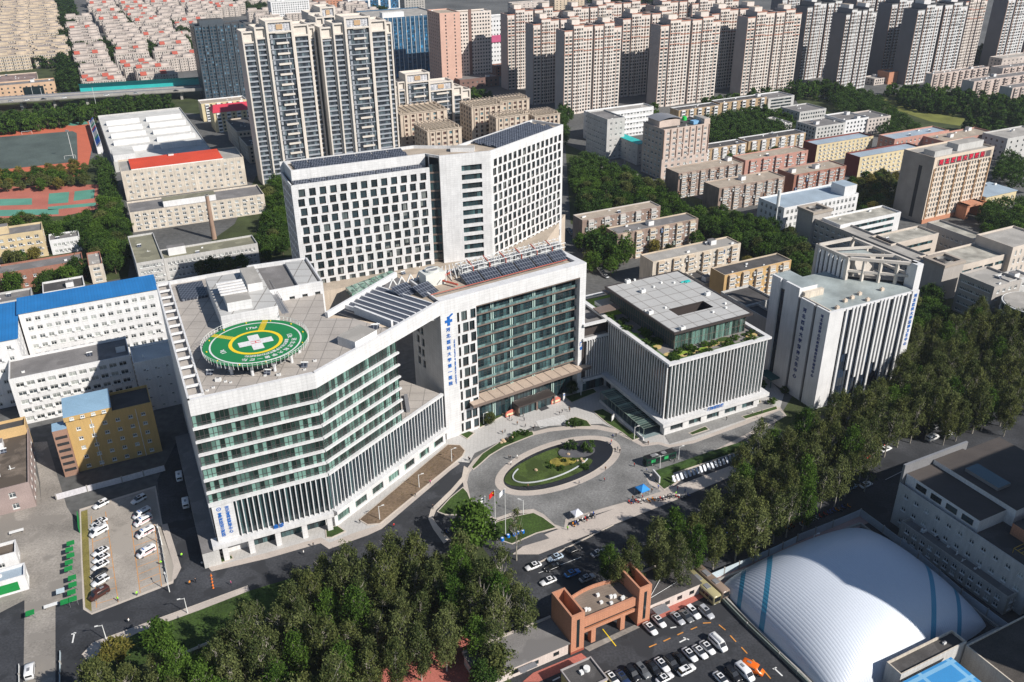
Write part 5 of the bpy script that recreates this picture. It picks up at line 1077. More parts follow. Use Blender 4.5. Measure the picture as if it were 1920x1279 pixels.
# ---- tower estate
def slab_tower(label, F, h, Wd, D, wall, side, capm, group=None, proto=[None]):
    a = 26.3; p = P(*F, h); root = thing('residential_tower', label, 'apartment tower', (p.x, p.y, 0), R(a), group)
    nx = Wd/2; gap = 1.8
    def seg(x0, x1, y0, y1, hh, cols):
        mb = MB(); pts = [(x0, y0), (x1, y0), (x1, y1), (x0, y1)]; n = int((hh-3)/2.75)
        for i in range(4):
            f = Fc(pts[i], pts[(i+1) % 4])
            if i == 0: wall_face(mb, f, 0, hh, grid_rows(f.l, 1.0, n, 2.75, cols, f.l/cols*.62, 1.65, .6, .3), .25, 0)
            else: wall_face(mb, f, 0, hh, grid_rows(f.l, 1.0, n, 2.75, 2, .8, 1.0, 1, 2.5) if i == 3 and x0 < 1 and side is wall else [], .2, 1)
        mb.poly([(x, y, hh-.8) for x, y in pts], 2)
        ins = offset_poly(pts, .4)
        for i in range(4):
            a_, b_ = pts[i], pts[(i+1) % 4]; c_, d_ = ins[i], ins[(i+1) % 4]; mb.quad((*a_, hh), (*b_, hh), (*d_, hh), (*c_, hh), 3)
        mb.box(x0-.15, y0-.25, hh-.7, x1+.15, y0-.01, hh, 3)
        mb.box(x0+.02, y0-.12, 0, x0+.5, y0-.01, hh-2.6, 4); mb.box((x0+x1)/2-.2, y0-.12, 0, (x0+x1)/2+.2, y0-.01, hh-2.6, 4)
        for zf in (.72, .84):
            mb.box(x0-.1, y0-.2, hh*zf, x1+.1, y0-.01, hh*zf+.5, 3)
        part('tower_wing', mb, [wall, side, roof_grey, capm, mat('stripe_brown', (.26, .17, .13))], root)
        gz = MB(); gz.quad((x0+.2, y0+.24, .5), (x1-.2, y0+.24, .5), (x1-.2, y0+.24, hh-2.5), (x0+.2, y0+.24, hh-2.5)); part('window_bank', gz, [g_row], root)
    q = Wd/2-gap/2
    seg(0, q*.30, 1.0, D, h-2.5, 2); seg(q*.30+.01, q*.66, 0, D, h+1.5, 4); seg(q*.66+.01, q, .8, D, h, 3)
    seg(q+gap, q+gap+q*.34, .8, D, h, 3); seg(q+gap+q*.34+.01, q+gap+q*.70, 0, D, h+1.5, 4); seg(q+gap+q*.70+.01, Wd, 1.0, D, h-2.5, 2)
    mb = MB(); mb.box(q+.01, 4, 0, q+gap-.01, D-.5, h-3, 0); part('lift_core', mb, [mat('recess_brown', (.16, .09, .07))], root)
    for xx in (q*.34, q+gap+q*.38): mb = MB(); mb.box(xx, 5, h-.8, xx+q*.28, D-2, h+4.5, 0, 1); part('roof_head', mb, [wall, roof_tan], root)
    return root
capr = mat('cap_terracotta', (.42, .20, .14), .8, .1)
HT1 = 68.0
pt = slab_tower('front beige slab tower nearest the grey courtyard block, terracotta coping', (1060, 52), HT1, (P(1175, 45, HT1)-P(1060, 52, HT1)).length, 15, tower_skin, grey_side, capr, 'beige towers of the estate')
w0_ = (P(1175, 45, HT1)-P(1060, 52, HT1)).length
def bt(F, Rt, label, h=HT1, src=None, wsrc=None):
    p = P(*F, h); q = P(*Rt, h); src = src or pt; w = wsrc or w0_
    FOOT.append([(p.x-2, p.y-4), (p.x+w*.9, p.y+w*.44), (p.x+w*.9-9, p.y+w*.44+16), (p.x-9, p.y+14)])
    return dup(src, (p.x, p.y, 0), R(26.3), label, sc=((q-p).length/w, 1, h/HT1))
for F, Rt, lb in (((1241, 42), (1345, 31), 'front beige slab tower with a scaffold gap on its left, second of the front row'), ((1405, 27), (1503, 18), 'front beige slab tower at the right end, beside the grey towers'),
  ((1001, 40), (1092, 31), 'shaded-side beige slab tower just left and behind the front one'), ((952, 22), (1040, 13), 'leftmost beige slab tower above the villas'), ((1170, 30), (1262, 20), 'beige slab tower in the middle of the second row, half in shadow'),
  ((1337, 21), (1430, 12), 'beige slab tower behind the second front one, shadowed foot'), ((1062, 17), (1140, 9), 'beige slab tower of the third row, left of the centre gap'), ((1122, 9), (1205, 1), 'beige slab tower of the third row cut near the picture top'),
  ((1228, 6), (1310, -2), 'beige slab tower at the top between the second-row towers'), ((1300, 2), (1375, -6), 'farthest beige slab tower showing only its crown')):
    bt(F, Rt, lb)
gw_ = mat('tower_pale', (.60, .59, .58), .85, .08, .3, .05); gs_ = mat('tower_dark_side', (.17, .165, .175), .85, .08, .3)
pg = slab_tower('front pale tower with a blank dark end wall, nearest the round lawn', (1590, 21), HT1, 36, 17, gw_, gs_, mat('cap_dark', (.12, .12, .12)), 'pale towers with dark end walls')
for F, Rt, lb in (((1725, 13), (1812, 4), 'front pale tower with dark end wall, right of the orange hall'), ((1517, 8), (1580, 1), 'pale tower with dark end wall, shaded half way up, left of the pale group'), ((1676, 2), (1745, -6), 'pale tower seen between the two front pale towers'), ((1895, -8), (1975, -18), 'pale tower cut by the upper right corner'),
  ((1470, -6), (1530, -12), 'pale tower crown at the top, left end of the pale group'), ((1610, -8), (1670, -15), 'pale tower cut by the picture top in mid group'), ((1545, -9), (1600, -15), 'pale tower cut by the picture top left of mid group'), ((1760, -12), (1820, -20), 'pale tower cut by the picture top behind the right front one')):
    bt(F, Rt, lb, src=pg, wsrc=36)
bt((1815, -2), (1850, -6), 'brown-shadowed tower between the pale group and the corner tower', src=pt)
# ---- white-blue courtyard block, beige clinic and neighbours
r = bl('courtyard_building', 'blue-shaded white slab of the courtyard block behind the beige clinic', (1139, 224), 14, (1070, 213), hb((1135, 300), (1139, 224)), pale_grey, roof_grey, fl=7, cols=3, wcols=9, n_roof=2)
bl('courtyard_building', 'long white rear range of the courtyard block with square attic windows', (1112, 214), (1228, 200), 13, 20, white_paint, roof_conc, fl=5, cols=18, n_roof=3, w=1.8, band=(2.4, .5, .3))
bl('courtyard_building', 'low range with a teal sheet roof inside the courtyard block', (1196, 271), 7, (1139, 246), 14, pale_grey, teal_sheet, fl=4, cols=2, wcols=7, n_roof=0, over=.2)
r = bl('clinic_building', 'beige nine-storey clinic with curved bay, roof pavilion and a green water tank', (1245, 243), (1318, 226), (1199, 230), hb((1241, 338), (1245, 243)), mat('clinic_beige', (.54, .44, .38)), roof_dark, fl=9, cols=7, w=2.0, wh=1.6, n_roof=3, wcols=5, ac=.2)
H_, W_, D_ = r['_h'], r['_w'], r['_d']
for k in range(8): block(r, W_*(k+.02)/7.2, -.45, H_*.42, W_*(k+.02)/7.2+.5, -.01, H_-.5, mat('pier_brown', (.3, .2, .16)), name='pier')
mb = MB(); mb.box(2, D_*.35, H_-.9, W_*.5, D_-2, H_+3.4, 0, 1); part('roof_pavilion', mb, [mat('clinic_beige', (1, 1, 1)), roof_grey], r)
mb = MB(); n = 10
for k in range(n):
    t0_, t1_ = k/n, (k+1)/n; z = lambda t: H_+3.5+1.4*math.sin(math.pi*t); x = lambda t: 1+t*(W_*.5); mb.quad((x(t0_), D_*.3, z(t0_)), (x(t1_), D_*.3, z(t1_)), (x(t1_), D_-1, z(t1_)), (x(t0_), D_-1, z(t0_)))
part('vaulted_roof', mb, [grey_metal], r)
mb = MB(); mb.tube((W_*.66, D_*.5, H_+1), (W_*.66, D_*.5, H_+3.2), 1.7, 1.3, 14); part('water_tank', mb, [mat('tank_green', (.02, .5, .08), .5)], r)
block(r, W_-4.5, .3, H_-.8, W_-.01, D_*.5, H_+3, mat('clinic_beige', (1, 1, 1)), roof_conc); block(r, W_*.72, 4, H_-.8, W_*.9, 8, H_+1.2, mat('tank_blue', (.2, .4, .62)), name='blue_tank')
# apartment rows
def rowb(label, F, Rt, Lt, h, wall, roof, n, trim=None, bw=3.2, fl=6, lod='row', ac=.25, **k):
    return bl('apartment_block', label, F, Rt, Lt, h, wall, roof, fl=fl, cols=n*2, w=1.5, wh=1.4, fh=(h-1.2)/fl, trim=trim or white_paint, bays=(n, bw, 1.1), lod=lod, n_roof=k.pop('n_roof', 4), ac=ac, parapet=.6, side=k.pop('side', None), wcols=0, **k)
ob = ochre_brick
rowb('ochre apartment block with white arched bays below the second front tower', (1273, 207), (1347, 196), 11, 15, ob, roof_dark, 5)
rowb('ochre apartment block with white arched bays left of the white striped block', (1350, 193), (1437, 181), 11, 15, ob, roof_dark, 5)
bl('school_building', 'white block striped by long open galleries below the right front beige tower', (1441, 185), (1488, 178), (1428, 175), hb((1445, 212), (1441, 185)), pale_grey, roof_grey, fl=4, cols=1, w=60, wh=1.5, lod='row', n_roof=2, trim=white_paint)
rowb('ochre apartment block with white bays right of the beige clinic', (1315, 281), (1402, 268), 11, 14, ob, roof_dark, 5, lod='ind')
rowb('ochre apartment block with white bays in front of the poplar grove', (1404, 265), (1514, 249), 11, 14, ob, roof_dark, 6, lod='ind')
rowb('brown brick apartment block with tan roof, third row right of the clinic', (1273, 325), (1398, 306), (1252, 314), 15.5, brown_brick, roof_tan, 7, trim=mat('bay_mix', (.42, .34, .28)), lod='ind', ac=.5)
rowb('pink-rendered apartment block with tan roof', (1398, 301), (1515, 281), (1372, 292), 15.5, pink_wall, roof_tan, 5, trim=pink_wall, lod='ind', ac=.6)
rowb('brown brick apartment block with tan roof directly above the tree belt', (1349, 353), (1473, 331), (1319, 341), 14, brown_brick, roof_tan, 6, trim=mat('bay_mix', (1, 1, 1)), lod='ind', ac=.5)
rowb('red brick apartment block with solar heaters on its tan roof', (1490, 328), (1589, 311), (1462, 316), 14, red_brick, roof_tan, 5, trim=mat('bay_red', (.38, .22, .18)), lod='ind', ac=.8, n_roof=8)
rowb('brown apartment block with patched roof, farthest left behind the clinic block garden', (1092, 413), (1239, 386), (1073, 403), 14.5, brown_brick, roof_tan, 5, lod='ind', ac=.5, trim=mat('bay_pale', (.48, .44, .40)), fl=5)
rowb('apartment block with orange brick cornice and half grey roof', (1158, 439), (1311, 410), (1137, 427), 14.5, brown_brick, roof_grey, 6, lod='ind', ac=.6, trim=mat('bay_cream', (.54, .44, .33)), fl=5)
rowb('apartment block with long grey-brown roof just behind the roof garden', (1224.5, 491), (1392, 457), (1201, 477), 13.5, cream, roof_conc, 6, lod='ind', ac=.5, trim=mat('bay_cream', (1, 1, 1)), fl=5)
rowb('ivy-hung ochre apartment block nearest the clinic block', (1359, 516), (1485, 487.5), (1336.5, 501), 16, mat('ochre_pale', (.50, .33, .15)), roof_dark, 5, lod='ind', ac=.8, trim=mat('bay_cream', (1, 1, 1)))
bl('store_house', 'small dark-roofed house between the roof garden and the ivy-hung block', (1321, 532), (1344, 526), (1282, 511), 8, cream, roof_dark, fl=2, cols=3, n_roof=3)
# school and offices on the right
rb_ = mat('yellow_brick_wall', (.60, .50, .31), .85, .1)
bl('dormitory', 'yellow dormitory with dark red end wall, the left of two alike', (1532.7, 272), (1643, 256), (1507, 264), hb((1528, 307), (1532.7, 272)), rb_, roof_bluegrey, fl=5, cols=13, w=1.4, side=red_wall, n_roof=0, ac=.9, trim=red_wall, wcols=0)
bl('dormitory', 'yellow dormitory with dark red end wall, the nearer to the red-lettered office', (1613, 295), (1729, 275), (1583, 287), hb((1607, 335), (1613, 295)), rb_, roof_bluegrey, fl=5, cols=13, w=1.4, side=red_wall, n_roof=0, ac=.9, trim=red_wall, wcols=0)
bl('school_building', 'salmon school block with blue-tinted roof lights', (1678, 261), (1781, 244), (1651, 252), 14, pink_wall, roof_bluegrey, fl=4, cols=12, n_roof=4, lod='ind', cap=40)
bl('school_building', 'salmon school block with stair tower behind the red-lettered office', (1770, 265), (1872, 249), (1716, 257), 13, pink_wall, roof_tan, fl=4, cols=12, n_roof=5, lod='ind', cap=40)
bl('school_building', 'grey-shaded school block at the right edge behind the office', (1890, 260), 40, (1856, 246), 15, pale_grey, roof_conc, fl=4, cols=6, n_roof=4, lod='row')
bl('office_building', 'pale stepped office block with dark roof, left of the school lawn', (1531, 238), (1584, 229), (1487, 228), 12, pale_grey, roof_grey, fl=4, cols=8, lod='row', wcols=6)
bl('office_building', 'pale office block with dark roof nearest the round lawn trees', (1628, 223), (1669, 216), (1590, 212), 12, mat('pale_pink_grey', (.52, .46, .42)), roof_grey, fl=4, cols=6, lod='row')
bl('office_building', 'white connecting range between the two dark-roofed offices', (1586, 226), (1628, 219), (1553, 214), 13, white_paint, roof_grey, fl=4, cols=6, lod='row')
bl('office_building', 'long grey-roofed range farthest back in the pale office group', (1500, 210), (1550, 203), (1484, 197), 10, pale_grey, roof_grey, fl=3, cols=10, lod='row')
bl('school_building', 'small white annexe beside the dark conifers and the pale office group', (1472, 232), (1487, 230), (1440, 220), 8, pale_grey, roof_conc, fl=3, cols=2, wcols=5, lod='row')
bl('gym_hall', 'sports hall with a pale blue metal roof at the right edge', (1849, 370), (1912, 359), (1846, 344), 8, pale_yellow, roof_bluegrey, fl=2, cols=6, n_roof=2, over=.4)
# office with red characters
HO = hb((1728.5, 420), (1753.7, 296)); r = bl('office_tower', 'beige office tower with eight red characters in a row under its roof', (1753.7, 296), (1864.3, 274), (1699, 279), HO, mat('office_beige', (.60, .50, .40), .85, .06), roof_conc, fl=10, cols=20, w=1.45, wh=2.0, fh=2.85, zw0=2.2, n_roof=0, wcols=0, side=mat('office_side', (.33, .29, .25)), rec=.5, az=27.3, cap=100, trim=mat('office_beige', (1, 1, 1)))
W_, D_ = r['_w'], r['_d']
for k in range(6): block(r, W_*(.02+k*.19), -.35, 2, W_*(.02+k*.19)+.7, -.01, HO-6.2, mat('pier_tan', (.36, .22, .12)), name='pier')
block(r, -.06, D_*.33, 2, -.01, D_*.44, HO-6, black_soft, name='stair_window'); mb = MB(); mb.box(W_*.06, -.12, HO-5.0, W_*.97, -.01, HO-1.6, 0); part('sign_band', mb, [mat('sign_dark', (.10, .09, .09))], r)
for k in range(10): block(r, W_*(.06+k*.0995)-.2, -.2, HO-5.0, W_*(.06+k*.0995)+.2, -.125, HO-1.6, mat('office_beige', (1, 1, 1)), name='sign_post')
for k, c in enumerate('河北医科大学附院'[:8]): wall_text(r, c, 3.0, red_sign, W_*(.11+k*.0995)+1.2*0, -.3, HO-3.3, 0)
block(r, 3, 3, HO-.9, W_*.35, 10, HO+2.2, pale_grey, roof_conc); block(r, W_*.5, 5, HO-.9, W_-3, 12, HO+2.8, pale_grey, roof_conc, 'lift_overrun')
mb = MB(); Wp = W_; mb.box(-.3, -.5, 0, W_+.3, -.01, 2.2); mb.box(W_*.55, -7, 0, W_*.6, -.5, 8); mb.box(W_*.8, -7, 0, W_*.85, -.5, 8); mb.box(W_*.55, -7, 6.8, W_*.85, -.51, 8); mb.box(W_*.86, -5, 5, W_+1, -.51, 6); mb.box(W_-1, -5, 0, W_+1, -4, 5); part('red_porch', mb, [orange_tile], r)
# blue-grey roofed block, striped range, long spine and courts
r = bl('teaching_building', 'white block with a big blue-grey roof and tall window grid', (1471, 390), (1612, 363), (1419, 371), 12.5, white_paint, roof_bluegrey, fl=3, cols=17, w=1.6, wh=2.2, fh=3.8, n_roof=1, wcols=5)
block(r, r['_w']-9, 2, 11.6, r['_w']-.01, 12, 17, white_paint, roof_bluegrey)
r = bl('teaching_building', 'teaching range with three long white bands and ribbon windows', (1576, 422), (1686, 396), (1543, 408), 15, white_paint, mat('roof_stained', (.38, .36, .31), .92, .4, .5, 0, .2), fl=4, cols=1, w=60, wh=1.7, sill=1.2, lod='row', n_roof=2, rowglass=g_teal)
sp = mat('spine_wall', (.40, .37, .34), .85, .1, .3, .1)
r = bl('teaching_building', 'long spine range running back from the square pavilion tower', (1768, 508), 9.5, (1500, 401), 14, sp, roof_conc, fl=4, cols=3, wcols=22, w=2.0, wh=1.6, n_roof=0, rec=.3)
D_ = r['_d']
for y, zt in ((-1.5, 17.5), (D_-9, 17.5)): 
    mb = MB(); mb.box(-1.5, y, 0, 11, y+11, zt-1.4, 0, 1); part('pavilion_tower', mb, [sp, roof_dark], r); mb = MB()
    for x0, y0, x1, y1 in ((-1.9, y-.4, 11.4, y+1.2), (-1.9, y+9.8, 11.4, y+11.4), (-1.9, y+1.21, -.3, y+9.79), (9.8, y+1.21, 11.4, y+9.79)): mb.box(x0, y0, zt-1.3, x1, y1, zt)
    mb.tube((4.75, y+5.5, zt-1.35), (4.75, y+5.5, zt-.2), 3.6, 3.6, 24, 1, False); mb.tube((4.75, y+5.5, zt-.2), (4.75, y+5.5, zt-1.3), 3.0, 3.0, 24, 1, False); part('roof_crown', mb, [mat('crown_tan', (.36, .31, .26)), conc], r)
stn = mat('roof_stained', (1, 1, 1))
bl('teaching_building', 'court range with satellite dish on its stained roof', (1671, 458), (1758, 436), (1640, 441), 14, mat('court_cream', (.56, .49, .42)), stn, fl=3, cols=1, w=70, wh=1.6, lod='row', n_roof=2, rowglass=g_teal)
bl('teaching_building', 'rear court range along the office tower forecourt', (1831, 450), 9, (1746, 415), 14, sp, stn, fl=3, cols=2, wcols=10, n_roof=0)
bl('teaching_building', 'front court range with plain stained roof and dark piers', (1780, 504), (1893, 476), (1729, 479), 14, mat('court_cream', (1, 1, 1)), stn, fl=3, cols=5, w=6, wh=1.7, lod='row', n_roof=1, rowglass=g_teal, wcols=0)
bl('teaching_building', 'taller stair block where the court ranges meet at the right edge', (1900, 464), 26, (1833, 439), 18, mat('court_cream', (1, 1, 1)), roof_conc, fl=4, cols=7, w=1.2, wh=2.4, n_roof=1, wcols=0)
bl('hospital_annexe', 'shaded grey block with pale blue roof above the round glass corner', (1865, 538), 17, (1792, 514), hb((1862, 612), (1865, 538)), sp, roof_conc, fl=5, cols=4, wcols=9, w=1.6, n_roof=2)
r = bl('hospital_annexe', 'pale stair block beside the round glass corner', (1893, 527), 14, (1862, 516), 17, pale_grey, roof_conc, fl=4, cols=2, wcols=0)
mb = MB(); cg_ = P(1935, 572, 13); t = thing('glass_rotunda', 'round dark glass corner building with white floor rings at the right edge', 'building', (cg_.x, cg_.y, 0)); mb.tube((0, 0, 0), (0, 0, 13.4), 11, 11, 40, 0); part('glazing', mb, [glass('rotunda_glass', (.012, .035, .03), (.06, .14, .12), .25, (2.2, 2.2, 3.2))], t)
for z in (3.2, 6.6, 10, 13.4): mb = MB(); mb.tube((0, 0, z), (0, 0, z+.5), 11.25, 11.25, 40); part('floor_ring', mb, [white_metal], t)
mb = MB(); mb.tube((0, 0, 13.9), (0, 0, 14.1), 10.6, 10.6, 40); part('roof', mb, [roof_conc], t)
for k in range(20): a = 2*math.pi*k/20; mb = MB(); mb.bar((11.1*math.cos(a), 11.1*math.sin(a), 0), (11.1*math.cos(a), 11.1*math.sin(a), 13.4), .18); part('mullion', mb, [white_metal], t)
# behind the clinic block
r = bl('ward_annexe', 'shaded pale annexe with dark sunken roof beside the vertical-striped tower', (1452, 606), (1476, 599), (1399, 574), 18, pale_grey, roof_dark, fl=5, cols=3, w=1.5, n_roof=1, wcols=0)
bl('store_house', 'dark-roofed low range between clinic pavilion and ivy-hung block', (1398, 573), (1452, 559), (1350, 547), 13, pale_grey, roof_dark, fl=3, cols=5, n_roof=0)
# ---------- the vertical-striped tower
ZS = 38.0; s0p = P(1556.4, 586.8, ZS); uS = Vector((math.cos(R(25.5)), math.sin(R(25.5)), 0)); vS = Vector((-uS.y, uS.x, 0))
Wq = (P(1724.9, 543.8, ZS)-s0p).dot(uS); Dq = 29.0
FOOT.append([(s0p+uS*x+vS*y).to_tuple()[:2] for x, y in ((-2, -2), (Wq+2, -2), (Wq+2, Dq+20), (-2, Dq+20))])
S = thing('striped_tower', 'white tower of close vertical strips and dark glass slots with blue characters down its edges', 'building', (s0p.x, s0p.y, 0), R(25.5))
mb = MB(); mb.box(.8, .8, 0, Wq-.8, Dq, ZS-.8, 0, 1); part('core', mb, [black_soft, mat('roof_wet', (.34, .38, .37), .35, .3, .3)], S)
curtain(S, (.4, .75), (Wq-.4, .75), 0, ZS-.9, 1.2, glass('strip_glass', (.012, .02, .035), (.07, .08, .09), .3, (1.2, 50, 3.3)), frame_d, 'glazing')
mb = MB(); mb.box(0, 0, 0, 6.4, 1.0, ZS); mb.box(Wq-3.2, 0, 0, Wq, 1.0, ZS); mb.box(6.4, .3, ZS-1.0, Wq-3.2, 1.0, ZS-.2); part('corner_wall', mb, [white_paint], S)
rr = random.Random(11); x = 7.6; k = 0
while x < Wq-4.2:
    pat_ = [(0, 1), (1.35, 1), (3.6, 1)][k % 3][0]; zb = 0 if rr.random() < .55 else rr.choice([9, 13, 16, 20]); zt = ZS-.3 if rr.random() < .7 or zb else rr.choice([24, 28, ZS-.3])
    mb = MB(); mb.box(x, -.05, zb, x+.8, .55, zt); part('white_strip', mb, [white_paint], S); x += 1.75 if k % 3 else 2.9; k += 1
# west side: broad white panels with narrow dark slots and a stair bay
mb = MB(); segs = [(0, 6.2), (7.4, 13.8), (15.0, 22), (24.6, Dq)]
for a, b in segs: mb.box(0, a+(1.01 if a == 0 else 0), 0, .9, b, ZS+(3 if 15 <= a < 24 or a > 24 else 0))
part('west_panel', mb, [white_paint], S)
curtain(S, (.7, Dq-.2), (.7, 6.0), 0, ZS-.9, 1.2, MC['strip_glass'], frame_d, 'glazing')
for a in (6.75, 14.35): mb = MB(); mb.box(-.1, a, 0, .7, a+.3, ZS); part('slot_fin', mb, [grey_metal], S)
block(S, .91, 15, ZS-.8, 8, Dq, ZS+3, white_paint, mat('roof_wet', (1, 1, 1)), 'stair_house')
mb = MB(); mb.box(0.9, 1.0, ZS-.79, 1.4, 15, ZS+.3); mb.box(1.4, 13.6, ZS-.79, 10, 14.99, ZS+1.6); part('parapet', mb, [cream], S)
for q in ((1585, 562), (1598, 556), (1612, 549), (1627, 560), (1654, 541), (1570, 575)):
    lp = P(*q, ZS)-s0p; lx, ly = lp.dot(uS), lp.dot(vS); mb = MB(); mb.box(lx-.7, ly-.5, ZS-.79, lx+.7, ly+.5, ZS+.2); mb.tube((lx, ly, ZS+.2), (lx, ly, ZS+.5), .3, n=8); part('roof_vent', mb, [mat('vent_buff', (.6, .5, .4)), grey_metal][:1], S)
# rear frame crown
ZR = 46.0; cr_ = [P(1591.5, 481.8, ZR), P(1717.7, 492.5, ZR), P(1599.5, 444.6, ZR), P(1534.3, 457.4, ZR)]
cl4 = [((q-s0p).dot(uS), (q-s0p).dot(vS)) for q in cr_]
mb = MB()
for i in range(4):
    a, b = Vector(cl4[i]), Vector(cl4[(i+1) % 4]); mb.bar((*a, ZR-.5), (*b, ZR-.5), 1.1, 1.0)
    if i in (0, 1):
        mb.bar((*a, ZR-5.2), (*b, ZR-5.2), .9, .8)
        for t in (.25, .5, .75): q = a.lerp(b, t); mb.bar((*q, ZS-1), (*q, ZR-.9), .9, .9)
    mb.bar((*a, 0), (*a, ZR), 1.2, 1.2)
a, b, c, d = (Vector(q) for q in cl4)
for t in (.3, .65): mb.bar((*a.lerp(d, t), ZR-.5), (*b.lerp(c, t), ZR-.5), .7, .9)
part('crown_frame', mb, [mat('frame_cream', (.58, .53, .47))], S)
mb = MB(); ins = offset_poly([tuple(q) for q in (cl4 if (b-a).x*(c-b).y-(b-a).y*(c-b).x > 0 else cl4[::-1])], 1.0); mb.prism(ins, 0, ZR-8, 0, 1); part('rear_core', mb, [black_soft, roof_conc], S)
g = Fc(d, a); nst = 7
for k in range(nst): mb = MB(); s_ = g.l*(k+.1)/nst; mb.quad(g.p(s_, 0, -.35), g.p(s_+1.25, 0, -.35), g.p(s_+1.25, ZR, -.35), g.p(s_, ZR, -.35)); mb.quad(g.p(s_+1.25, 0, .2), g.p(s_, 0, .2), g.p(s_, ZR, .2), g.p(s_+1.25, ZR, .2)); mb.quad(g.p(s_, 0, .2), g.p(s_, 0, -.35), g.p(s_, ZR, -.35), g.p(s_, ZR, .2)); mb.quad(g.p(s_+1.25, 0, -.35), g.p(s_+1.25, 0, .2), g.p(s_+1.25, ZR, .2), g.p(s_+1.25, ZR, -.35)); part('white_strip', mb, [white_paint], S)
curtain(S, g.p(0, 0, .3)[:2], g.p(g.l, 0, .3)[:2], 0, ZR-2, 1.3, MC['strip_glass'], frame_d, 'glazing')
mb = MB(); mb.bar((*b, 0), (*b, ZR), 4.2, 3.0); part('corner_pier', mb, [white_paint], S)
mid = (a+b+c+d)/4; mb = MB(); mb.box(mid.x-5, mid.y-4, ZR-8, mid.x+5, mid.y+5, ZR-1.5, 0, 1); part('plant_room', mb, [mat('frame_cream', (1, 1, 1)), mat('roof_wet', (1, 1, 1))], S)
wall_text(S, '河北医科大学精神卫生中心', 1.5, blue_sign, Wq-1.6, -.06, ZS-1.2, 0, vertical=True, gap=1.28)
o = wall_text(S, '河北医科大学精神卫生中心', 1.7, mat('sign_dull_blue', (.05, .07, .2)), -.06, 11.2, ZS-3.0, -math.pi/2, vertical=True, gap=1.55)
o = wall_text(S, '河北省精神心理疾病临床医学研究中心', 1.25, MC['sign_dull_blue'], -.06, 3.1, ZS-2.0, -math.pi/2, vertical=True, gap=1.28)
mb = MB(); mb.box(-4, 18, 3.6, -.05, 25, 4.0); mb.tube((-3.6, 18.5, 0), (-3.6, 18.5, 3.6), .15, n=8); mb.tube((-3.6, 24.5, 0), (-3.6, 24.5, 3.6), .15, n=8); part('door_canopy', mb, [mat('dark_teal', (.02, .1, .1))], S)
# ---------- brown roofed theatre on the right, with terraces
r = bl('market_hall', 'big hall with brown ribbed roofs on stepped levels at the right edge', (1940, 1075), 40, (1700, 900), 14, pale_grey, roof_dark, fl=3, cols=4, wcols=11, w=1.5, wh=1.4, n_roof=0, sill=1.8, ac=.3)
D_ = r['_d']; rib = mat('ribbed_brown', (.075, .064, .058), .8, .15, .3, 0, .05, pat='wall', pcol=(.05, .042, .038), psz=(.8, 60), pm=.05)
block(r, 1.6, D_*.42, 13.1, 11.9, D_-.5, 17.0, white_paint, rib, 'upper_hall'); block(r, 12, D_*.36, 13.1, 24, D_-.5, 18.4, white_paint, rib, 'upper_hall'); block(r, 24.5, D_*.36, 13.1, 40, D_-.5, 17.6, white_paint, rib, 'upper_hall')
block(r, 9, 1, 13.1, 36, D_*.32, 16.6, orange_tile, rib, 'upper_hall'); mb = MB(); mb.box(.4, D_-.3, 12, 26, D_+.4, 20); part('front_screen', mb, [grey_metal], r)
for k in range(4): lk('window', window_mesh(3.4, 1.8, 'dark'), r, (1.55, D_*.50+k*(D_*.12), 15.2), -math.pi/2)
block(r, 15, D_*.55, 18.4, 20, D_*.8, 19.4, grey_metal, glass('roof_light', (.05, .1, .12), (.2, .3, .35)), 'roof_light')
mb = MB()
for k in range(6): mb.bar((3, 3+k*1.0, 14.6), (8, 3+k*1.0, 14.6), .1)
for x in (3, 8): mb.bar((x, 3, 14.6), (x, 8, 14.6), .1); mb.bar((x, 3, 13), (x, 3, 14.6), .1); mb.bar((x, 8, 13), (x, 8, 14.6), .1)
part('yellow_frame', mb, [mat('yellow_steel', (.55, .36, .05))], r)
bl('service_building', 'long low shaded wing below the hall beside the air dome wall', (1890, 1120), 6, (1695, 975), 6, conc, roof_grey, fl=2, cols=2, wcols=12, n_roof=8)
# unseen neighbour whose shadow lies on the dome and the hall
tip = P(1763, 887, 17); dcast = (75-17)/math.tan(R(SUN_EL)); cpos = tip+Vector((math.cos(R(SUN_AZ))*dcast, math.sin(R(SUN_AZ))*dcast, 0)); side_pt = P(1650, 1080, 10)
sh_dir = Vector((math.cos(R(SUN_AZ+180)), math.sin(R(SUN_AZ+180)), 0)); uu = Vector((math.cos(R(26.3)), math.sin(R(26.3)), 0)); vv = Vector((-uu.y, uu.x, 0))
# west edge of the tower so that its shadow edge runs over the dome
k_ = (side_pt-cpos); den = sh_dir.x*uu.y-sh_dir.y*uu.x; tpar = (k_.x*sh_dir.y-k_.y*sh_dir.x)/(uu.x*sh_dir.y-uu.y*sh_dir.x)
base_ = cpos+uu*tpar
tw = thing('residential_tower', 'tall tower beyond the right picture edge whose shadow crosses the dome', 'apartment tower', (base_.x, base_.y, 0), R(26.3)); mb = MB(); mb.box(0, -22, 0, 105, 0, 75, 0, 1); part('wall', mb, [tower_skin, roof_grey], tw)
for k in range(22):
    g = MB(); g.box(2, -22.05, 4+k*3.1, 103, -22.01, 5.6+k*3.1); g.box(-.05, -20, 4+k*3.1, -.01, -2, 5.6+k*3.1); part('window_row', g, [g_row], tw)
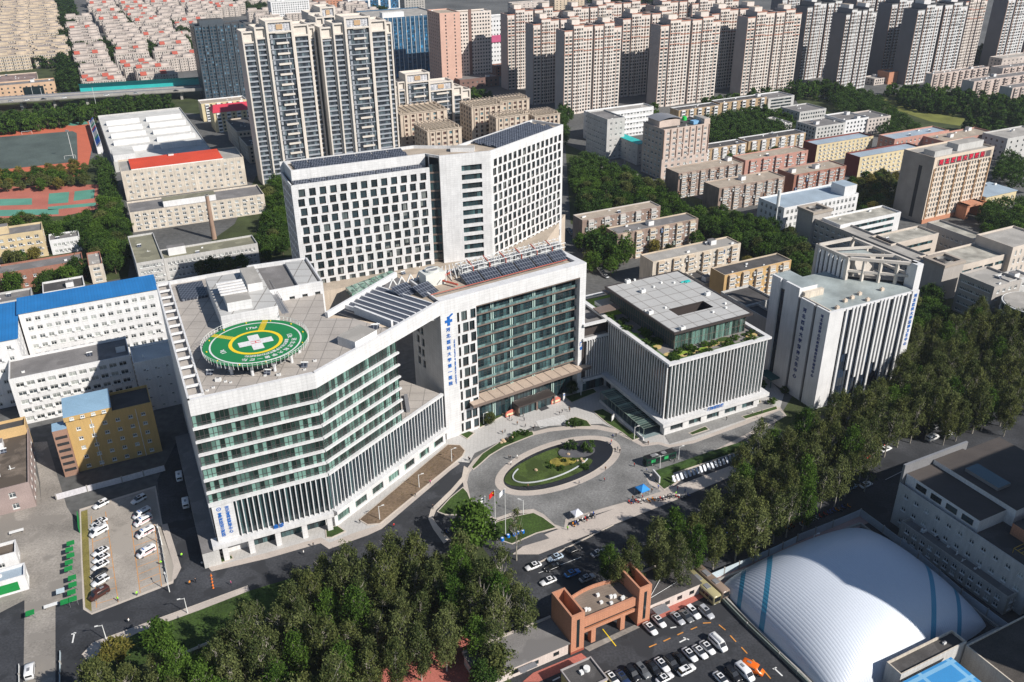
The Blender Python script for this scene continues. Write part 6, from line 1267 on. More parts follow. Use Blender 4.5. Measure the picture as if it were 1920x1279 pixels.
# ---------- estates far left: rows of five-storey houses
def estate_house(lbl, wall, patch):
    rt = thing('row_house', lbl, 'apartment block'); mb = MB()
    mb.box(0, 0, 0, 34, 11, 14.5, 0, 1)
    for k in range(4): mb.box(1+k*8.4, -1.3, 0, 4.6+k*8.4, -.01, 13.6, 0, 1)
    mb.box(2, 3, 14.5, 14, 11, 17, 0, 1); mb.box(22, 3, 14.5, 32, 11, 17, 0, 1)
    part('wall', mb, [wall, mat('roof_pinkish', (.38, .32, .28), .9, .4, .3, 0, .25)], rt)
    if patch:
        for x in (1.5, 19): mb = MB(); mb.quad((x, -.5, 14.6), (x+5.5, -.5, 14.6), (x+5.5, 3.5, 17.4), (x, 3.5, 17.4)); part('tiled_roof', mb, [roof_redtile], rt)
    for k in range(5):
        g = MB(); ln = [(.2, -.04)]
        for j in range(4): ln += [(.96+j*8.4, -.04), (.96+j*8.4, -1.34), (4.64+j*8.4, -1.34), (4.64+j*8.4, -.04)]
        ln.append((33.8, -.04)); g.v = [(x, y, z) for x, y in ln for z in (1.0+k*2.75, 2.35+k*2.75)]
        for j in range(len(ln)-1): g.f.append((2*j, 2*j+2, 2*j+3, 2*j+1)); g.m.append(0)
        part('window_row', g, [mat('estate_panes', (.05, .05, .052), .3, .0, 1, 0, 0, pat='wall', pcol=(.50, .45, .40), psz=(2.1, 50), pm=.75)], rt)
    return rt
ew = mat('estate_cream', (.56, .49, .44), .85, .2, .3, .2); ey = mat('estate_yellow', (.56, .46, .34), .85, .2, .3, .2)
H1 = estate_house('cream walk-up block with red roof tiles in the dense estate beyond the viaduct', ew, 1); H2 = estate_house('cream walk-up block with flat roof in the dense estate beyond the viaduct', ew, 0); H3 = estate_house('yellow-cream walk-up block in the estate at the top left corner', ey, 0)
G1, G2, G3 = 'red-tiled blocks of the estate beyond the viaduct', 'flat-roofed blocks of the estate beyond the viaduct', 'blocks of the top left estate'
u26 = Vector((math.cos(R(26.3)), math.sin(R(26.3)), 0)); v26 = Vector((-u26.y, u26.x, 0))
def fill_rows(poly, srcs, ps, vs, jit, maxn, seed, z=15, drop=.12):
    wp = [P(x, y, z) for x, y in poly]; rn = random.Random(seed); ab = [(p.dot(u26), p.dot(v26)) for p in wp]
    a0_, a1_ = min(a for a, b in ab), max(a for a, b in ab); b0__, b1_ = min(b for a, b in ab), max(b for a, b in ab); n = 0; b = b0__
    while b < b1_ and n < maxn:
        a = a0_+rn.uniform(0, 6)
        while a < a1_:
            q = u26*a+v26*b; c = u26*(a+17)+v26*(b+5)
            if inpoly(c, [(p.x, p.y) for p in wp]) and rn.random() > drop and n < maxn:
                src, g = srcs[rn.randrange(len(srcs))]; o = src if (src.location.length < 1) else dup(src, (0, 0, 0))
                o.location = (q.x, q.y, 0); o.rotation_euler = (0, 0, R(26.3)); o['group'] = g; o.scale = (1, 1, rn.uniform(.85, 1.1)); n += 1
                FOOT.append([(q+u26*x+v26*y).to_tuple()[:2] for x, y in ((-1, -2), (35, -2), (35, 13), (-1, 13))])
            a += ps+rn.uniform(0, jit)
        b += vs*rn.uniform(.93, 1.1)
    return n
n1_ = fill_rows([(150, 150), (372, 140), (372, 100), (362, 40), (480, -6), (142, -10)], [(H1, G1), (H2, G2), (H2, G2)], 38, 22, 9, 215, 5, drop=.16)
n2_ = fill_rows([(0, 104), (103, 104), (104, -8), (-90, -8), (-90, 100)], [(H3, G3)], 36, 20, 2, 150, 6, drop=.03)
fill_rows([(480, 30), (700, 18), (640, -8), (480, -10)], [(H2, G2)], 40, 26, 12, 30, 8, drop=.3)
bl('school_building', 'brown-roofed classroom range at the left edge beyond the viaduct', (70, 148), -70, 40, 12, beige, mat('roof_rust', (.25, .18, .16), .9, .4, .4), fl=3, cols=10, lod='row', n_roof=12)
r = bl('school_building', 'apricot school with dark glazed entrance beside the viaduct', (102, 152), -110, 18, 15, mat('apricot_school', (.56, .38, .25)), roof_grey, fl=4, cols=22, lod='row', n_roof=4); block(r, 84, -1, 1, 100, -.02, 12, g_dark, name='entrance_glazing')
for F, Rt, Lt, h, lb in (((1749, 139), (1866, 127), (1733, 137), 15, 'balconied apartment row behind the round lawn trees'), ((1827, 153), (1985, 134), (1802, 149), 15, 'balconied apartment row nearer the right edge'), ((1899, 165), (2010, 150), (1878, 160), 15, 'balconied apartment row nearest, at the right edge'), ((1881, 128), (2000, 116), (1860, 124), 15, 'balconied apartment row farthest back at the right edge')):
    rowb(lb, F, Rt, Lt, h, mat('pale_pink_render', (.52, .43, .38)), roof_grey, 9, side=pale_grey, n_roof=10, trim=mat('pale_pink_render', (1, 1, 1)))
bl('orange_hall', 'orange hall with three tall dark windows at the foot of the pale towers', (1668, 136), (1713, 129.5), (1650, 131), hb((1669, 159), (1668, 136)), orange_tile, roof_grey, fl=1, cols=3, w=7, wh=9, sill=2, n_roof=2, style='dark')
# more far skyline: blocks between the towers and the top edge
for k, (x, y, w, h, m_) in enumerate(((960, 6, 60, 20, ew), (1040, -4, 50, 24, ey), (1460, 60, 40, 12, ew), (1640, 148, 24, 6, ew), (1880, 110, 50, 14, ew))):
    bl('distant_block', ['small rooftop-level block at the top behind the leftmost beige tower', 'yellowish block at the top between beige towers', 'low cream block under the right end of the beige towers', 'tiny white kiosk beside the orange hall', 'cream block below the corner tower'][k], (x, y), w, 14, h, m_, roof_conc, fl=max(2, int(h/3)), cols=8, lod='row', n_roof=2)
# ---------- viaduct
v0, v1 = P(-60, 194, 9), P(520, 158, 9); vd_ = (v1-v0).normalized(); vl = (v1-v0).length; VD = thing('viaduct', 'elevated road crossing behind the running track with a teal noise screen', 'viaduct', (v0.x, v0.y, 0), math.atan2(vd_.y, vd_.x))
mb = MB(); mb.box(0, 0, 7.2, vl, 22, 9, 0, 1); mb.box(0, -.4, 7.8, vl, -.01, 10, 0); mb.box(0, 10.8, 9.01, vl, 11.2, 10, 0); part('deck', mb, [conc, mat('viaduct_asphalt', (.22, .22, .235), .9, .1)], VD)
for k in range(int(vl/26)): mb = MB(); mb.box(12+k*26, 4, 0, 14+k*26, 18, 7.2); part('pier', mb, [conc], VD)
s0_ = (P(140, 178, 12)-v0).dot(vd_); mb = MB(); mb.box(s0_, 21.4, 9, vl, 21.8, 14.5); mb.quad((s0_, 21.4, 14.5), (vl, 21.4, 14.5), (vl, 17, 16.5), (s0_, 17, 16.5)); part('noise_screen', mb, [teal_sheet], VD)
# ================================================================ OVAL GARDEN
def wpx(ps, z=0): return [tuple(P(x, y, z)[:2]) for x, y in ps]
def raised(name, ps, z0, z1, m, label, cat, group=None, px=True, mt=None):
    w = wpx(ps) if px else ps; s = sum(w[i][0]*w[(i+1) % len(w)][1]-w[(i+1) % len(w)][0]*w[i][1] for i in range(len(w)))
    if s < 0: w = w[::-1]
    mb = MB(); mb.prism(w, z0, z1, 0, 1); return solid(name, mb, [m, mt or m], label, cat, group)
gl1 = [(945.5, 899), (952, 888), (967, 876), (990, 863), (1015, 851), (1040, 842), (1062, 837), (1072, 842), (1078, 852), (1090, 860), (1112, 862), (1108, 872), (1092, 884), (1070, 894), (1040, 904), (1010, 911), (980, 914), (955, 911), (946, 905)]
raised('sheet', smoothpts(gl1, 1), Z[9], .32, mat('lawn_rich', (.055, .085, .018), .95, .5, .5, 0, .5, bump=.5, patch=.3), 'lush lawn mound filling the left part of the oval basin', 'lawn', mt=MC.get('lawn_rich')).name = 'garden_lawn'
raised('garden_island', smoothpts([(1046, 846), (1075, 836), (1110, 838), (1118, 848), (1100, 858), (1062, 862), (1048, 857)], 2), Z[9], .62, mat('slate_bed', (.10, .10, .11), .9, .3, .5), 'dark slate island with two clipped pines in the oval basin', 'garden bed')
raised('flower_bed', smoothpts([(1028, 868), (1040, 861), (1058, 860), (1078, 862), (1082, 868), (1060, 876), (1038, 877)], 2), .33, .62, mat('flower_mix', (.24, .20, .04), .95, .6, 1.2, 0, .6, patch=.6), 'orange and yellow flower bed on the oval lawn', 'flower bed')
def stripe(ps, w, z0, z1, m, nm, label, cat, group=None, px=True):
    mb = MB(); q = [P(*p) if px else Vector(p) for p in ps]
    for a, b in zip(q, q[1:]): mb.bar((a.x, a.y, (z0+z1)/2), (b.x, b.y, (z0+z1)/2), w, z1-z0)
    return solid(nm, mb, [m], label, cat, group)
c_ = [(EC.x+8*math.cos(t), EC.y+8*math.sin(t)) for t in (0,)]
arc = ell(EC+Vector((-2.5, -.8, 0)), 14.5, 6.0, EZ, 48)
stripe([(x, y, 0) for x, y in arc[18:44]], .35, .34, .62, mat('silver_edge', (.5, .52, .54), .3, .1), 'edging_rail', 'curved silver edging rail through the oval lawn', 'edging', px=False)
rg = random.Random(5)
def rock(p, s, label, group):
    mb = MB(); n = 9; off = rg.uniform(0, 6)
    lay = [[(p.x+s*(1-.35*j*j)*(.8+.4*noise.noise((i*1.3+off, j, p.x)))*math.cos(2*math.pi*i/n), p.y+s*(.75-.25*j*j)*(.8+.4*noise.noise((i+off, j, p.y)))*math.sin(2*math.pi*i/n), p.z+s*j*.7) for i in range(n)] for j in (0, .55, 1)]
    for j in range(2):
        for i in range(n): mb.quad(lay[j][i], lay[j][(i+1) % n], lay[j+1][(i+1) % n], lay[j+1][i])
    mb.poly(lay[2]); return solid('garden_rock', mb, [mat('buff_rock', (.52, .38, .25), .9, .25, 1.5)], label, 'rock', group)
for k, (x, y) in enumerate(((940, 831), (943, 826), (946, 829), (950, 822), (955, 824), (959, 821), (944, 778), (949, 775))): rock(P(x, y, .1), rg.uniform(.55, .95), 'buff boulder among the shrubs at the kerb west of the forecourt', 'buff boulders west of the forecourt')
for k, (x, y) in enumerate(((1083, 864), (1090, 861), (1093, 866), (1066, 853), (1005, 882))): rock(P(x, y, .4), rg.uniform(.5, .9), 'buff boulder in the oval garden', 'boulders of the oval garden')
# ================================================================ TREES
def crown_mesh(name, lm, n, rad, z0, z1, shape, ls, seed, twig=0):
    rn = random.Random(seed); mb = MB(); H = z1-z0
    cl = []
    nc = max(14, int(n/55))
    for k in range(nc):
        t = rn.random()**.8; a = rn.uniform(0, 2*math.pi)
        r = {'poplar': rad*(.35+1.05*t*(1-t)*2.2)*(.75 if t > .85 else 1), 'round': rad*math.sqrt(max(.05, 1-(2*t-1)**2))}[shape]*math.sqrt(rn.uniform(.25, 1))*rn.uniform(.8, 1.12)
        cl.append((r*math.cos(a), r*math.sin(a), z0+t*H, rn.uniform(.55, 1.15)))
    for k in range(n):
        c = cl[rn.randrange(nc)]; s = c[3]*rad*(.30 if shape == 'round' else .27)
        p = Vector((c[0]+rn.gauss(0, s*.6), c[1]+rn.gauss(0, s*.6), c[2]+rn.gauss(0, s*(.5 if shape == 'round' else .95))))
        w = ls*rn.uniform(.6, 1.25); up = Vector((rn.gauss(0, .6), rn.gauss(0, .6), rn.gauss(.25 if shape == 'round' else .0, .6)+.35)).normalized()
        tdir = up.cross(Vector((rn.gauss(0, 1), rn.gauss(0, 1), rn.gauss(0, 1)))).normalized()
        if shape == 'poplar': tdir = (tdir+Vector((0, 0, rn.choice((-1.0, 1.0))))).normalized(); up = tdir.cross(Vector((rn.gauss(0, 1), rn.gauss(0, 1), 0))).normalized()
        b = tdir.cross(up).normalized(); tt = tdir*w*1.25; b = b*w*.62; mb.quad(p-tt, p+b, p+tt, p-b)
    return mb.mesh(name, [lm])
def trunk_mesh(name, bm_, h, r, lim, spread, seed, low=.35):
    rn = random.Random(seed); mb = MB(); q = Vector((0, 0, -.1)); pts = [q]
    for k in range(5): q = Vector((rn.uniform(-.18, .18)*k, rn.uniform(-.18, .18)*k, h*(k+1)/5)); pts.append(q)
    for i in range(5): mb.tube(pts[i], pts[i+1], r*(1-i*.17), r*(1-(i+1)*.17), 7)
    for k in range(lim):
        t = rn.uniform(low, .92); b = Vector((0, 0, 0)).lerp(pts[-1], t); a = rn.uniform(0, 6.28); l = spread*rn.uniform(.6, 1.1)*(1.2-t*.5)
        m_ = b+Vector((math.cos(a)*l*.55, math.sin(a)*l*.55, l*.55)); e = m_+Vector((math.cos(a+.3)*l*.4, math.sin(a+.3)*l*.4, l*.75)); mb.tube(b, m_, r*.34, r*.22, 5); mb.tube(m_, e, r*.22, r*.06, 4)
        for j in range(2): s_ = b.lerp(m_, rn.uniform(.4, .9)); mb.tube(s_, s_+Vector((rn.uniform(-1, 1), rn.uniform(-1, 1), rn.uniform(.4, 1.4)))*l*.4, r*.14, r*.04, 4)
    return mb.mesh(name, [bm_])
TP = {}
def kind(nm, cms, tms): TP[nm] = [(c, t) for c in cms for t in tms[:1]] if False else list(zip(cms, tms))
kind('poplar', [crown_mesh('crown', [leaf_pop, leaf_oliv, leaf_pop, leaf_mid, leaf_pop, leaf_oliv][i], [5200, 4600, 3000, 5000, 2300, 4200][i], 3.4, 4.0, 17.5, 'poplar', .24, 20+i) for i in range(6)], [trunk_mesh('trunk', bark, 16.2, .26, 13, 3.3, 40+i) for i in range(6)])
kind('bare', [crown_mesh('crown', leaf_oliv, 500, 2.6, 6, 15, 'poplar', .24, 71), crown_mesh('crown', leaf_oliv, 900, 2.6, 6, 15, 'poplar', .24, 72)], [trunk_mesh('trunk', bark, 15, .26, 26, 3.2, 81), trunk_mesh('trunk', bark, 15, .26, 26, 3.0, 82)])
kind('broad', [crown_mesh('crown', [leaf_deep, leaf_mid, leaf_deep, leaf_oliv, leaf_mid][i], 2600, 4.0, 2.0, 9.6, 'round', .34, 120+i) for i in range(5)], [trunk_mesh('trunk', bark_d, 7.5, .24, 8, 2.6, 140+i) for i in range(5)])
kind('tawny', [crown_mesh('crown', [leaf_yel, leaf_oliv, leaf_mid][i], 2200, 3.2, 1.6, 7.6, 'round', .32, 160+i) for i in range(3)], [trunk_mesh('trunk', bark_d, 6, .2, 8, 2.2, 170+i) for i in range(3)])
kind('far', [crown_mesh('crown', [leaf_deep, leaf_mid, leaf_deep][i], 800, 4.4, 1.0, 9.5, 'round', .7, 180+i) for i in range(3)], [trunk_mesh('trunk', bark_d, 6.5, .25, 4, 2.4, 190+i) for i in range(3)])
kind('shrub', [crown_mesh('crown', [leaf_mid, leaf_deep][i], 900, 1.3, .1, 2.0, 'round', .17, 200+i) for i in range(2)], [trunk_mesh('trunk', bark_d, 1.1, .08, 4, .7, 210+i) for i in range(2)])
NT = {}
def tree(k, x, y, s, label, group, name, rn, cat='tree', leafless=False):
    v = TP[k][rn.randrange(len(TP[k]))]; t = thing(name, label, cat, (x, y, 0), rn.uniform(0, 6.28), group); sz = s*rn.uniform(.88, 1.14); t.scale = (s*rn.uniform(.9, 1.1), s*rn.uniform(.9, 1.1), sz)
    lk('trunk', v[1], t); lk('crown', v[0], t); NT[name] = NT.get(name, 0)+1; return t
def infoot(x, y):
    for f in FOOT:
        if inpoly((x, y), f): return True
    return False
CAND = []
def grove(poly, k, name, label, z=7, sp=7.0, s=1.0, drop=.08, seed=1, foot=True, group=None, grid=True, maxn=400, excl=None):
    w = wpx(poly, z); rn = random.Random(seed); ab = [(x*u26.x+y*u26.y, x*v26.x+y*v26.y) for x, y in w]; b = min(q[1] for q in ab); n = 0; row = 0
    while b < max(q[1] for q in ab):
        a = min(q[0] for q in ab)+(sp/2 if row % 2 else 0)
        while a < max(q[0] for q in ab):
            aa, bb_ = a+rn.uniform(-.22, .22)*sp, b+rn.uniform(-.22, .22)*sp; x = u26.x*aa+v26.x*bb_; y = u26.y*aa+v26.y*bb_
            if inpoly((x, y), w) and rn.random() > drop and not (foot and infoot(x, y)) and not (excl and any(inpoly((x, y), e) for e in excl)) and n < maxn:
                if k == 'broad': CAND.append((x, y, s*rn.uniform(.82, 1.12), label, name))
                else: tree(k, x, y, s*rn.uniform(.82, 1.12), label, group or label, name, rn)
                n += 1
            a += sp
        b += sp*.86; row += 1
    return n
A1 = [(160, 1262), (300, 1250), (380, 1232), (455, 1195), (485, 1130), (560, 1090), (640, 1062), (700, 1035), (790, 1012), (850, 1050), (930, 1055), (985, 1085), (1015, 1120), (990, 1150), (960, 1190), (905, 1205), (800, 1235), (720, 1290), (640, 1360), (60, 1360)]
A2 = [(1120, 1066), (1150, 1022), (1200, 995), (1255, 980), (1320, 945), (1362, 900), (1395, 862), (1430, 815), (1500, 795), (1590, 755), (1660, 715), (1680, 655), (1760, 605), (1850, 580), (1925, 590), (1990, 640), (1985, 740), (1895, 772), (1800, 788), (1710, 780), (1665, 850), (1570, 915), (1500, 965), (1440, 1000), (1360, 1030), (1280, 1062), (1200, 1075)]
print('poplars', grove(A1, 'poplar', 'poplar_tree', 'tall feathery poplar in the dense belt along the foreground avenue, left half', 11, 6.6, .98, .06, 3),
      grove(A2, 'poplar', 'poplar_tree', 'tall feathery poplar in the dense avenue rows below the clinic block and striped tower', 11, 6.5, .93, .07, 4))
def one(k, px, py, z, s, label, name='broadleaf_tree', group=None, seed=0, cat='tree'):
    p = P(px, py, z); return tree(k, p.x, p.y, s, label, group, name, random.Random(seed+int(px)), cat)
one('broad', 893, 985, 8, 1.55, 'big dark glossy tree standing alone left of the flagpoles')
one('tawny', 428, 1235, 5, 1.5, 'yellowing tree at the bottom below the long lawn'); one('tawny', 392, 1270, 5, 1.4, 'second yellowing tree at the bottom edge beside the shaded walk')
one('broad', 935, 1240, 5, .95, 'round bright green tree by the left gate lodge'); one('broad', 905, 1270, 4, .8, 'small bright green tree at the bottom edge near the left gate lodge')
one('bare', 968, 1008, 8, 1.0, 'slim nearly leafless poplar in front of the blue barrels', 'poplar_tree'); one('bare', 905, 1160, 8, 1.1, 'bare white-stemmed poplar beside the avenue, right end of the left belt', 'poplar_tree'); one('bare', 945, 1170, 8, 1.0, 'thin bare poplar leaning behind the white gate lodge', 'poplar_tree')
one('tawny', 215, 1225, 3.5, 1.0, 'thin brownish tree at the corner of the long lawn'); one('tawny', 300, 1205, 3.5, 1.1, 'thin brownish tree standing on the long lawn')
one('broad', 918, 785, 2.4, .5, 'small round tree left of the hospital entrance canopy'); one('broad', 1073, 728, 2.6, .55, 'small round tree right of the hospital entrance')
one('shrub', 1070, 838, 1, 1.5, 'clipped round pine on the slate island, the left one', 'pine_tree'); one('shrub', 1103, 842, 1, 1.7, 'clipped round pine on the slate island, the right one', 'pine_tree')
for q in ((1066, 796), (1074, 792), (1080, 798), (1088, 797), (966, 817), (975, 812), (985, 813), (960, 826)): one('shrub', q[0], q[1], .5, .9, 'dark round shrub on the kerb beds of the forecourt', 'shrub', 'shrubs of the forecourt beds', cat='shrub')
rs_ = random.Random(2)
for k in range(16):
    q = (rs_.uniform(1025, 1100), rs_.uniform(856, 880)); one('shrub', q[0], q[1], .5, rs_.uniform(.35, .8), 'low mixed shrub in the planting of the oval garden', 'shrub', 'shrubs of the oval garden', k, 'shrub')
for i, q in enumerate(((1405, 732), (1428, 724), (1470, 735), (1447, 755))): one('shrub', q[0], q[1], .5, 1.2, ['shrub at the right end of the clinic block frontage', 'shrub beside the end ledge of the clinic block', 'dark shrub at the striped tower door', 'shrub on the corner of the tower forecourt'][i], 'shrub', cat='shrub')
for q in ((1128, 470, 1.7), (1172, 462, 1.35), (1200, 448, 1.2)): one('broad', q[0], q[1], 7, q[2], {1128: 'huge olive tree at the corner of the shaded lane', 1172: 'tall tree against the orange-corniced apartments', 1200: 'smaller tree before the orange-corniced apartments'}[q[0]])
BG = [
 ([(1075, 300), (1110, 292), (1180, 325), (1245, 352), (1275, 385), (1262, 420), (1240, 440), (1236, 385), (1080, 402)], 'broad', 7.2, .05, 'deep green tree in the park between the ward tower and the beige clinic'),
 ([(1255, 395), (1330, 395), (1420, 415), (1480, 430), (1520, 470), (1530, 560), (1500, 520), (1480, 480), (1400, 465), (1330, 430), (1250, 415)], 'broad', 7.0, .05, 'deep green tree in the belt between apartment rows and the teaching ranges'),
 ([(1320, 212), (1430, 205), (1490, 235), (1440, 262), (1322, 262)], 'broad', 7.0, .05, 'grove tree between the two ochre apartment rows'),
 ([(1318, 190), (1400, 180), (1500, 165), (1500, 172), (1400, 190), (1320, 198)], 'far', 8.5, .1, 'tree in the strip below the beige towers'),
 ([(1555, 185), (1575, 165), (1625, 170), (1660, 200), (1735, 245), (1790, 250), (1740, 262), (1640, 240), (1575, 208)], 'broad', 9, .05, 'tree on the near side of the round lawn'),
 ([(1660, 165), (1740, 165), (1930, 190), (1930, 232), (1840, 215), (1760, 200), (1690, 190)], 'far', 9, .05, 'tree on the far side of the round lawn'),
 ([(1815, 228), (1885, 238), (1890, 258), (1810, 252)], 'far', 8, .05, 'tree in the clump right of the round lawn'),
 ([(1480, 158), (1560, 155), (1630, 170), (1570, 180), (1490, 176)], 'far', 9, .2, 'tree at the foot of the pale towers'),
 ([(1590, 325), (1640, 312), (1700, 335), (1690, 380), (1625, 395), (1600, 380)], 'tawny', 7.5, .1, 'olive and yellow tree between the dormitories and the office tower'),
 ([(1840, 385), (1930, 375), (1930, 435), (1845, 428)], 'broad', 8, .05, 'tree in the square right of the office tower'), ([(1872, 280), (1925, 310), (1925, 345), (1870, 335)], 'broad', 8, .2, 'tree beside the gym hall at the right edge'),
 ([(1690, 560), (1745, 560), (1800, 600), (1860, 610), (1930, 620), (1930, 640), (1760, 620), (1690, 640)], 'broad', 7, .05, 'tree between the striped tower and the grey annexe'),
 ([(1740, 480), (1790, 520), (1800, 560), (1745, 560), (1730, 510)], 'broad', 7, .3, 'tree behind the striped tower'),
 ([(185, 300), (215, 330), (236, 400), (240, 470), (222, 520), (196, 520), (180, 430), (190, 350)], 'broad', 7.5, .1, 'tree along the school lane left of the cream teaching blocks'),
 ([(100, 428), (150, 400), (200, 400), (200, 500), (160, 500), (150, 450), (100, 440)], 'broad', 7.5, .08, 'tree in the yard right of the yellow dormitory'),
 ([(0, 412), (90, 410), (90, 424), (0, 436)], 'broad', 7, .1, 'tree between the courts and the yellow dormitory'),
 ([(55, 500), (165, 495), (165, 522), (60, 530)], 'broad', 7, .15, 'tree standing between the brick building and the stores'), ([(0, 512), (55, 505), (55, 535), (0, 545)], 'broad', 7, .3, 'tree before the brick building at the left edge'),
 ([(0, 470), (70, 462), (75, 475), (0, 485)], 'tawny', 6.5, .1, 'thin olive tree in front of the yellow dormitory'),
 ([(-20, 318), (160, 305), (170, 335), (-20, 352)], 'tawny', 8.5, .15, 'autumn-tinted tree between the running track and the courts'),
 ([(-30, 215), (190, 196), (280, 182), (330, 190), (200, 212), (60, 235), (-30, 245)], 'far', 8.5, .02, 'tree of the wooded strip below the viaduct'),
 ([(498, 350), (524, 330), (536, 400), (545, 460), (430, 500), (360, 505), (420, 470), (490, 450)], 'broad', 7, .1, 'tree between the cream teaching blocks and the ward tower'),
 ([(1063, 400), (1075, 400), (1080, 470), (1140, 520), (1130, 500)], 'broad', 8, .2, 'tree on the lane beside the ward tower'),
 ([(1110, 430), (1150, 440), (1180, 480), (1150, 505), (1110, 470)], 'broad', 8, .05, 'large olive tree at the end of the patched-roof apartments'),
 ([(1180, 460), (1320, 440), (1330, 448), (1215, 475)], 'tawny', 8, .3, 'tree in front of the orange-corniced apartments'), ([(1250, 505), (1400, 468), (1430, 480), (1400, 488), (1280, 520)], 'tawny', 8, .3, 'tree in front of the grey-brown roofed apartments'),
 ([(1040, 215), (1062, 190), (1070, 200), (1064, 262), (1050, 262)], 'broad', 7, .1, 'tree between villas and the courtyard block'), ([(1275, 285), (1320, 295), (1400, 285), (1500, 270), (1490, 276), (1330, 308)], 'tawny', 8, .3, 'tree in the yard behind the brown brick apartments'),
 ([(868, 178), (905, 168), (930, 175), (890, 186)], 'far', 8, .1, 'tree beside the brown podium'), ([(1190, 210), (1240, 205), (1235, 216), (1190, 220)], 'far', 8, .2, 'tree at the foot of the front beige tower'),
 ([(1400, 205), (1480, 215), (1500, 230), (1440, 232)], 'far', 8, .1, 'tree behind the grove, towards the pale offices')]
for i, (pl, k, sp, dr, lb) in enumerate(BG): grove(pl, k, {'broad': 'broadleaf_tree', 'far': 'park_tree', 'tawny': 'autumn_tree'}[k], lb, 6, sp, 1.0, dr, 50+i)
CAND.sort(key=lambda c: c[0]**2+c[1]**2); rn = random.Random(99)
for x, y, s, lb, nm in CAND[:285]: tree('broad', x, y, s, lb, lb, nm, rn)
mb = MB(); cvs = [[tuple(v.co) for v in TP['broad'][i][0].vertices][::1][:2800] for i in range(3)]
for x, y, s, lb, nm in CAND[285:]:
    c = cvs[rn.randrange(3)]; n0 = len(mb.v); q = 1.35
    for j in range(0, len(c)-3, 4):
        m_ = [sum(c[j+i][d] for i in range(4))/4 for d in range(3)]; mb.v += [(x+(m_[0]+(c[j+i][0]-m_[0])*q)*s, y+(m_[1]+(c[j+i][1]-m_[1])*q)*s, (m_[2]+(c[j+i][2]-m_[2])*q)*s) for i in range(4)]
    for j in range((len(c))//4): mb.f.append((n0+4*j, n0+4*j+1, n0+4*j+2, n0+4*j+3)); mb.m.append(0)
o = solid('broadleaf_trees', mb, [leaf_deep], 'farther deep green trees filling the gaps between the apartment rows and the school ranges', 'wood'); o['kind'] = 'stuff'
def wood(nm, polys, label, sp, seed):
    rn = random.Random(seed); mb = MB(); src = [TP['far'][i][0] for i in range(3)]; cv = [[tuple(v.co) for v in m.vertices][:1400] for m in src]
    for pl in polys:
        w = wpx(pl, 6); xs = [q[0] for q in w]; ys = [q[1] for q in w]; y = min(ys)
        while y < max(ys):
            x = min(xs)
            while x < max(xs):
                xx, yy = x+rn.uniform(-2, 2), y+rn.uniform(-2, 2)
                if inpoly((xx, yy), w) and not infoot(xx, yy):
                    c = cv[rn.randrange(3)]; s = rn.uniform(.9, 1.5); n0 = len(mb.v); mb.v += [(xx+a*s*1.1, yy+b*s*1.1, d*s) for a, b, d in c]; k = len(c)//4
                    for j in range(k): mb.f.append((n0+4*j, n0+4*j+1, n0+4*j+2, n0+4*j+3)); mb.m.append(0)
                x += sp
            y += sp
    if mb.f: o = solid(nm, mb, [leaf_deep], label, 'wood'); o['kind'] = 'stuff'
wood('roadside_wood', [[(106, -8), (132, -8), (150, 80), (160, 168), (112, 176), (106, 100)]], 'continuous trees filling the long straight road corridor at the top left', 9.5, 1)
wood('distant_trees', [[(-20, 104), (104, 108), (104, 122), (-20, 116)], [(215, 30), (250, 40), (245, 60), (220, 55)], [(310, 30), (370, 70), (360, 92), (325, 80)], [(200, 70), (330, 88), (300, 108), (160, 112)], [(420, -8), (500, 10), (480, 30)], [(1100, -10), (1300, -10), (1300, 0), (1100, 0)], [(1780, 100), (1900, 90), (1910, 120), (1790, 118)], [(700, 20), (720, 15), (730, 40)]], 'distant tree patches among the far estates', 10, 2)
# grass tufts and rough ground under the belt
def tufts(nm, poly, n, label, m, h=.35, seed=1):
    w = wpx(poly); xs = [q[0] for q in w]; ys = [q[1] for q in w]; rn = random.Random(seed); mb = MB(); k = 0
    while k < n:
        x, y = rn.uniform(min(xs), max(xs)), rn.uniform(min(ys), max(ys))
        if inpoly((x, y), w): a = rn.uniform(0, 3.14); d = rn.uniform(.15, .4); z = h*rn.uniform(.5, 1.3); mb.quad((x-d*math.cos(a), y-d*math.sin(a), .05), (x+d*math.cos(a), y+d*math.sin(a), .05), (x+d*.7*math.cos(a)+rn.uniform(-.2, .2), y+d*.7*math.sin(a)+rn.uniform(-.2, .2), z), (x-d*.7*math.cos(a), y-d*.7*math.sin(a)+.1, z*.9))
        k += 1
    o = solid(nm, mb, [m], label, 'grass'); o['kind'] = 'stuff'
tufts('grass', [(675, 975), (840, 838), (862, 838), (869, 848), (864, 856), (712, 980), (690, 982)], 4500, 'reddish and green ground cover in the long bed beside the left building', mat('ground_cover', (.13, .10, .035), .95, .5, .5, 0, .5, patch=.5), .3, 2)
tufts('grass', [(200, 1220), (465, 1112), (620, 1065), (640, 1090), (400, 1200), (180, 1266)], 5000, 'uneven grass of the long lawn below the road', lawn, .2, 3)
rn = random.Random(8)
for k in range(46):
    if k < 28: x, y = rn.uniform(2, WB-2), rn.choice((rn.uniform(1.6, 3), rn.uniform(4.5, 7.5)))
    else: x, y = rn.choice((rn.uniform(1.6, 2.8), rn.uniform(4.5, 6.5))), rn.uniform(8, DB+2)
    o = lk('roof_shrub', TP['shrub'][k % 2][0], B, (x, y, ZB-1.0), rn.uniform(0, 6)); s = rn.uniform(.4, .95); o.scale = (s*1.3, s*1.3, s)
mb = MB()
for k in range(6): a_, b_ = P(1012-k*1.4, 803-k*2.2), P(1064-k*1.2, 791-k*2.3); mb.bar((a_.x, a_.y, .2+k*.01), (b_.x, b_.y, .2+k*.01), .25, .08)
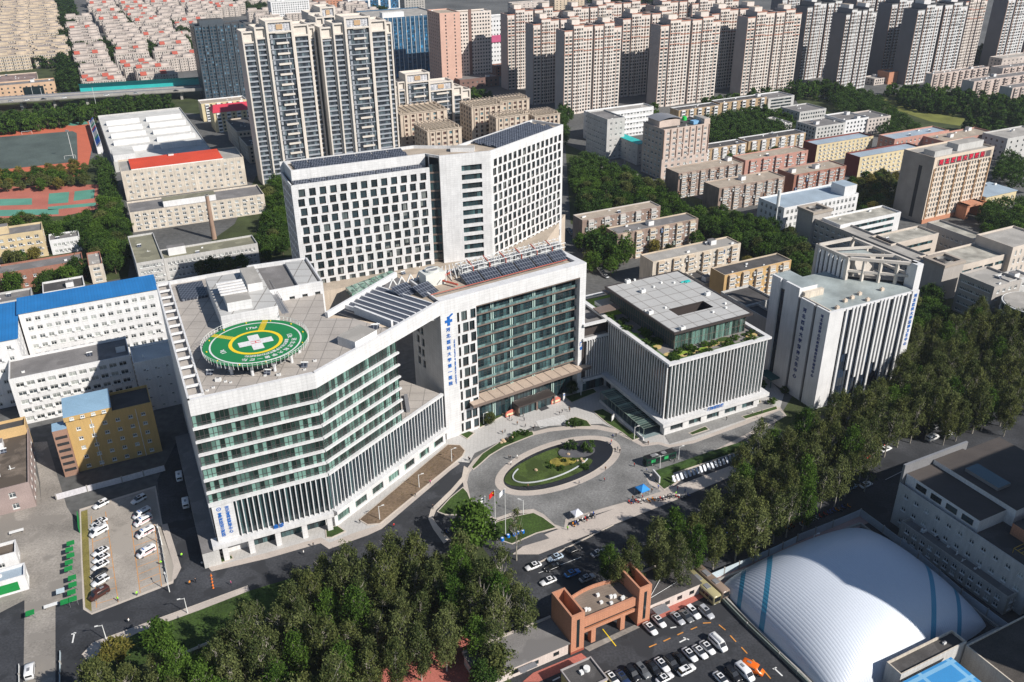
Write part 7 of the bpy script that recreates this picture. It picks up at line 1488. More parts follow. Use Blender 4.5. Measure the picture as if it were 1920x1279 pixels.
o = part('steps', mb, [mat('step_white', (.6, .6, .6))], None); o['kind'] = 'structure'
# ================================================================ AIR DOME
dW, dE, dS = P(1339, 1098), P(1836, 1157), P(1523, 1283)
vD_ = (dS-dW).normalized(); vD_ = Vector((math.sin(R(26.3)), -math.cos(R(26.3)), 0)); Wd = (dE-dW).dot(u26); Dd = (dE-dW).dot(vD_)
Dd = max(Dd, 44)
dome_m = mat('dome_fabric', (.56, .60, .66), .36, .04, .2, 0, .02, spec=.55); nt_ = dome_m.node_tree; bs = nt_.nodes['Principled BSDF']; tc = N(dome_m, 'ShaderNodeTexCoord'); sp_ = N(dome_m, 'ShaderNodeSeparateXYZ'); nt_.links.new(tc.outputs['Object'], sp_.inputs[0])
wv = N(dome_m, 'ShaderNodeMath', operation='MULTIPLY'); wv.inputs[1].default_value = 2*math.pi/1.35; nt_.links.new(sp_.outputs[0], wv.inputs[0]); ab_ = N(dome_m, 'ShaderNodeMath', operation='SINE'); nt_.links.new(wv.outputs[0], ab_.inputs[0]); a2_ = N(dome_m, 'ShaderNodeMath', operation='ABSOLUTE'); nt_.links.new(ab_.outputs[0], a2_.inputs[0]); bp = N(dome_m, 'ShaderNodeBump'); bp.inputs['Distance'].default_value = .07; bp.inputs['Strength'].default_value = .5; nt_.links.new(a2_.outputs[0], bp.inputs['Height']); nt_.links.new(bp.outputs[0], bs.inputs['Normal'])
sm = N(dome_m, 'ShaderNodeMath', operation='ADD'); nt_.links.new(sp_.outputs[0], sm.inputs[0]); nt_.links.new(sp_.outputs[1], sm.inputs[1])
def band_(src, lo, hi, sign=1):
    g_ = N(dome_m, 'ShaderNodeMath', operation='GREATER_THAN'); g_.inputs[1].default_value = lo; l_ = N(dome_m, 'ShaderNodeMath', operation='LESS_THAN'); l_.inputs[1].default_value = hi; nt_.links.new(src, g_.inputs[0]); nt_.links.new(src, l_.inputs[0]); m_ = N(dome_m, 'ShaderNodeMath', operation='MULTIPLY'); nt_.links.new(g_.outputs[0], m_.inputs[0]); nt_.links.new(l_.outputs[0], m_.inputs[1]); return m_.outputs[0]
tot = Wd+Dd; bands = [band_(sm.outputs[0], a, b) for a, b in ((9, 10.6), (17.5, 19.3), (tot-14.5, tot-12.9), (tot-24, tot-22.2))]; acc = bands[0]
for b_ in bands[1:]: ad = N(dome_m, 'ShaderNodeMath', operation='ADD'); nt_.links.new(acc, ad.inputs[0]); nt_.links.new(b_, ad.inputs[1]); acc = ad.outputs[0]
mx = N(dome_m, 'ShaderNodeMix', data_type='RGBA'); lk0_ = bs.inputs['Base Color'].links[0].from_socket; nt_.links.new(acc, mx.inputs[0]); nt_.links.new(lk0_, mx.inputs[6]); mx.inputs[7].default_value = (.05, .26, .40, 1); nt_.links.new(mx.outputs[2], bs.inputs['Base Color'])
dm = thing('air_dome', 'large white air-supported dome with pairs of blue stripes across two corners', 'dome', tuple(dW), math.atan2(u26.y, u26.x))
mb = MB(); nu, nv = 90, 70; vv_ = []
for i in range(nu+1):
    for j in range(nv+1):
        a, b = -1+2*i/nu, -1+2*j/nv; e = 2.3
        z = 12.8*max(0, (1-abs(a)**e))**.62*max(0, (1-abs(b)**e))**.62; 
        r_ = max(abs(a), abs(b)); cn = 1-.06*(abs(a)*abs(b))**4
        vv_.append(((a*cn+1)/2*Wd, -(b*cn+1)/2*Dd, z+.8 if r_ < .999 else .4))
mb.v = vv_
for i in range(nu):
    for j in range(nv): k = i*(nv+1)+j; mb.f.append((k, k+nv+1, k+nv+2, k+1)); mb.m.append(0)
me = mb.mesh('membrane', [dome_m], True)
if me.polygons[len(me.polygons)//2].normal.z < 0: me.flip_normals()
# object coordinates run +x along u and -y down the slope: shift so the stripe sum grows from the west corner
for v in me.vertices: v.co.y = v.co.y
lk('membrane', me, dm)
inv = N(dome_m, 'ShaderNodeMath', operation='SUBTRACT'); nt_.links.new(sp_.outputs[0], inv.inputs[0]); nt_.links.new(sp_.outputs[1], inv.inputs[1])
for n_ in list(nt_.links):
    if n_.from_node == sm: s_ = n_.to_socket; nt_.links.new(inv.outputs[0], s_)
mb = MB()
for a, b in (((-.6, .6), (Wd+.6, .6)), ((-.6, .6), (-.6, -Dd-.6)), ((-.6, -Dd-.6), (Wd+.6, -Dd-.6)), ((Wd+.6, .6), (Wd+.6, -Dd-.6))): mb.bar((*a, .45), (*b, .45), .5, .9)
part('base_beam', mb, [conc], dm)
mb = MB(); mb.box(Wd*.52, -Dd-3, 0, Wd*.60, -Dd+1.5, 4.5); part('airlock_hood', mb, [mat('hood_grey', (.45, .47, .5), .4)], dm)
# ================================================================ SOUTH YARD: gatehouse, lodges, kiosk
GO = P(1070, 1228); gz = R(27.7); gu = Vector((math.cos(gz), math.sin(gz), 0)); gv = Vector((-gu.y, gu.x, 0)); LG = (P(1217, 1164)-GO).length
GT = thing('gatehouse', 'orange tiled gatehouse with two hollow square towers and a roofed passage', 'gatehouse', tuple(GO), gz); HG = 12.2; PWd = 3.7; DG = 9.4
for x in (0, LG-PWd):
    mb = MB(); t = .5
    mb.box(x, 0, 0, x+PWd, t, HG); mb.box(x, DG-t, 0, x+PWd, DG, HG); mb.box(x, t+.002, 0, x+t, DG-t-.002, HG); mb.box(x+PWd-t, t+.002, 0, x+PWd, DG-t-.002, HG); mb.box(x+t+.01, t+.01, 0, x+PWd-t-.01, DG-t-.01, 7.5, 1); part('gate_tower', mb, [orange_tile, roof_dark], GT)
    mb = MB(); mb.box(x+1.5, -.06, 1.6, x+2.3, -.01, 10.6); part('slot_window', mb, [g_dark], GT); mb = MB(); mb.box(x-.05, -.08, 0, x+PWd+.05, -.01, .7); part('plinth', mb, [mat('plinth_red', (.3, .08, .05))], GT)
mb = MB(); mb.box(PWd+.01, .8, 4.4, LG-PWd-.01, 1.5, 5.4); mb.box(PWd+.01, .8, 6.3, LG-PWd-.01, 1.5, 8.9); mb.box(PWd+.01, 1.51, 4.4, LG-PWd-.01, DG-1, 8.0, 0, 1)
for k in range(9): t0_, t1_ = k/9, (k+1)/9; fy = lambda t: DG-1+1.3*math.sin(math.pi*t); xx = lambda t: PWd+.01+(LG-2*PWd-.02)*t; mb.bar((xx(t0_), fy(t0_), 8.0), (xx(t1_), fy(t1_), 8.0), .4, 1.8); mb.poly([(xx(t0_), DG-1, 7.99), (xx(t1_), DG-1, 7.99), (xx(t1_), fy(t1_), 7.99), (xx(t0_), fy(t0_), 7.99)], 1)
for x in (PWd+2.6, LG-PWd-4.6): mb.box(x, .8, 0, x+1.3, 2.3, 4.39); mb.box(x, DG-3, 0, x+1.3, DG-1.5, 4.39)
part('gate_bridge', mb, [orange_tile, mat('roof_boards', (.24, .19, .15), .9, .2, .4, pat='wall', pcol=(.15, .12, .1), psz=(.8, 50), pm=.06)], GT)
mb = MB(); mb.box(PWd+.02, 1.2, 5.4, LG-PWd-.02, 1.3, 6.3); part('ribbon_window', mb, [g_dark], GT)
rn = random.Random(9)
for k in range(9): x = PWd+1.5+rn.uniform(0, LG-2*PWd-3); y = 2.5+rn.uniform(0, DG-5); mb = MB(); mb.box(x-.4, y-.3, 8.0, x+.4, y+.3, 8.6+rn.uniform(0, .4)); mb.tube((x+.5, y, 8.0), (x+.5, y, 8.3), .1, n=6); part('roof_condenser', mb, [white_metal], GT)
def lodge(name, label, x0, y0, x1, y1, h, cols, roofm, wall=mat('lodge_pink_white', (.60, .52, .47), .85, .06, .4, .1)):
    t = thing(name, label, 'lodge', tuple(GO+gu*x0+gv*y0), gz); w, d = x1-x0, y1-y0; mb = MB(); f = Fc((0, 0), (w, 0)); rows = grid_rows(w, .1, 1, 3, cols, 1.6, 1.3, .9, .5); wall_face(mb, f, 0, h, rows, .15)
    for a, b in (((w, 0), (w, d)), ((w, d), (0, d)), ((0, d), (0, 0))): g = Fc(a, b); mb.quad(g.p(0, 0), g.p(g.l, 0), g.p(g.l, h), g.p(0, h))
    part('wall', mb, [wall], t)
    for zb, zt, hs in rows:
        for s0, s1 in hs: lk('window', window_mesh(s1-s0, zt-zb, 'dark'), t, ((s0+s1)/2, .15, (zb+zt)/2))
    mb = MB(); mb.box(-.3, -.5, h, w+.3, d+.3, h+.25, 0, 0); part('roof', mb, [roofm], t)
    mb = MB(); mb.box(-.3, d-.1, h+.25, w+.3, d+.3, h+.8); part('parapet', mb, [pave_m], t); return t
t = lodge('gate_lodge', 'pale one-storey lodge with grey roof left of the orange gatehouse', -24, .6, -.4, 9.5, 3.6, 4, roof_grey)
mb = MB(); mb.box(9.5, -2, 2.8, 14, -.51, 3.0); mb.box(11, -.06, 0, 12.2, 0, 2.3); part('door_canopy', mb, [grey_metal], t)
t = lodge('gate_lodge', 'pale one-storey lodge with dark roof and crossing cables right of the gatehouse', LG+.3, 1.5, LG+17, 11.5, 3.9, 4, roof_dark)
mb = MB(); mb.tube((1, 1, 4.3), (14, 9.5, 4.6), .06, n=5); mb.tube((1, 1.2, 4.3), (13, 3, 4.4), .06, n=5); part('roof_cable', mb, [white_metal], t); mb = MB(); mb.box(1, -3, 2.5, 5, -.51, 2.7); part('door_canopy', mb, [grey_metal], t)
kp = P(1060, 1262, 4); t = thing('guard_kiosk', 'small yellow kiosk with a grey flat roof at the bottom edge', 'kiosk', (kp.x, kp.y-1.5, 0), gz); mb = MB(); mb.box(0, -5, 0, 8, 2, 4.2, 0, 1); part('wall', mb, [mat('kiosk_yellow', (.58, .46, .2)), roof_dark], t); mb = MB(); mb.box(-.2, -5.2, 4.2, 8.2, -4.9, 4.7); mb.box(-.2, 2.0, 4.2, 8.2, 2.2, 4.7); mb.box(-.2, -4.89, 4.2, .1, 1.99, 4.7); mb.box(7.9, -4.89, 4.2, 8.2, 1.99, 4.7); part('roof_edge', mb, [grey_side], t)
mb = MB(); mb.tube((5.4, -.4, 4.2), (5.4, -.4, 5.0), .8, n=12); mb.box(3.4, -1.2, 4.2, 4.2, -.2, 4.9); part('roof_dish', mb, [white_metal], t)
# blue-roofed and dark-roofed buildings in the lower right corner
def sbl(name, label, F, Rt, depth, h, wall, roof, **k): return bl(name, label, F, Rt, depth, h, wall, roof, **k)
r = bl('store_house', 'dark felt-roofed block with cream parapet against the air dome', (1690, 1265), (1826, 1213), (1650, 1247), 7.5, pale_grey, roof_dark, fl=2, cols=0, n_roof=1, trim=cream, parapet=.7)
r = bl('workshop', 'workshop with a pale blue patched sheet roof at the bottom right', (1860, 1300), -28, (1812, 1222), 6.5, white_paint, mat('roof_patch_blue', (.05, .26, .55), .5, .1, .3, 0, .04, pat='floor', pcol=(.20, .42, .62), psz=(9, 5), pm=.5), fl=1, cols=0, n_roof=0, over=.4)
r = bl('workshop', 'workshop with a lichen-spotted dark roof in the bottom right corner', (1950, 1320), 30, (1820, 1205), 7, conc, mat('roof_spotted', (.07, .062, .055), .95, .3, .6, 0, .3, patch=0), fl=1, cols=0, n_roof=0, trim=cream, parapet=.4)
# ================================================================ WALLS, FENCES, BARRIERS
def fence(name, label, ps, h, w, m, post=3.2, pm_=None, cat='wall', nm_panel='panel'):
    q = [P(*p) for p in ps]; t = thing(name, label, cat, tuple(q[0])); 
    for a, b in zip(q, q[1:]):
        l = (b-a).length; n = max(1, int(l/post)); d = (b-a)/n
        for k in range(n):
            s = a+d*k-q[0]; e = a+d*(k+1)-q[0]; mb = MB(); mb.bar((s.x, s.y, h/2+.05), ((e).x, e.y, h/2+.05), w, h-.1); part(nm_panel, mb, [m], t)
            mb = MB(); mb.box(s.x-.16, s.y-.16, 0, s.x+.16, s.y+.16, h+.25); part('post', mb, [pm_ or conc], t)
    return t
bluewhite = mat('panel_pale_blue', (.50, .58, .62), .6, .1, .4)
fence('site_fence', 'pale panel fence with stone posts between the bike lane and the pink paving', [(1300, 1102), (1385, 1066), (1440, 1043), (1492, 1018)], 2.4, .12, bluewhite, 5)
fence('site_fence', 'shaded panel fence round the far corner of the air dome', [(1494, 1016), (1560, 990), (1612, 968), (1655, 1000), (1720, 1050), (1800, 1120), (1900, 1195)], 2.6, .12, mat('panel_shaded', (.42, .45, .48)), 6)  # same pale panels, greyed so the shade sits in their colour
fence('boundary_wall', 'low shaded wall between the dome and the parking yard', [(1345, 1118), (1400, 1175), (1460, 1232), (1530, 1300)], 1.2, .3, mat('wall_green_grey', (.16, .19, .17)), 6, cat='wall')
fence('hoarding', 'white and red printed hoarding round the yellow building yard', [(107, 938), (165, 922), (230, 905), (310, 883)], 2.2, .1, mat('hoarding_white', (.60, .58, .60), .6, .1, .2), 5.2, cat='hoarding')
fence('guard_rail', 'low blue and white rail at the bottom left road mouth', [(113, 1290), (114, 1225)], 1.0, .12, bluewhite, 3, cat='railing'); fence('guard_rail', 'short white rail left of the concrete lane at the bottom edge', [(37, 1290), (37, 1250)], 1.0, .12, white_metal, 3, cat='railing')
fence('guard_rail', 'long thin white railing through the trees below the lawn', [(340, 1230), (440, 1187), (560, 1145), (640, 1110)], .9, .08, white_metal, 4, cat='railing')
fence('guard_rail', 'white railing along the right edge of the ambulance lot', [(296, 990), (305, 1030), (316, 1095)], 1.1, .08, white_metal, 3, cat='railing')
fence('garden_wall', 'pale coping wall of the forecourt bed below the taxis', [(1000, 1062), (1060, 1030), (1150, 985)], .4, .3, kerb_m, 8)
hd = stripe([(1232, 893), (1330, 858), (1400, 836)], 2.2, 0, 1.4, mat('hedge_leaf', (.035, .07, .015), .95, .4, 1.5, 0, .5), 'hedge', 'clipped dark hedge along the drive right of the green bus', 'hedge')
stripe([(1350, 1030), (1420, 1000), (1500, 975)], 1.6, 0, 1.1, MC['hedge_leaf'], 'hedge', 'clipped hedge beside the bike lane below the poplars', 'hedge')
# glazed cycle shelter
c0, c1 = P(1262, 908), P(1420, 852); cd = (c1-c0).normalized(); cl_ = (c1-c0).length; cs = thing('cycle_shelter', 'long cycle shelter with white ribbed awning behind the dark hedge', 'shelter', tuple(c0), math.atan2(cd.y, cd.x))
for k in range(int(cl_/1.5)): x = k*1.5; mb = MB(); mb.quad((x, -.4, 1.0), (x+.8, -.4, 1.0), (x+.8, .9, 2.6), (x, .9, 2.6)); mb.bar((x+.4, 1.0, 0), (x+.4, 1.0, 2.6), .1, m=0); part('awning_rib', mb, [mat('awning_white', (.62, .66, .72), .5)], cs)
# ================================================================ VEHICLES
def loft(mb, secs, m=0, caps=True):
    n = len(secs[0]); base = len(mb.v)
    for s in secs: mb.v += s
    for i in range(len(secs)-1):
        for j in range(n): a = base+i*n+j; b = base+i*n+(j+1) % n; mb.f.append((a, b, b+n, a+n)); mb.m.append(m)
    if caps: mb.f.append(tuple(base+j for j in reversed(range(n)))); mb.m.append(m); mb.f.append(tuple(base+(len(secs)-1)*n+j for j in range(n))); mb.m.append(m)
def sec(x, w, z0, z1, r=.12): return [(x, -w+r*.6, z0), (x, w-r*.6, z0), (x, w, z0+r*1.5), (x, w, z1-r), (x, w-r, z1), (x, -w+r, z1), (x, -w, z1-r), (x, -w, z0+r*1.5)]
def car(kind_):
    t = thing({'sedan': 'parked_car', 'suv': 'parked_car', 'van': 'parked_van', 'bus': 'parked_bus'}[kind_], 'car', 'car'); b = MB(); g = MB(); rf = MB()
    if kind_ in ('sedan', 'suv'):
        L, w, hb_, ht_ = (4.7, .9, .92, 1.45) if kind_ == 'sedan' else (4.75, .95, 1.05, 1.72)
        S = [sec(-L/2, w*.78, .42, hb_*.82), sec(-L/2+.25, w*.95, .28, hb_*.95), sec(-L*.28, w, .22, hb_), sec(L*.12, w, .22, hb_), sec(L*.30, w*.99, .22, hb_*.93), sec(L/2-.3, w*.93, .26, hb_*.80), sec(L/2, w*.70, .36, hb_*.64)]; loft(b, S)
        r0, r1, f1, f0 = (-L*.40, -L*.22, L*.05, L*.22) if kind_ == 'sedan' else (-L*.48, -L*.40, L*.06, L*.23)
        q = lambda x, ww, z: [(x, -ww, z), (x, ww, z)]
        A_, B_, C_, D_ = q(r0, w*.86, hb_-.02), q(r1, w*.70, ht_-.03), q(f1, w*.72, ht_-.03), q(f0, w*.88, hb_-.02)
        g.quad(A_[1], A_[0], B_[0], B_[1]); g.quad(D_[0], D_[1], C_[1], C_[0]); g.quad(A_[0], D_[0], C_[0], B_[0]); g.quad(D_[1], A_[1], B_[1], C_[1]); rf.box(r1-.05, -w*.71, ht_-.03, f1+.05, w*.71, ht_+.02)
        for xp in (r1+.1+(f1-r1)*.42,):
            for s in (-1, 1): rf.bar((xp, s*w*.86, hb_), (xp, s*w*.72, ht_-.02), .09)
        sr = MB(); sr.box(f1-.95, -.42, ht_+.02, f1-.15, .42, ht_+.035)
    elif kind_ == 'van':
        L, w, ht_ = 5.3, .97, 2.15; S = [sec(-L/2, w*.94, .35, ht_*.94), sec(-L/2+.2, w, .25, ht_), sec(L*.12, w, .25, ht_), sec(L*.22, w*.98, .25, ht_*.90), sec(L*.36, w*.96, .25, ht_*.58), sec(L/2-.1, w*.88, .28, ht_*.45), sec(L/2, w*.75, .36, ht_*.38)]; loft(b, S)
        for s in (-1, 1): g.box(-L*.44, s*(w+.012)-.006, ht_*.58, L*.14, s*(w+.012)+.006, ht_*.83)
        g.quad((L*.365, -w*.8, ht_*.62), (L*.365, w*.8, ht_*.62), (L*.235, w*.78, ht_*.90), (L*.235, -w*.78, ht_*.90)); g.box(-L/2-.02, -w*.75, ht_*.55, -L/2-.01, w*.75, ht_*.82); sr = MB(); sr.box(-L*.3, -.3, ht_, -L*.1, .3, ht_+.12)
    else:
        L, w, ht_ = 11.2, 1.25, 3.05; S = [sec(-L/2, w*.96, .4, ht_*.97), sec(-L/2+.15, w, .35, ht_), sec(L/2-.3, w, .35, ht_), sec(L/2, w*.94, .4, ht_*.93)]; loft(b, S)
        for s in (-1, 1):
            for k in range(7): g.box(-L*.47+k*L*.134, s*(w+.012)-.006, 1.35, -L*.47+k*L*.134+L*.12, s*(w+.012)+.006, 2.45)
        g.box(L/2+.01, -w*.85, 1.2, L/2+.02, w*.85, 2.7); g.box(-L/2-.02, -w*.7, 1.5, -L/2-.01, w*.7, 2.5); sr = MB(); sr.box(-L*.3, -.7, ht_, -L*.1, .7, ht_+.22); sr.box(L*.05, -.7, ht_, L*.2, .7, ht_+.18)
    o = part('body', b, [car_paint], t, True); 
    part('windows', g, [car_glass], t); part('roof_panel', rf, [car_paint], t); part('sunroof' if kind_ in ('sedan', 'suv') else 'roof_unit', sr, [car_glass if kind_ in ('sedan', 'suv') else grey_metal], t)
    rw = .33 if kind_ != 'bus' else .5
    for x in (-L*.30, L*.31):
        for s in (-1, 1): mb = MB(); mb.tube((x, s*(w-.2), rw), (x, s*(w+.01), rw), rw, rw, 14, 0); mb.tube((x, s*(w+.01), rw), (x, s*(w+.025), rw), rw*.55, rw*.5, 10, 1); part('wheel', mb, [tyre_m, grey_metal], t)
    for s in (-1, 1): mb = MB(); mb.box(L/2-(.16 if kind_ != 'bus' else .02), s*w*.62-.18, .55, L/2-(.05 if kind_ != 'bus' else -.03), s*w*.62+.18, .68); part('headlight', mb, [white_metal], t)
    return t
CP = {k: car(k) for k in ('sedan', 'suv', 'van', 'bus')}; used = set()
COLS = {'white': (.72, .72, .72), 'black': (.012, .012, .014), 'silver': (.38, .39, .41), 'grey': (.12, .125, .13), 'blue': (.02, .16, .45), 'brown': (.06, .02, .015), 'navy': (.02, .035, .09), 'khaki': (.34, .30, .16), 'bronze': (.23, .17, .13), 'orange': (.75, .14, .01), 'green': (.01, .20, .07), 'pale blue': (.42, .52, .62), 'red': (.4, .01, .01), 'darkgreen': (.004, .03, .018)}
def put(kind_, x, y, az, col, label, group=None, world=False):
    p = P(x, y) if not world else Vector((x, y, 0)); c = COLS[col]; base = CP[kind_]
    if kind_ not in used:
        used.add(kind_); base.location = (p.x, p.y, .08); base.rotation_euler = (0, 0, R(az)); base['label'] = label; base.color = (*c, 1)
        for ch in base.children: ch.color = (*c, 1)
        o = base
        if group: o['group'] = group
    else: o = dup(base, (p.x, p.y, .08), R(az), label, group, c)
    o['category'] = {'sedan': 'car', 'suv': 'car', 'van': 'van', 'bus': 'bus'}[kind_]; return o
d_ = P(172, 1005)-P(204, 988); LA = math.degrees(math.atan2(d_.y, d_.x))
ord_ = ['first', 'second', 'third', 'fourth', 'fifth', 'sixth', 'seventh', 'eighth', 'ninth']
for i, (k, x, y, c) in enumerate((('suv', 190, 949, 'white'), ('sedan', 187, 982, 'white'), ('sedan', 184, 990, 'white'), ('van', 186, 1001, 'white'), ('sedan', 189, 1037, 'white'), ('sedan', 190, 1050, 'white'), ('sedan', 189, 1063, 'white'), ('sedan', 187, 1078, 'black'), ('suv', 189, 1093, 'white'), ('van', 187, 1118, 'brown'))):
    put(k, x, y, LA+(0 if k != 'van' else 2), c, '%s %s in the left column of the ambulance lot, %s from the top' % ({'sedan': c+' car', 'suv': c+' estate car', 'van': c+' people carrier'}[k], 'parked', (ord_+['tenth'])[i]))
put('suv', 261, 940, LA, 'white', 'white car alone in the shadow at the top of the ambulance lot')
for i, (x, y) in enumerate(((267, 968), (269, 981), (273, 1003), (275, 1039))):
    o = put('van', x, y, LA, 'white', 'white ambulance with a red side stripe, %s from the top of its column' % ord_[i]); o['category'] = 'ambulance'
    for s in (-1, 1): mb = MB(); mb.box(-2.5, s*.99-.006, .95, 2.2, s*.99+.006, 1.08); q_ = part('side_stripe', mb, [red_sign], o)
    mb = MB(); mb.box(.5, -.6, 2.1, .75, .6, 2.25); part('beacon', mb, [blue_sign], o)
put('van', 337, 896, 112, 'white', 'white van in the shaded alley, the farther one'); put('van', 349, 946, 112, 'white', 'white van in the shaded alley, the nearer one'); put('van', 361, 914, 112, 'pale blue', 'pale van tucked against the low annexe in the alley')
put('van', 58, 1262, 112, 'white', 'white van with blue marks leaving at the bottom left')
d_ = P(1232, 1195)-P(1206, 1168); YA = math.degrees(math.atan2(d_.y, d_.x))
for i, (k, x, y, c, lb) in enumerate((('sedan', 1219, 1182, 'white', 'white saloon nearest the gatehouse in the lodge row'), ('sedan', 1235, 1168, 'white', 'white saloon beside the red paving in the lodge row'), ('sedan', 1270, 1163, 'silver', 'silver saloon in the lodge row'), ('sedan', 1286, 1159, 'grey', 'grey saloon between silver and white cars in the lodge row'), ('suv', 1299, 1152, 'white', 'tall white car fifth along the lodge row'), ('suv', 1324, 1152, 'silver', 'silver-roofed car at the right end of the lodge row'),
   ('sedan', 1225, 1256, 'black', 'black car in the middle yard row, left of the black-roofed white one'), ('sedan', 1241, 1250, 'white', 'white car with black roof in the middle yard row'), ('suv', 1259, 1247, 'black', 'black estate right of the black-roofed white car'), ('sedan', 1276, 1240, 'black', 'black saloon left of three white cars in the middle yard row'), ('sedan', 1293, 1231, 'white', 'first of three white cars in the middle yard row'), ('sedan', 1312, 1226, 'white', 'second of three white cars in the middle yard row'), ('sedan', 1326, 1218, 'white', 'third of three white cars in the middle yard row'),
   ('sedan', 1148, 1276, 'white', 'white car cut by the bottom edge beside the kiosk'), ('sedan', 1167, 1274, 'navy', 'blue car at the bottom edge beside the kiosk'), ('suv', 1186, 1267, 'black', 'black car second along the bottom of the yard'), ('suv', 1205, 1262, 'grey', 'dark grey car with a pale bonnet in the yard'), ('van', 1396, 1266, 'white', 'white minibus at the bottom right of the yard'), ('suv', 1374, 1268, 'black', 'black car left of the white minibus'), ('sedan', 1352, 1277, 'white', 'white car at the bottom edge left of the minibus'))):
    put(k, x, y, YA, c, lb)
put('suv', 1287, 1260, 30, 'white', 'white car standing across the yard lane below the rows'); put('sedan', 1246, 1275, 30, 'white', 'white car parked crosswise at the bottom edge')
put('bus', 1317, 1110, YA, 'khaki', 'khaki coach beside the right gate lodge'); put('bus', 1333, 1101, YA, 'bronze', 'beige-brown coach parked behind the khaki one')
o = put('van', 1346, 1211, YA, 'white', 'white tank lorry with a green tail in the yard'); mb = MB(); mb.box(-2.75, -.9, .3, -1.9, .9, 1.6); part('green_tail', mb, [green_panel], o); mb = MB(); mb.tube((-1.8, 0, 2.1), (1.2, 0, 2.1), .55, n=12); part('tank', mb, [white_metal], o)
o = put('van', 1411, 1258, YA+25, 'orange', 'small orange work truck beside the white minibus')
LAv = 29
for k, x, y, c, lb in (('sedan', 1041, 1049, 'pale blue', 'pale blue saloon driving left among the trees on the avenue'), ('sedan', 1073, 1078, 'blue', 'blue taxi on the avenue above the gatehouse'), ('sedan', 1101, 1087, 'silver', 'silver saloon behind the blue taxi'), ('sedan', 1028, 1093, 'white', 'white car half under the trees left of the blue taxi'), ('sedan', 1122, 1040, 'silver', 'silver car half hidden by the poplars right of the avenue gap'), ('sedan', 1076, 1034, 'black', 'black car in deep shade above the blue taxi'), ('sedan', 1000, 1065, 'white', 'white car mostly hidden under poplars at the left of the avenue gap'), ('sedan', 1036, 1067, 'black', 'dark car between the pale blue and white cars'),
   ('suv', 1777, 816, 'white', 'white car on the side street above the brown-roofed hall'), ('suv', 1756, 802, 'grey', 'grey car waiting behind the white one on the side street'), ('van', 1748, 824, 'white', 'white van with blue cover on the side street'), ('sedan', 1623, 912, 'white', 'white car turning in the shade left of the hall'), ('van', 1592, 917, 'pale blue', 'pale van waiting in the shade at the junction'), ('sedan', 1660, 845, 'white', 'white car under the trees beside the green bus'), ('sedan', 1620, 860, 'red', 'red car below the green bus under the trees'), ('sedan', 1905, 700, 'white', 'white car on the pavement at the right edge')):
    put(k, x, y, LAv+180*(x < 1060), c, lb)
put('bus', 1620, 848, 33, 'green', 'green and white city bus under the avenue trees'); put('bus', 1906, 650, 20, 'green', 'green bus at the right picture edge')
o = put('bus', 1236, 866, 24, 'darkgreen', 'dark green bus with bright green windows on the forecourt')
mb = MB(); mb.box(-5.3, -1.2, 3.06, 5.3, 1.2, 3.12); part('roof_cover', mb, [mat('bus_black', (.015, .015, .017), .5)], o)
for s in (-1, 1):
    for x in (-3.9, 1.0): mb = MB(); mb.box(x, s*1.28-.008, 1.35, x+1.5, s*1.28+.008, 2.45); part('green_blind', mb, [mat('blind_green', (.03, .36, .11))], o)  # plain bright green blinds on both sides of the bus
# parked cars far off, seen between the trees beyond the beige towers
rn = random.Random(77)
for k in range(26):
    x, y = 1484+rn.uniform(0, 76), 164+rn.uniform(0, 22); put('sedan', x, y, 26+rn.choice((0, 90)), rn.choice(('white', 'silver', 'black', 'red', 'white')), 'car in the crowded lot below the right end of the beige towers', 'cars in the lot below the beige towers')
for k in range(22):
    t = k/22; x, y = 1125+45*t-60*(1-t), 470+55*t-80*(1-t); put('sedan', 1066+72*t, 432+92*t, 116, rn.choice(('white', 'silver', 'black', 'grey')), 'car parked along the shaded lane between ward tower and apartments', 'cars along the shaded lane')
for k, x in enumerate((20, 50, 82, 120, 200, 255, 330)):
    q = P(x, 192-x*.062, 9); o = put('sedan', q.x, q.y, 23.7, rn.choice(('white', 'black', 'silver')), 'car driving on the viaduct', 'cars on the viaduct', True); o.location.z = 9.02
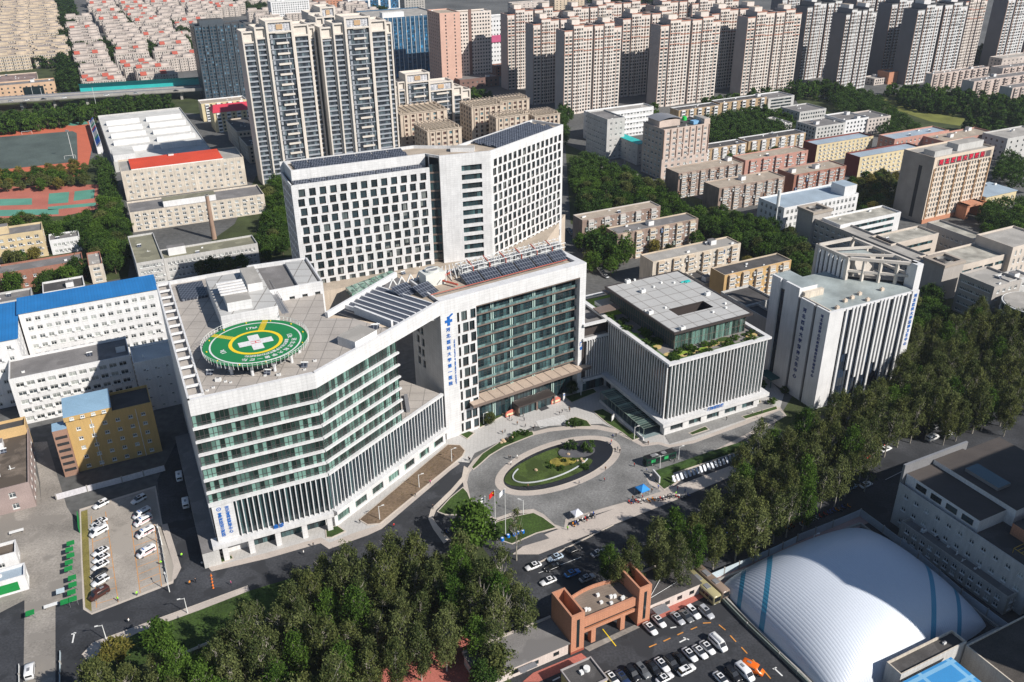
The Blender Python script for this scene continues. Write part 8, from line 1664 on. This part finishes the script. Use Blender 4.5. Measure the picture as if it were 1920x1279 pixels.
# ================================================================ PEOPLE
def person_mesh(pose):
    def make():
        ps = {'stand': (.08, .09, 0), 'walk': (.30, -.26, .10)}[pose]; 
        V_ = [(0, 0, .95), (0, 0, 1.2), (0, 0, 1.42), (0, 0, 1.52), (0, .01, 1.66), (-.10, 0, .90), (-.11, ps[0]*.5, .50), (-.11, ps[0]*(-.2 if pose == 'walk' else 1), .07), (.10, 0, .90), (.11, ps[1]*.7, .50), (.11, ps[1], .07), (-.19, 0, 1.40), (-.25, -ps[0]*.4, 1.12), (-.25, ps[2]-.1, .86), (.19, 0, 1.40), (.25, ps[0]*.4, 1.12), (.25, ps[2]+.05, .86), (-.11, ps[0]*(-.2 if pose == 'walk' else 1)+.14, .05), (.11, ps[1]+.14, .05)]
        E_ = [(0, 1), (1, 2), (2, 3), (3, 4), (0, 5), (5, 6), (6, 7), (0, 8), (8, 9), (9, 10), (2, 11), (11, 12), (12, 13), (2, 14), (14, 15), (15, 16), (7, 17), (10, 18)]
        rad = [.15, .15, .16, .06, .11, .10, .07, .045, .10, .07, .045, .07, .05, .035, .07, .05, .035, .035, .035]
        me = bpy.data.meshes.new('p'); me.from_pydata(V_, E_, []); o = bpy.data.objects.new('p', me); COL.objects.link(o); md = o.modifiers.new('s', 'SKIN')
        for i, v in enumerate(me.skin_vertices[0].data): v.radius = (rad[i]*(1.0), rad[i]*(.8 if i < 3 else 1)); v.use_root = i == 0
        o.modifiers.new('u', 'SUBSURF').levels = 1; bpy.context.view_layer.update(); m2 = bpy.data.meshes.new_from_object(o.evaluated_get(bpy.context.evaluated_depsgraph_get())); bpy.data.objects.remove(o)
        m2.materials.clear(); [m2.materials.append(x) for x in (cloth, trouser, skin_m, hair_m)]
        for p in m2.polygons:
            c = p.center; p.material_index = 1 if c.z < .93 and abs(c.x) < .2 or c.z < .8 else (3 if c.z > 1.70 or (c.z > 1.6 and c.y < -.02) else (2 if c.z > 1.5 or (abs(c.x) > .2 and c.z < .93) else 0)); p.use_smooth = True
        m2.name = 'person'; return m2
    return make()
PM = {k: person_mesh(k) for k in ('stand', 'walk')}
SH = {'white': (.7, .7, .68), 'black': (.02, .02, .025), 'red': (.5, .03, .03), 'blue': (.05, .1, .35), 'lime': (.35, .85, .05), 'grey': (.25, .25, .26), 'pink': (.7, .12, .3), 'brown': (.2, .1, .05), 'orange': (.7, .25, .02)}
def person(x, y, pose, col, az, label, group=None, z=.16):
    p = P(x, y, 0); o = lk('person', PM[pose], None, (p.x, p.y, z), R(az)); o.color = (*SH[col], 1); tag(o, label, 'person', group); return o
fpeople = [(1000, 766), (1007, 769), (955, 786), (960, 790), (974, 782), (981, 783), (983, 790), (970, 798), (985, 802), (1003, 803), (1000, 808), (947, 812), (942, 815), (1054, 775), (1049, 779), (1067, 770), (1068, 773), (1066, 799), (879, 864), (881, 866), (954, 862), (957, 863), (970, 861), (958, 873), (1149, 822), (1155, 820), (1146, 832), (1144, 838), (1153, 848), (1158, 845), (1162, 850), (1135, 883), (1086, 909), (990, 916), (1133, 904), (1189, 876), (1215, 835), (1212, 886), (1225, 889), (1219, 898), (1264, 868), (1234, 917), (1222, 924), (1198, 930), (1204, 936), (1186, 938), (1189, 943), (1115, 973), (1270, 920), (1284, 925)]
rn = random.Random(21); cyc = ['black', 'black', 'blue', 'grey', 'red', 'black', 'brown', 'black', 'white']
for i, (x, y) in enumerate(fpeople):
    c = cyc[rn.randrange(len(cyc))]; w = 'walk' if rn.random() < .6 else 'stand'
    person(x, y, w, c, rn.uniform(0, 360), '%s person in %s top %s on the hospital forecourt' % ('small', c, 'walking' if w == 'walk' else 'standing'), '%s people in %s on the forecourt' % ('walking' if w == 'walk' else 'standing', c))
for x, y, w, c, lb in ((342, 1046, 'walk', 'lime', 'guard in lime vest on the shaded drive beside the left building'), (303, 1060, 'stand', 'lime', 'guard in lime vest at the railing of the ambulance lot'), (222, 1128, 'stand', 'lime', 'guard in lime vest at the lower kerb of the lot, left'), (258, 1118, 'stand', 'lime', 'guard in lime vest at the lower kerb of the lot, right'), (1064, 995, 'stand', 'lime', 'guard in lime vest under the avenue trees by the white tent'), (1267, 930, 'stand', 'lime', 'guard in lime vest near the hedge end'),
    (357, 1098, 'walk', 'orange', 'walker in orange on the asphalt below the lot'), (368, 1094, 'walk', 'black', 'walker in black beside the orange one on the road'), (434, 1098, 'stand', 'pink', 'walker in pink-white on the road near the cones'), (380, 1062, 'stand', 'white', 'person at the corner planter of the left building'), (570, 1041, 'walk', 'white', 'walker in white on the frontage road, left of a pair'), (588, 1026, 'walk', 'black', 'walker in black on the frontage road, right of a pair'), (675, 982, 'walk', 'black', 'walker in black at the end of the long bed'), (807, 908, 'walk', 'pink', 'walker in pink beside the long bed'), (779, 932, 'walk', 'black', 'walker in black beside the long bed'), (812, 955, 'stand', 'black', 'person standing at the kerb bend of the drive'), (739, 990, 'stand', 'red', 'person in red on the asphalt drive'), (243, 1169, 'walk', 'white', 'cyclist-like walker in white beside the lamp post road'), (850, 860, 'walk', 'brown', 'person in brown beside the drive head'), (1362, 789, 'walk', 'black', 'walker on the grey paving of the clinic block'), (1428, 776, 'stand', 'grey', 'person on the clinic frontage kerb'), (1410, 778, 'stand', 'white', 'person in white on the clinic frontage kerb')):
    person(x, y, w, c, rn.uniform(0, 360), lb)
# scooters
def scooter_mesh():
    mb = MB(); mb.tube((-.6, -.05, .25), (-.6, .05, .25), .25, n=12, m=1); mb.tube((.6, -.05, .25), (.6, .05, .25), .25, n=12, m=1); mb.box(-.75, -.14, .45, .05, .14, .72); mb.box(-.1, -.16, .25, .45, .16, .34); mb.quad((.42, -.18, .3), (.42, .18, .3), (.58, .16, .95), (.58, -.16, .95)); mb.bar((.6, 0, .3), (.5, 0, 1.05), .07); mb.bar((.48, -.3, 1.05), (.48, .3, 1.05), .05, m=1); mb.box(-.7, -.13, .72, -.05, .13, .80, 1)
    return mb.mesh('scooter', [cloth, tyre_m])
SM = scooter_mesh(); rn = random.Random(31); ns = 0
for (x0, y0, x1, y1, n, where) in ((1212, 1078, 1300, 1042, 30, 'in the row beside the bike lane behind the right lodge'), (1300, 1030, 1400, 992, 26, 'in the row below the clipped hedge'), (1120, 1104, 1185, 1078, 26, 'crowded behind the gatehouse passage'), (1405, 1022, 1490, 985, 20, 'in the shaded row above the panel fence'), (1500, 985, 1590, 950, 18, 'in the deep shade beyond the panel fence'), (1115, 968, 1075, 986, 8, 'huddled at the white tent kerb'), (832, 1002, 858, 990, 8, 'at the dark tree beside the drive end'), (1590, 800, 1660, 840, 14, 'under the avenue trees beside the green bus'), (1180, 945, 1290, 930, 16, 'on the pink pavement by the blue canopy')):
    for k in range(n):
        t = k/max(1, n-1); p = P(x0+(x1-x0)*t, y0+(y1-y0)*t); o = lk('scooter', SM, None, (p.x+rn.uniform(-.3, .3), p.y+rn.uniform(-.4, .4), .12), R(116+rn.uniform(-14, 14))); c = rn.choice(('white', 'black', 'red', 'blue', 'grey', 'white', 'orange')); o.color = (*SH[c], 1); tag(o, '%s scooter %s' % (c, where), 'scooter', '%s scooters %s' % (c, where))
# ================================================================ FURNITURE
def lamp(x, y, h, az, label, arms=1):
    p = P(x, y); t = thing('street_lamp', label, 'street lamp', tuple(p), R(az)); mb = MB(); mb.tube((0, 0, 0), (0, 0, h), .14, .08, 10); part('pole', mb, [white_metal], t)
    for s in ([1] if arms == 1 else [1, -1]): mb = MB(); mb.bar((0, 0, h-.2), (s*1.3, 0, h+.05), .08); mb.box(min(s*.9, s*1.7), -.16, h+.02, max(s*.9, s*1.7), .16, h+.14); part('lamp_head', mb, [white_metal], t)
for a in ((200, 1201, 5.2, 200, 'white street lamp at the left end of the road kerb'), (352, 1150, 5.2, 200, 'white street lamp half way along the road kerb'), (318, 1110, 5.5, 120, 'white lamp at the corner of the ambulance lot'), (304, 1022, 5.5, 120, 'white lamp on the right side of the ambulance lot'), (847, 866, 5, 20, 'white lamp at the top of the long bed'), (786, 915, 5, 20, 'white lamp in the middle of the long bed'), (712, 975, 5, 20, 'white lamp at the lower end of the long bed'), (907, 796, 4.6, 20, 'white lamp at the entrance planting left'), (981, 966, 5.5, 160, 'white twin-headed lamp beside the flagpoles'), (1189, 824, 5, 20, 'white lamp beside the ramp canopy lawn'), (1237, 878, 5, 160, 'white lamp beside the dark green bus'), (1272, 862, 5, 20, 'white lamp at the hedge start'), (1089, 742, 5, 20, 'slim white lamp at the right entrance lawn'), (1520, 1040, 7, 20, 'tall pole by the pink paving fence')): lamp(*a)
for k, (xt, yt, xb, yb, col, lb) in enumerate(((908, 931, 911, 1000, 'white', 'leftmost flagpole with a white flag'), (927, 920, 929, 990, 'red', 'middle flagpole flying the red national flag with gold stars'), (945, 917, 948, 1005, 'white', 'right flagpole with a white flag'))):
    p = P(xb, yb); h = HT((xb, yb), (xt, yt)); t = thing('flagpole', lb, 'flagpole', tuple(p)); mb = MB(); mb.tube((0, 0, 0), (0, 0, h), .11, .06, 10); mb.tube((0, 0, h), (0, 0, h+.2), .14, .1, 8); part('pole', mb, [white_metal], t)
    mb = MB(); n = 9
    for i in range(n):
        f_ = lambda s: (-.1-s*1.5, .35*math.sin(s*5), -1.0*s)
        a, b = f_(i/n), f_((i+1)/n); mb.quad((a[0], a[1], h-1.9+a[2]), (b[0], b[1], h-1.9+b[2]), (b[0], b[1], h-.2+b[2]), (a[0], a[1], h-.2+a[2]), 0)
    if col == 'red': mb.quad((-.35, -.1, h-1.0), (-.7, -.05, h-1.2), (-.7, -.05, h-.75), (-.35, -.1, h-.55), 1)
    part('flag', mb, [mat('flag_'+col, {'white': (.7, .7, .72), 'red': (.62, .02, .015)}[col], .8, 0, 1, fine=0), yellow_paint], t)
def tent(x, y, s, m, label):
    p = P(x, y); t = thing('canopy_tent', label, 'tent', tuple(p), R(30)); z = 2.2
    for a in (-1, 1):
        for b in (-1, 1): mb = MB(); mb.tube((a*s, b*s, 0), (a*s, b*s, z), .05, n=6); part('leg', mb, [white_metal], t)
    mb = MB(); q = [(-s, -s, z), (s, -s, z), (s, s, z), (-s, s, z)]
    for i in range(4): mb.poly([q[i], q[(i+1) % 4], (0, 0, z+1.1)]); a, b = q[i], q[(i+1) % 4]; mb.quad((a[0], a[1], z-.35), (b[0], b[1], z-.35), b, a)
    part('roof_cloth', mb, [m], t)
    mb = MB(); mb.box(-.8, -.4, .7, .8, .4, .76); [mb.bar((a*.7, b*.3, 0), (a*.7, b*.3, .7), .05) for a in (-1, 1) for b in (-1, 1)]; part('table', mb, [white_metal], t)
tent(1204, 926, 1.6, blue_tent, 'blue pop-up canopy at the lower corner of the forecourt'); tent(1081, 972, 1.35, mat('tent_white', (.66, .67, .74), .7, .05), 'white pop-up canopy at the forecourt kerb')
# red inflatable sign boards by the doors
for x, y, lb in ((1042, 756, 'red and cream welcome sign board right of the entrance'), (957, 780, 'cream and red pointed sign board left of the entrance')):
    p = P(x, y); t = thing('sign_board', lb, 'sign', tuple(p), R(32)); mb = MB(); mb.box(-2, -.1, .1, 2, .1, 1.6); mb.poly([(-2, -.1, 1.6), (2, -.1, 1.6), (.6, -.1, 2.7), (-1.4, -.1, 2.3)]); part('board', mb, [mat('sign_coral', (.55, .16, .12), .7, .2, 1)], t); mb = MB(); mb.box(-1.6, -.13, .5, 1.6, -.105, 1.3); part('panel', mb, [mat('sign_cream', (.7, .6, .4))], t)
p = P(1149, 789); t = thing('information_board', 'grey information board at the ramp lawn', 'sign', tuple(p), R(60)); mb = MB(); mb.box(-1.4, -.1, .4, 1.4, .1, 2.6); part('board', mb, [grey_metal], t); mb = MB(); mb.box(-1.2, -.12, .6, 1.2, -.101, 2.4); part('face', mb, [white_metal], t)
p = P(1230, 900); t = thing('information_board', 'white and grey sign slab at the hedge corner', 'sign', tuple(p), R(110)); mb = MB(); mb.box(-2.2, -.2, 0, 2.2, .2, 2.6); part('board', mb, [white_tile], t); mb = MB(); mb.box(-1.9, .201, .4, 1.9, .22, 2.2); part('face', mb, [grey_metal], t)
p = P(1085, 747); t = thing('pylon_sign', 'white pylon sign at the right entrance lawn', 'sign', tuple(P(1057, 752)), R(30)); mb = MB(); mb.box(-.35, -.2, 0, .35, .2, 3.2); part('slab', mb, [white_paint], t); mb = MB(); mb.box(-.3, -.215, 2.4, .3, -.201, 2.9); part('panel', mb, [blue_sign], t)
for k, (x, y) in enumerate(((1022, 1012), (1033, 1006), (1044, 1003), (1052, 1000), (1060, 998))): 
    p = P(x-80, y+2+0*k); mb = MB(); mb.tube((0, 0, .05), (0, 0, .95), .55, .5, 12); mb.tube((0, 0, .95), (0, 0, 1.0), .3, .3, 10, 1); solid('barrel', mb, [mat('barrel_blue', (.01, .17, .62), .5), white_metal], 'blue barrel standing in the row below the flagpoles', 'barrel', 'blue barrels in a row below the flagpoles', loc=(p.x, p.y, .1))
# green stall panels along the concrete lane
lp_ = [(132, 1018), (130, 1030), (132, 1041), (129, 1054), (128, 1066), (135, 1083), (136, 1096), (134, 1110), (136, 1123), (121, 1128), (56, 1149)]
for k, (x, y) in enumerate(lp_):
    p = P(x, y, 2.4); t = thing('awning', 'green sheet awning on a thin post, %s' % (['first', 'second', 'third', 'fourth', 'fifth', 'sixth', 'seventh', 'eighth', 'ninth'][k]+' in the line beside the concrete lane' if k < 9 else ['beside the lower end of the line', 'alone on the left of the concrete lane'][k-9]), 'awning', (p.x, p.y, 0), R(26.3))
    mb = MB(); mb.box(-1.0, -1.0, 2.35, 1.0, .95, 2.43); part('sheet', mb, [green_panel], t); mb = MB(); mb.tube((.9, 0, 0), (.9, 0, 2.34), .05, n=6); part('post', mb, [grey_metal], t)
for x, y, m_, lb in ((133, 985, green_panel, 'upright green board at the top of the stall line'), ):
    p = P(x+16, y); t = thing('notice_board', lb, 'board', tuple(p), R(116)); mb = MB(); mb.box(-4, -.1, .2, 4, .1, 2.4); part('board', mb, [m_], t)
for x, y, w, lb in ((32, 1000, 1.9, 'white flat panel outside the mauve building'), (97, 1139, 1.7, 'white flat panel on the concrete lane near the stalls')):
    p = P(x, y); t = thing('market_table', lb, 'table', tuple(p), R(28)); mb = MB(); mb.box(-w, -.6, .8, w, .6, .9); part('top', mb, [white_metal], t)
    for a in (-1, 1): mb = MB(); mb.box(a*w*.8-.05, -.4, 0, a*w*.8+.05, .4, .8); part('leg', mb, [grey_metal], t)
p = P(113, 1108, 2.3); t = thing('awning', 'pale glass awning beside the green sheets', 'awning', (p.x, p.y, 0), R(26.3)); mb = MB(); mb.box(-1, -1, 2.3, 1, 1, 2.36); part('sheet', mb, [bluewhite], t); mb = MB(); mb.tube((.9, 0, 0), (.9, 0, 2.3), .05, n=6); part('post', mb, [grey_metal], t)
for k, (x, y) in enumerate(((396, 1080), (397, 1086), (398, 1092), (399, 1098), (400, 1103))):
    p = P(x, y); mb = MB(); mb.tube((0, 0, 0), (0, 0, .06), .28, .28, 12); mb.tube((0, 0, .06), (0, 0, .75), .18, .04, 12); solid('traffic_cone', mb, [mat('cone_orange', (.75, .2, .03), .6)], 'orange traffic cone in the short line across the road', 'traffic cone', 'traffic cones in a line across the road', loc=(p.x, p.y, .06))
t = thing('entrance_mat', 'dark rectangular mat on the paving before the doors', 'mat', tuple(P(1018, 765)), R(32)); mb = MB(); mb.box(-1.7, -1.6, .13, 1.7, 1.6, .17); part('rubber', mb, [mat('mat_grey', (.05, .05, .055))], t)
# steel mast beside the blue-grey roof
p = P(1452, 432); h = HT((1452, 432), (1461, 356)); t = thing('mast', 'pale lattice-topped mast left of the blue-grey roof', 'mast', tuple(p)); mb = MB(); mb.tube((0, 0, 0), (0, 0, h*.6), .35, .3, 10); mb.tube((0, 0, h*.6), (0, 0, h), .9, .9, 12); mb.tube((0, 0, h), (0, 0, h+2), .1, .1, 6); part('shaft', mb, [white_metal], t)
# painted arrows and lane marks of the yard
def marks(ps, w, m, z=Z[4]):
    for a, b in ps: mb = MB(); A_, B_ = P(*a), P(*b); mb.bar((A_.x, A_.y, z), (B_.x, B_.y, z), w, .01); tag(part('road_marking', mb, [m], None), kind='structure')
marks([((1217, 1214), (1231, 1208)), ((1244, 1203), (1257, 1197)), ((1270, 1191), (1281, 1186)), ((1295, 1181), (1307, 1176)), ((1318, 1169), (1333, 1168)), ((1348, 1172), (1360, 1182)), ((1369, 1192), (1380, 1204)), ((1390, 1214), (1401, 1226)), ((1411, 1237), (1421, 1248)), ((1433, 1259), (1445, 1273))], .3, paint_o)
marks([((1274, 1205), (1288, 1198)), ((1281, 1196), (1292, 1200)), ((1257, 1178), (1268, 1176)), ((1451, 1253), (1467, 1268)), ((1449, 1255), (1456, 1252)), ((1036, 1277), (1050, 1270)), ((136, 1206), (140, 1186)), ((134, 1190), (143, 1187))], .35, paint_w)
marks([((1130, 1180), (1155, 1212))], .25, mat('yellow_paint', (1, 1, 1)))
marks([((1010, 1075), (1090, 1045)), ((1100, 1105), (1160, 1080)), ((1660, 900), (1720, 870)), ((1560, 930), (1620, 905))], .15, paint_w)
# goal posts and floodlight on the school pitch
for x, y, s in ((51, 252, 3.5), (132, 298, 3.5)):
    p = P(x, y); t = thing('goal', 'white goal frame on the far side of the school pitch' if x < 100 else 'white goal frame on the near side of the school pitch', 'goal', tuple(p), R(24)); mb = MB()
    for a in (-s, s): mb.bar((a, 0, 0), (a, 0, 2.4), .14); mb.bar((a, 0, 2.4), (a, 1.5, 0), .08)
    mb.bar((-s, 0, 2.4), (s, 0, 2.4), .14); part('frame', mb, [white_metal], t)
p = P(138, 297); t = thing('floodlight', 'floodlight pole at the corner of the school pitch', 'floodlight', tuple(p)); mb = MB(); mb.tube((0, 0, 0), (0, 0, 20), .2, .12, 8); part('pole', mb, [white_metal], t); mb = MB(); mb.box(-1.2, -.2, 18.5, 1.2, .2, 19.8); part('lamp_head', mb, [grey_metal], t)
for k, (x, y, h) in enumerate(((184, 214, 22), (84, 200, 16), (65, 190, 16), (1170, 322, 8), (1128, 338, 9), (1194, 352, 9))):
    p = P(x, y); t = thing('utility_pole', ['tall thin pole behind the grandstand', 'pale mast before the viaduct, right of two', 'pale mast before the viaduct, left of two', 'wooden pole among park trees near the clinic', 'leftmost wooden pole among the park trees', 'wooden pole at the end of the patched-roof apartments'][k], 'pole', tuple(p)); mb = MB(); mb.tube((0, 0, 0), (0, 0, h), .16, .1, 8); part('pole', mb, [white_metal if h > 12 else conc], t); mb = MB(); mb.bar((-.8, 0, h-.6), (.8, 0, h-.6), .12); part('crossarm', mb, [conc], t)
# ================================================================ AIR
mb = MB(); mb.box(-2600, -400, -1, 3100, 6600, 172)
hz_ = bpy.data.materials.new('haze'); hz_.use_nodes = True; nth = hz_.node_tree; nth.nodes.remove(nth.nodes['Principled BSDF']); pv_ = nth.nodes.new('ShaderNodeVolumePrincipled'); pv_.inputs['Color'].default_value = (.80, .88, 1, 1); pv_.inputs['Density'].default_value = .00006; pv_.inputs['Anisotropy'].default_value = .2; nth.links.new(pv_.outputs[0], nth.nodes['Material Output'].inputs['Volume'])
o = part('haze', mb, [hz_], None); o['kind'] = 'stuff'; o['label'] = 'thin pale air haze over the far city'; o['category'] = 'haze'
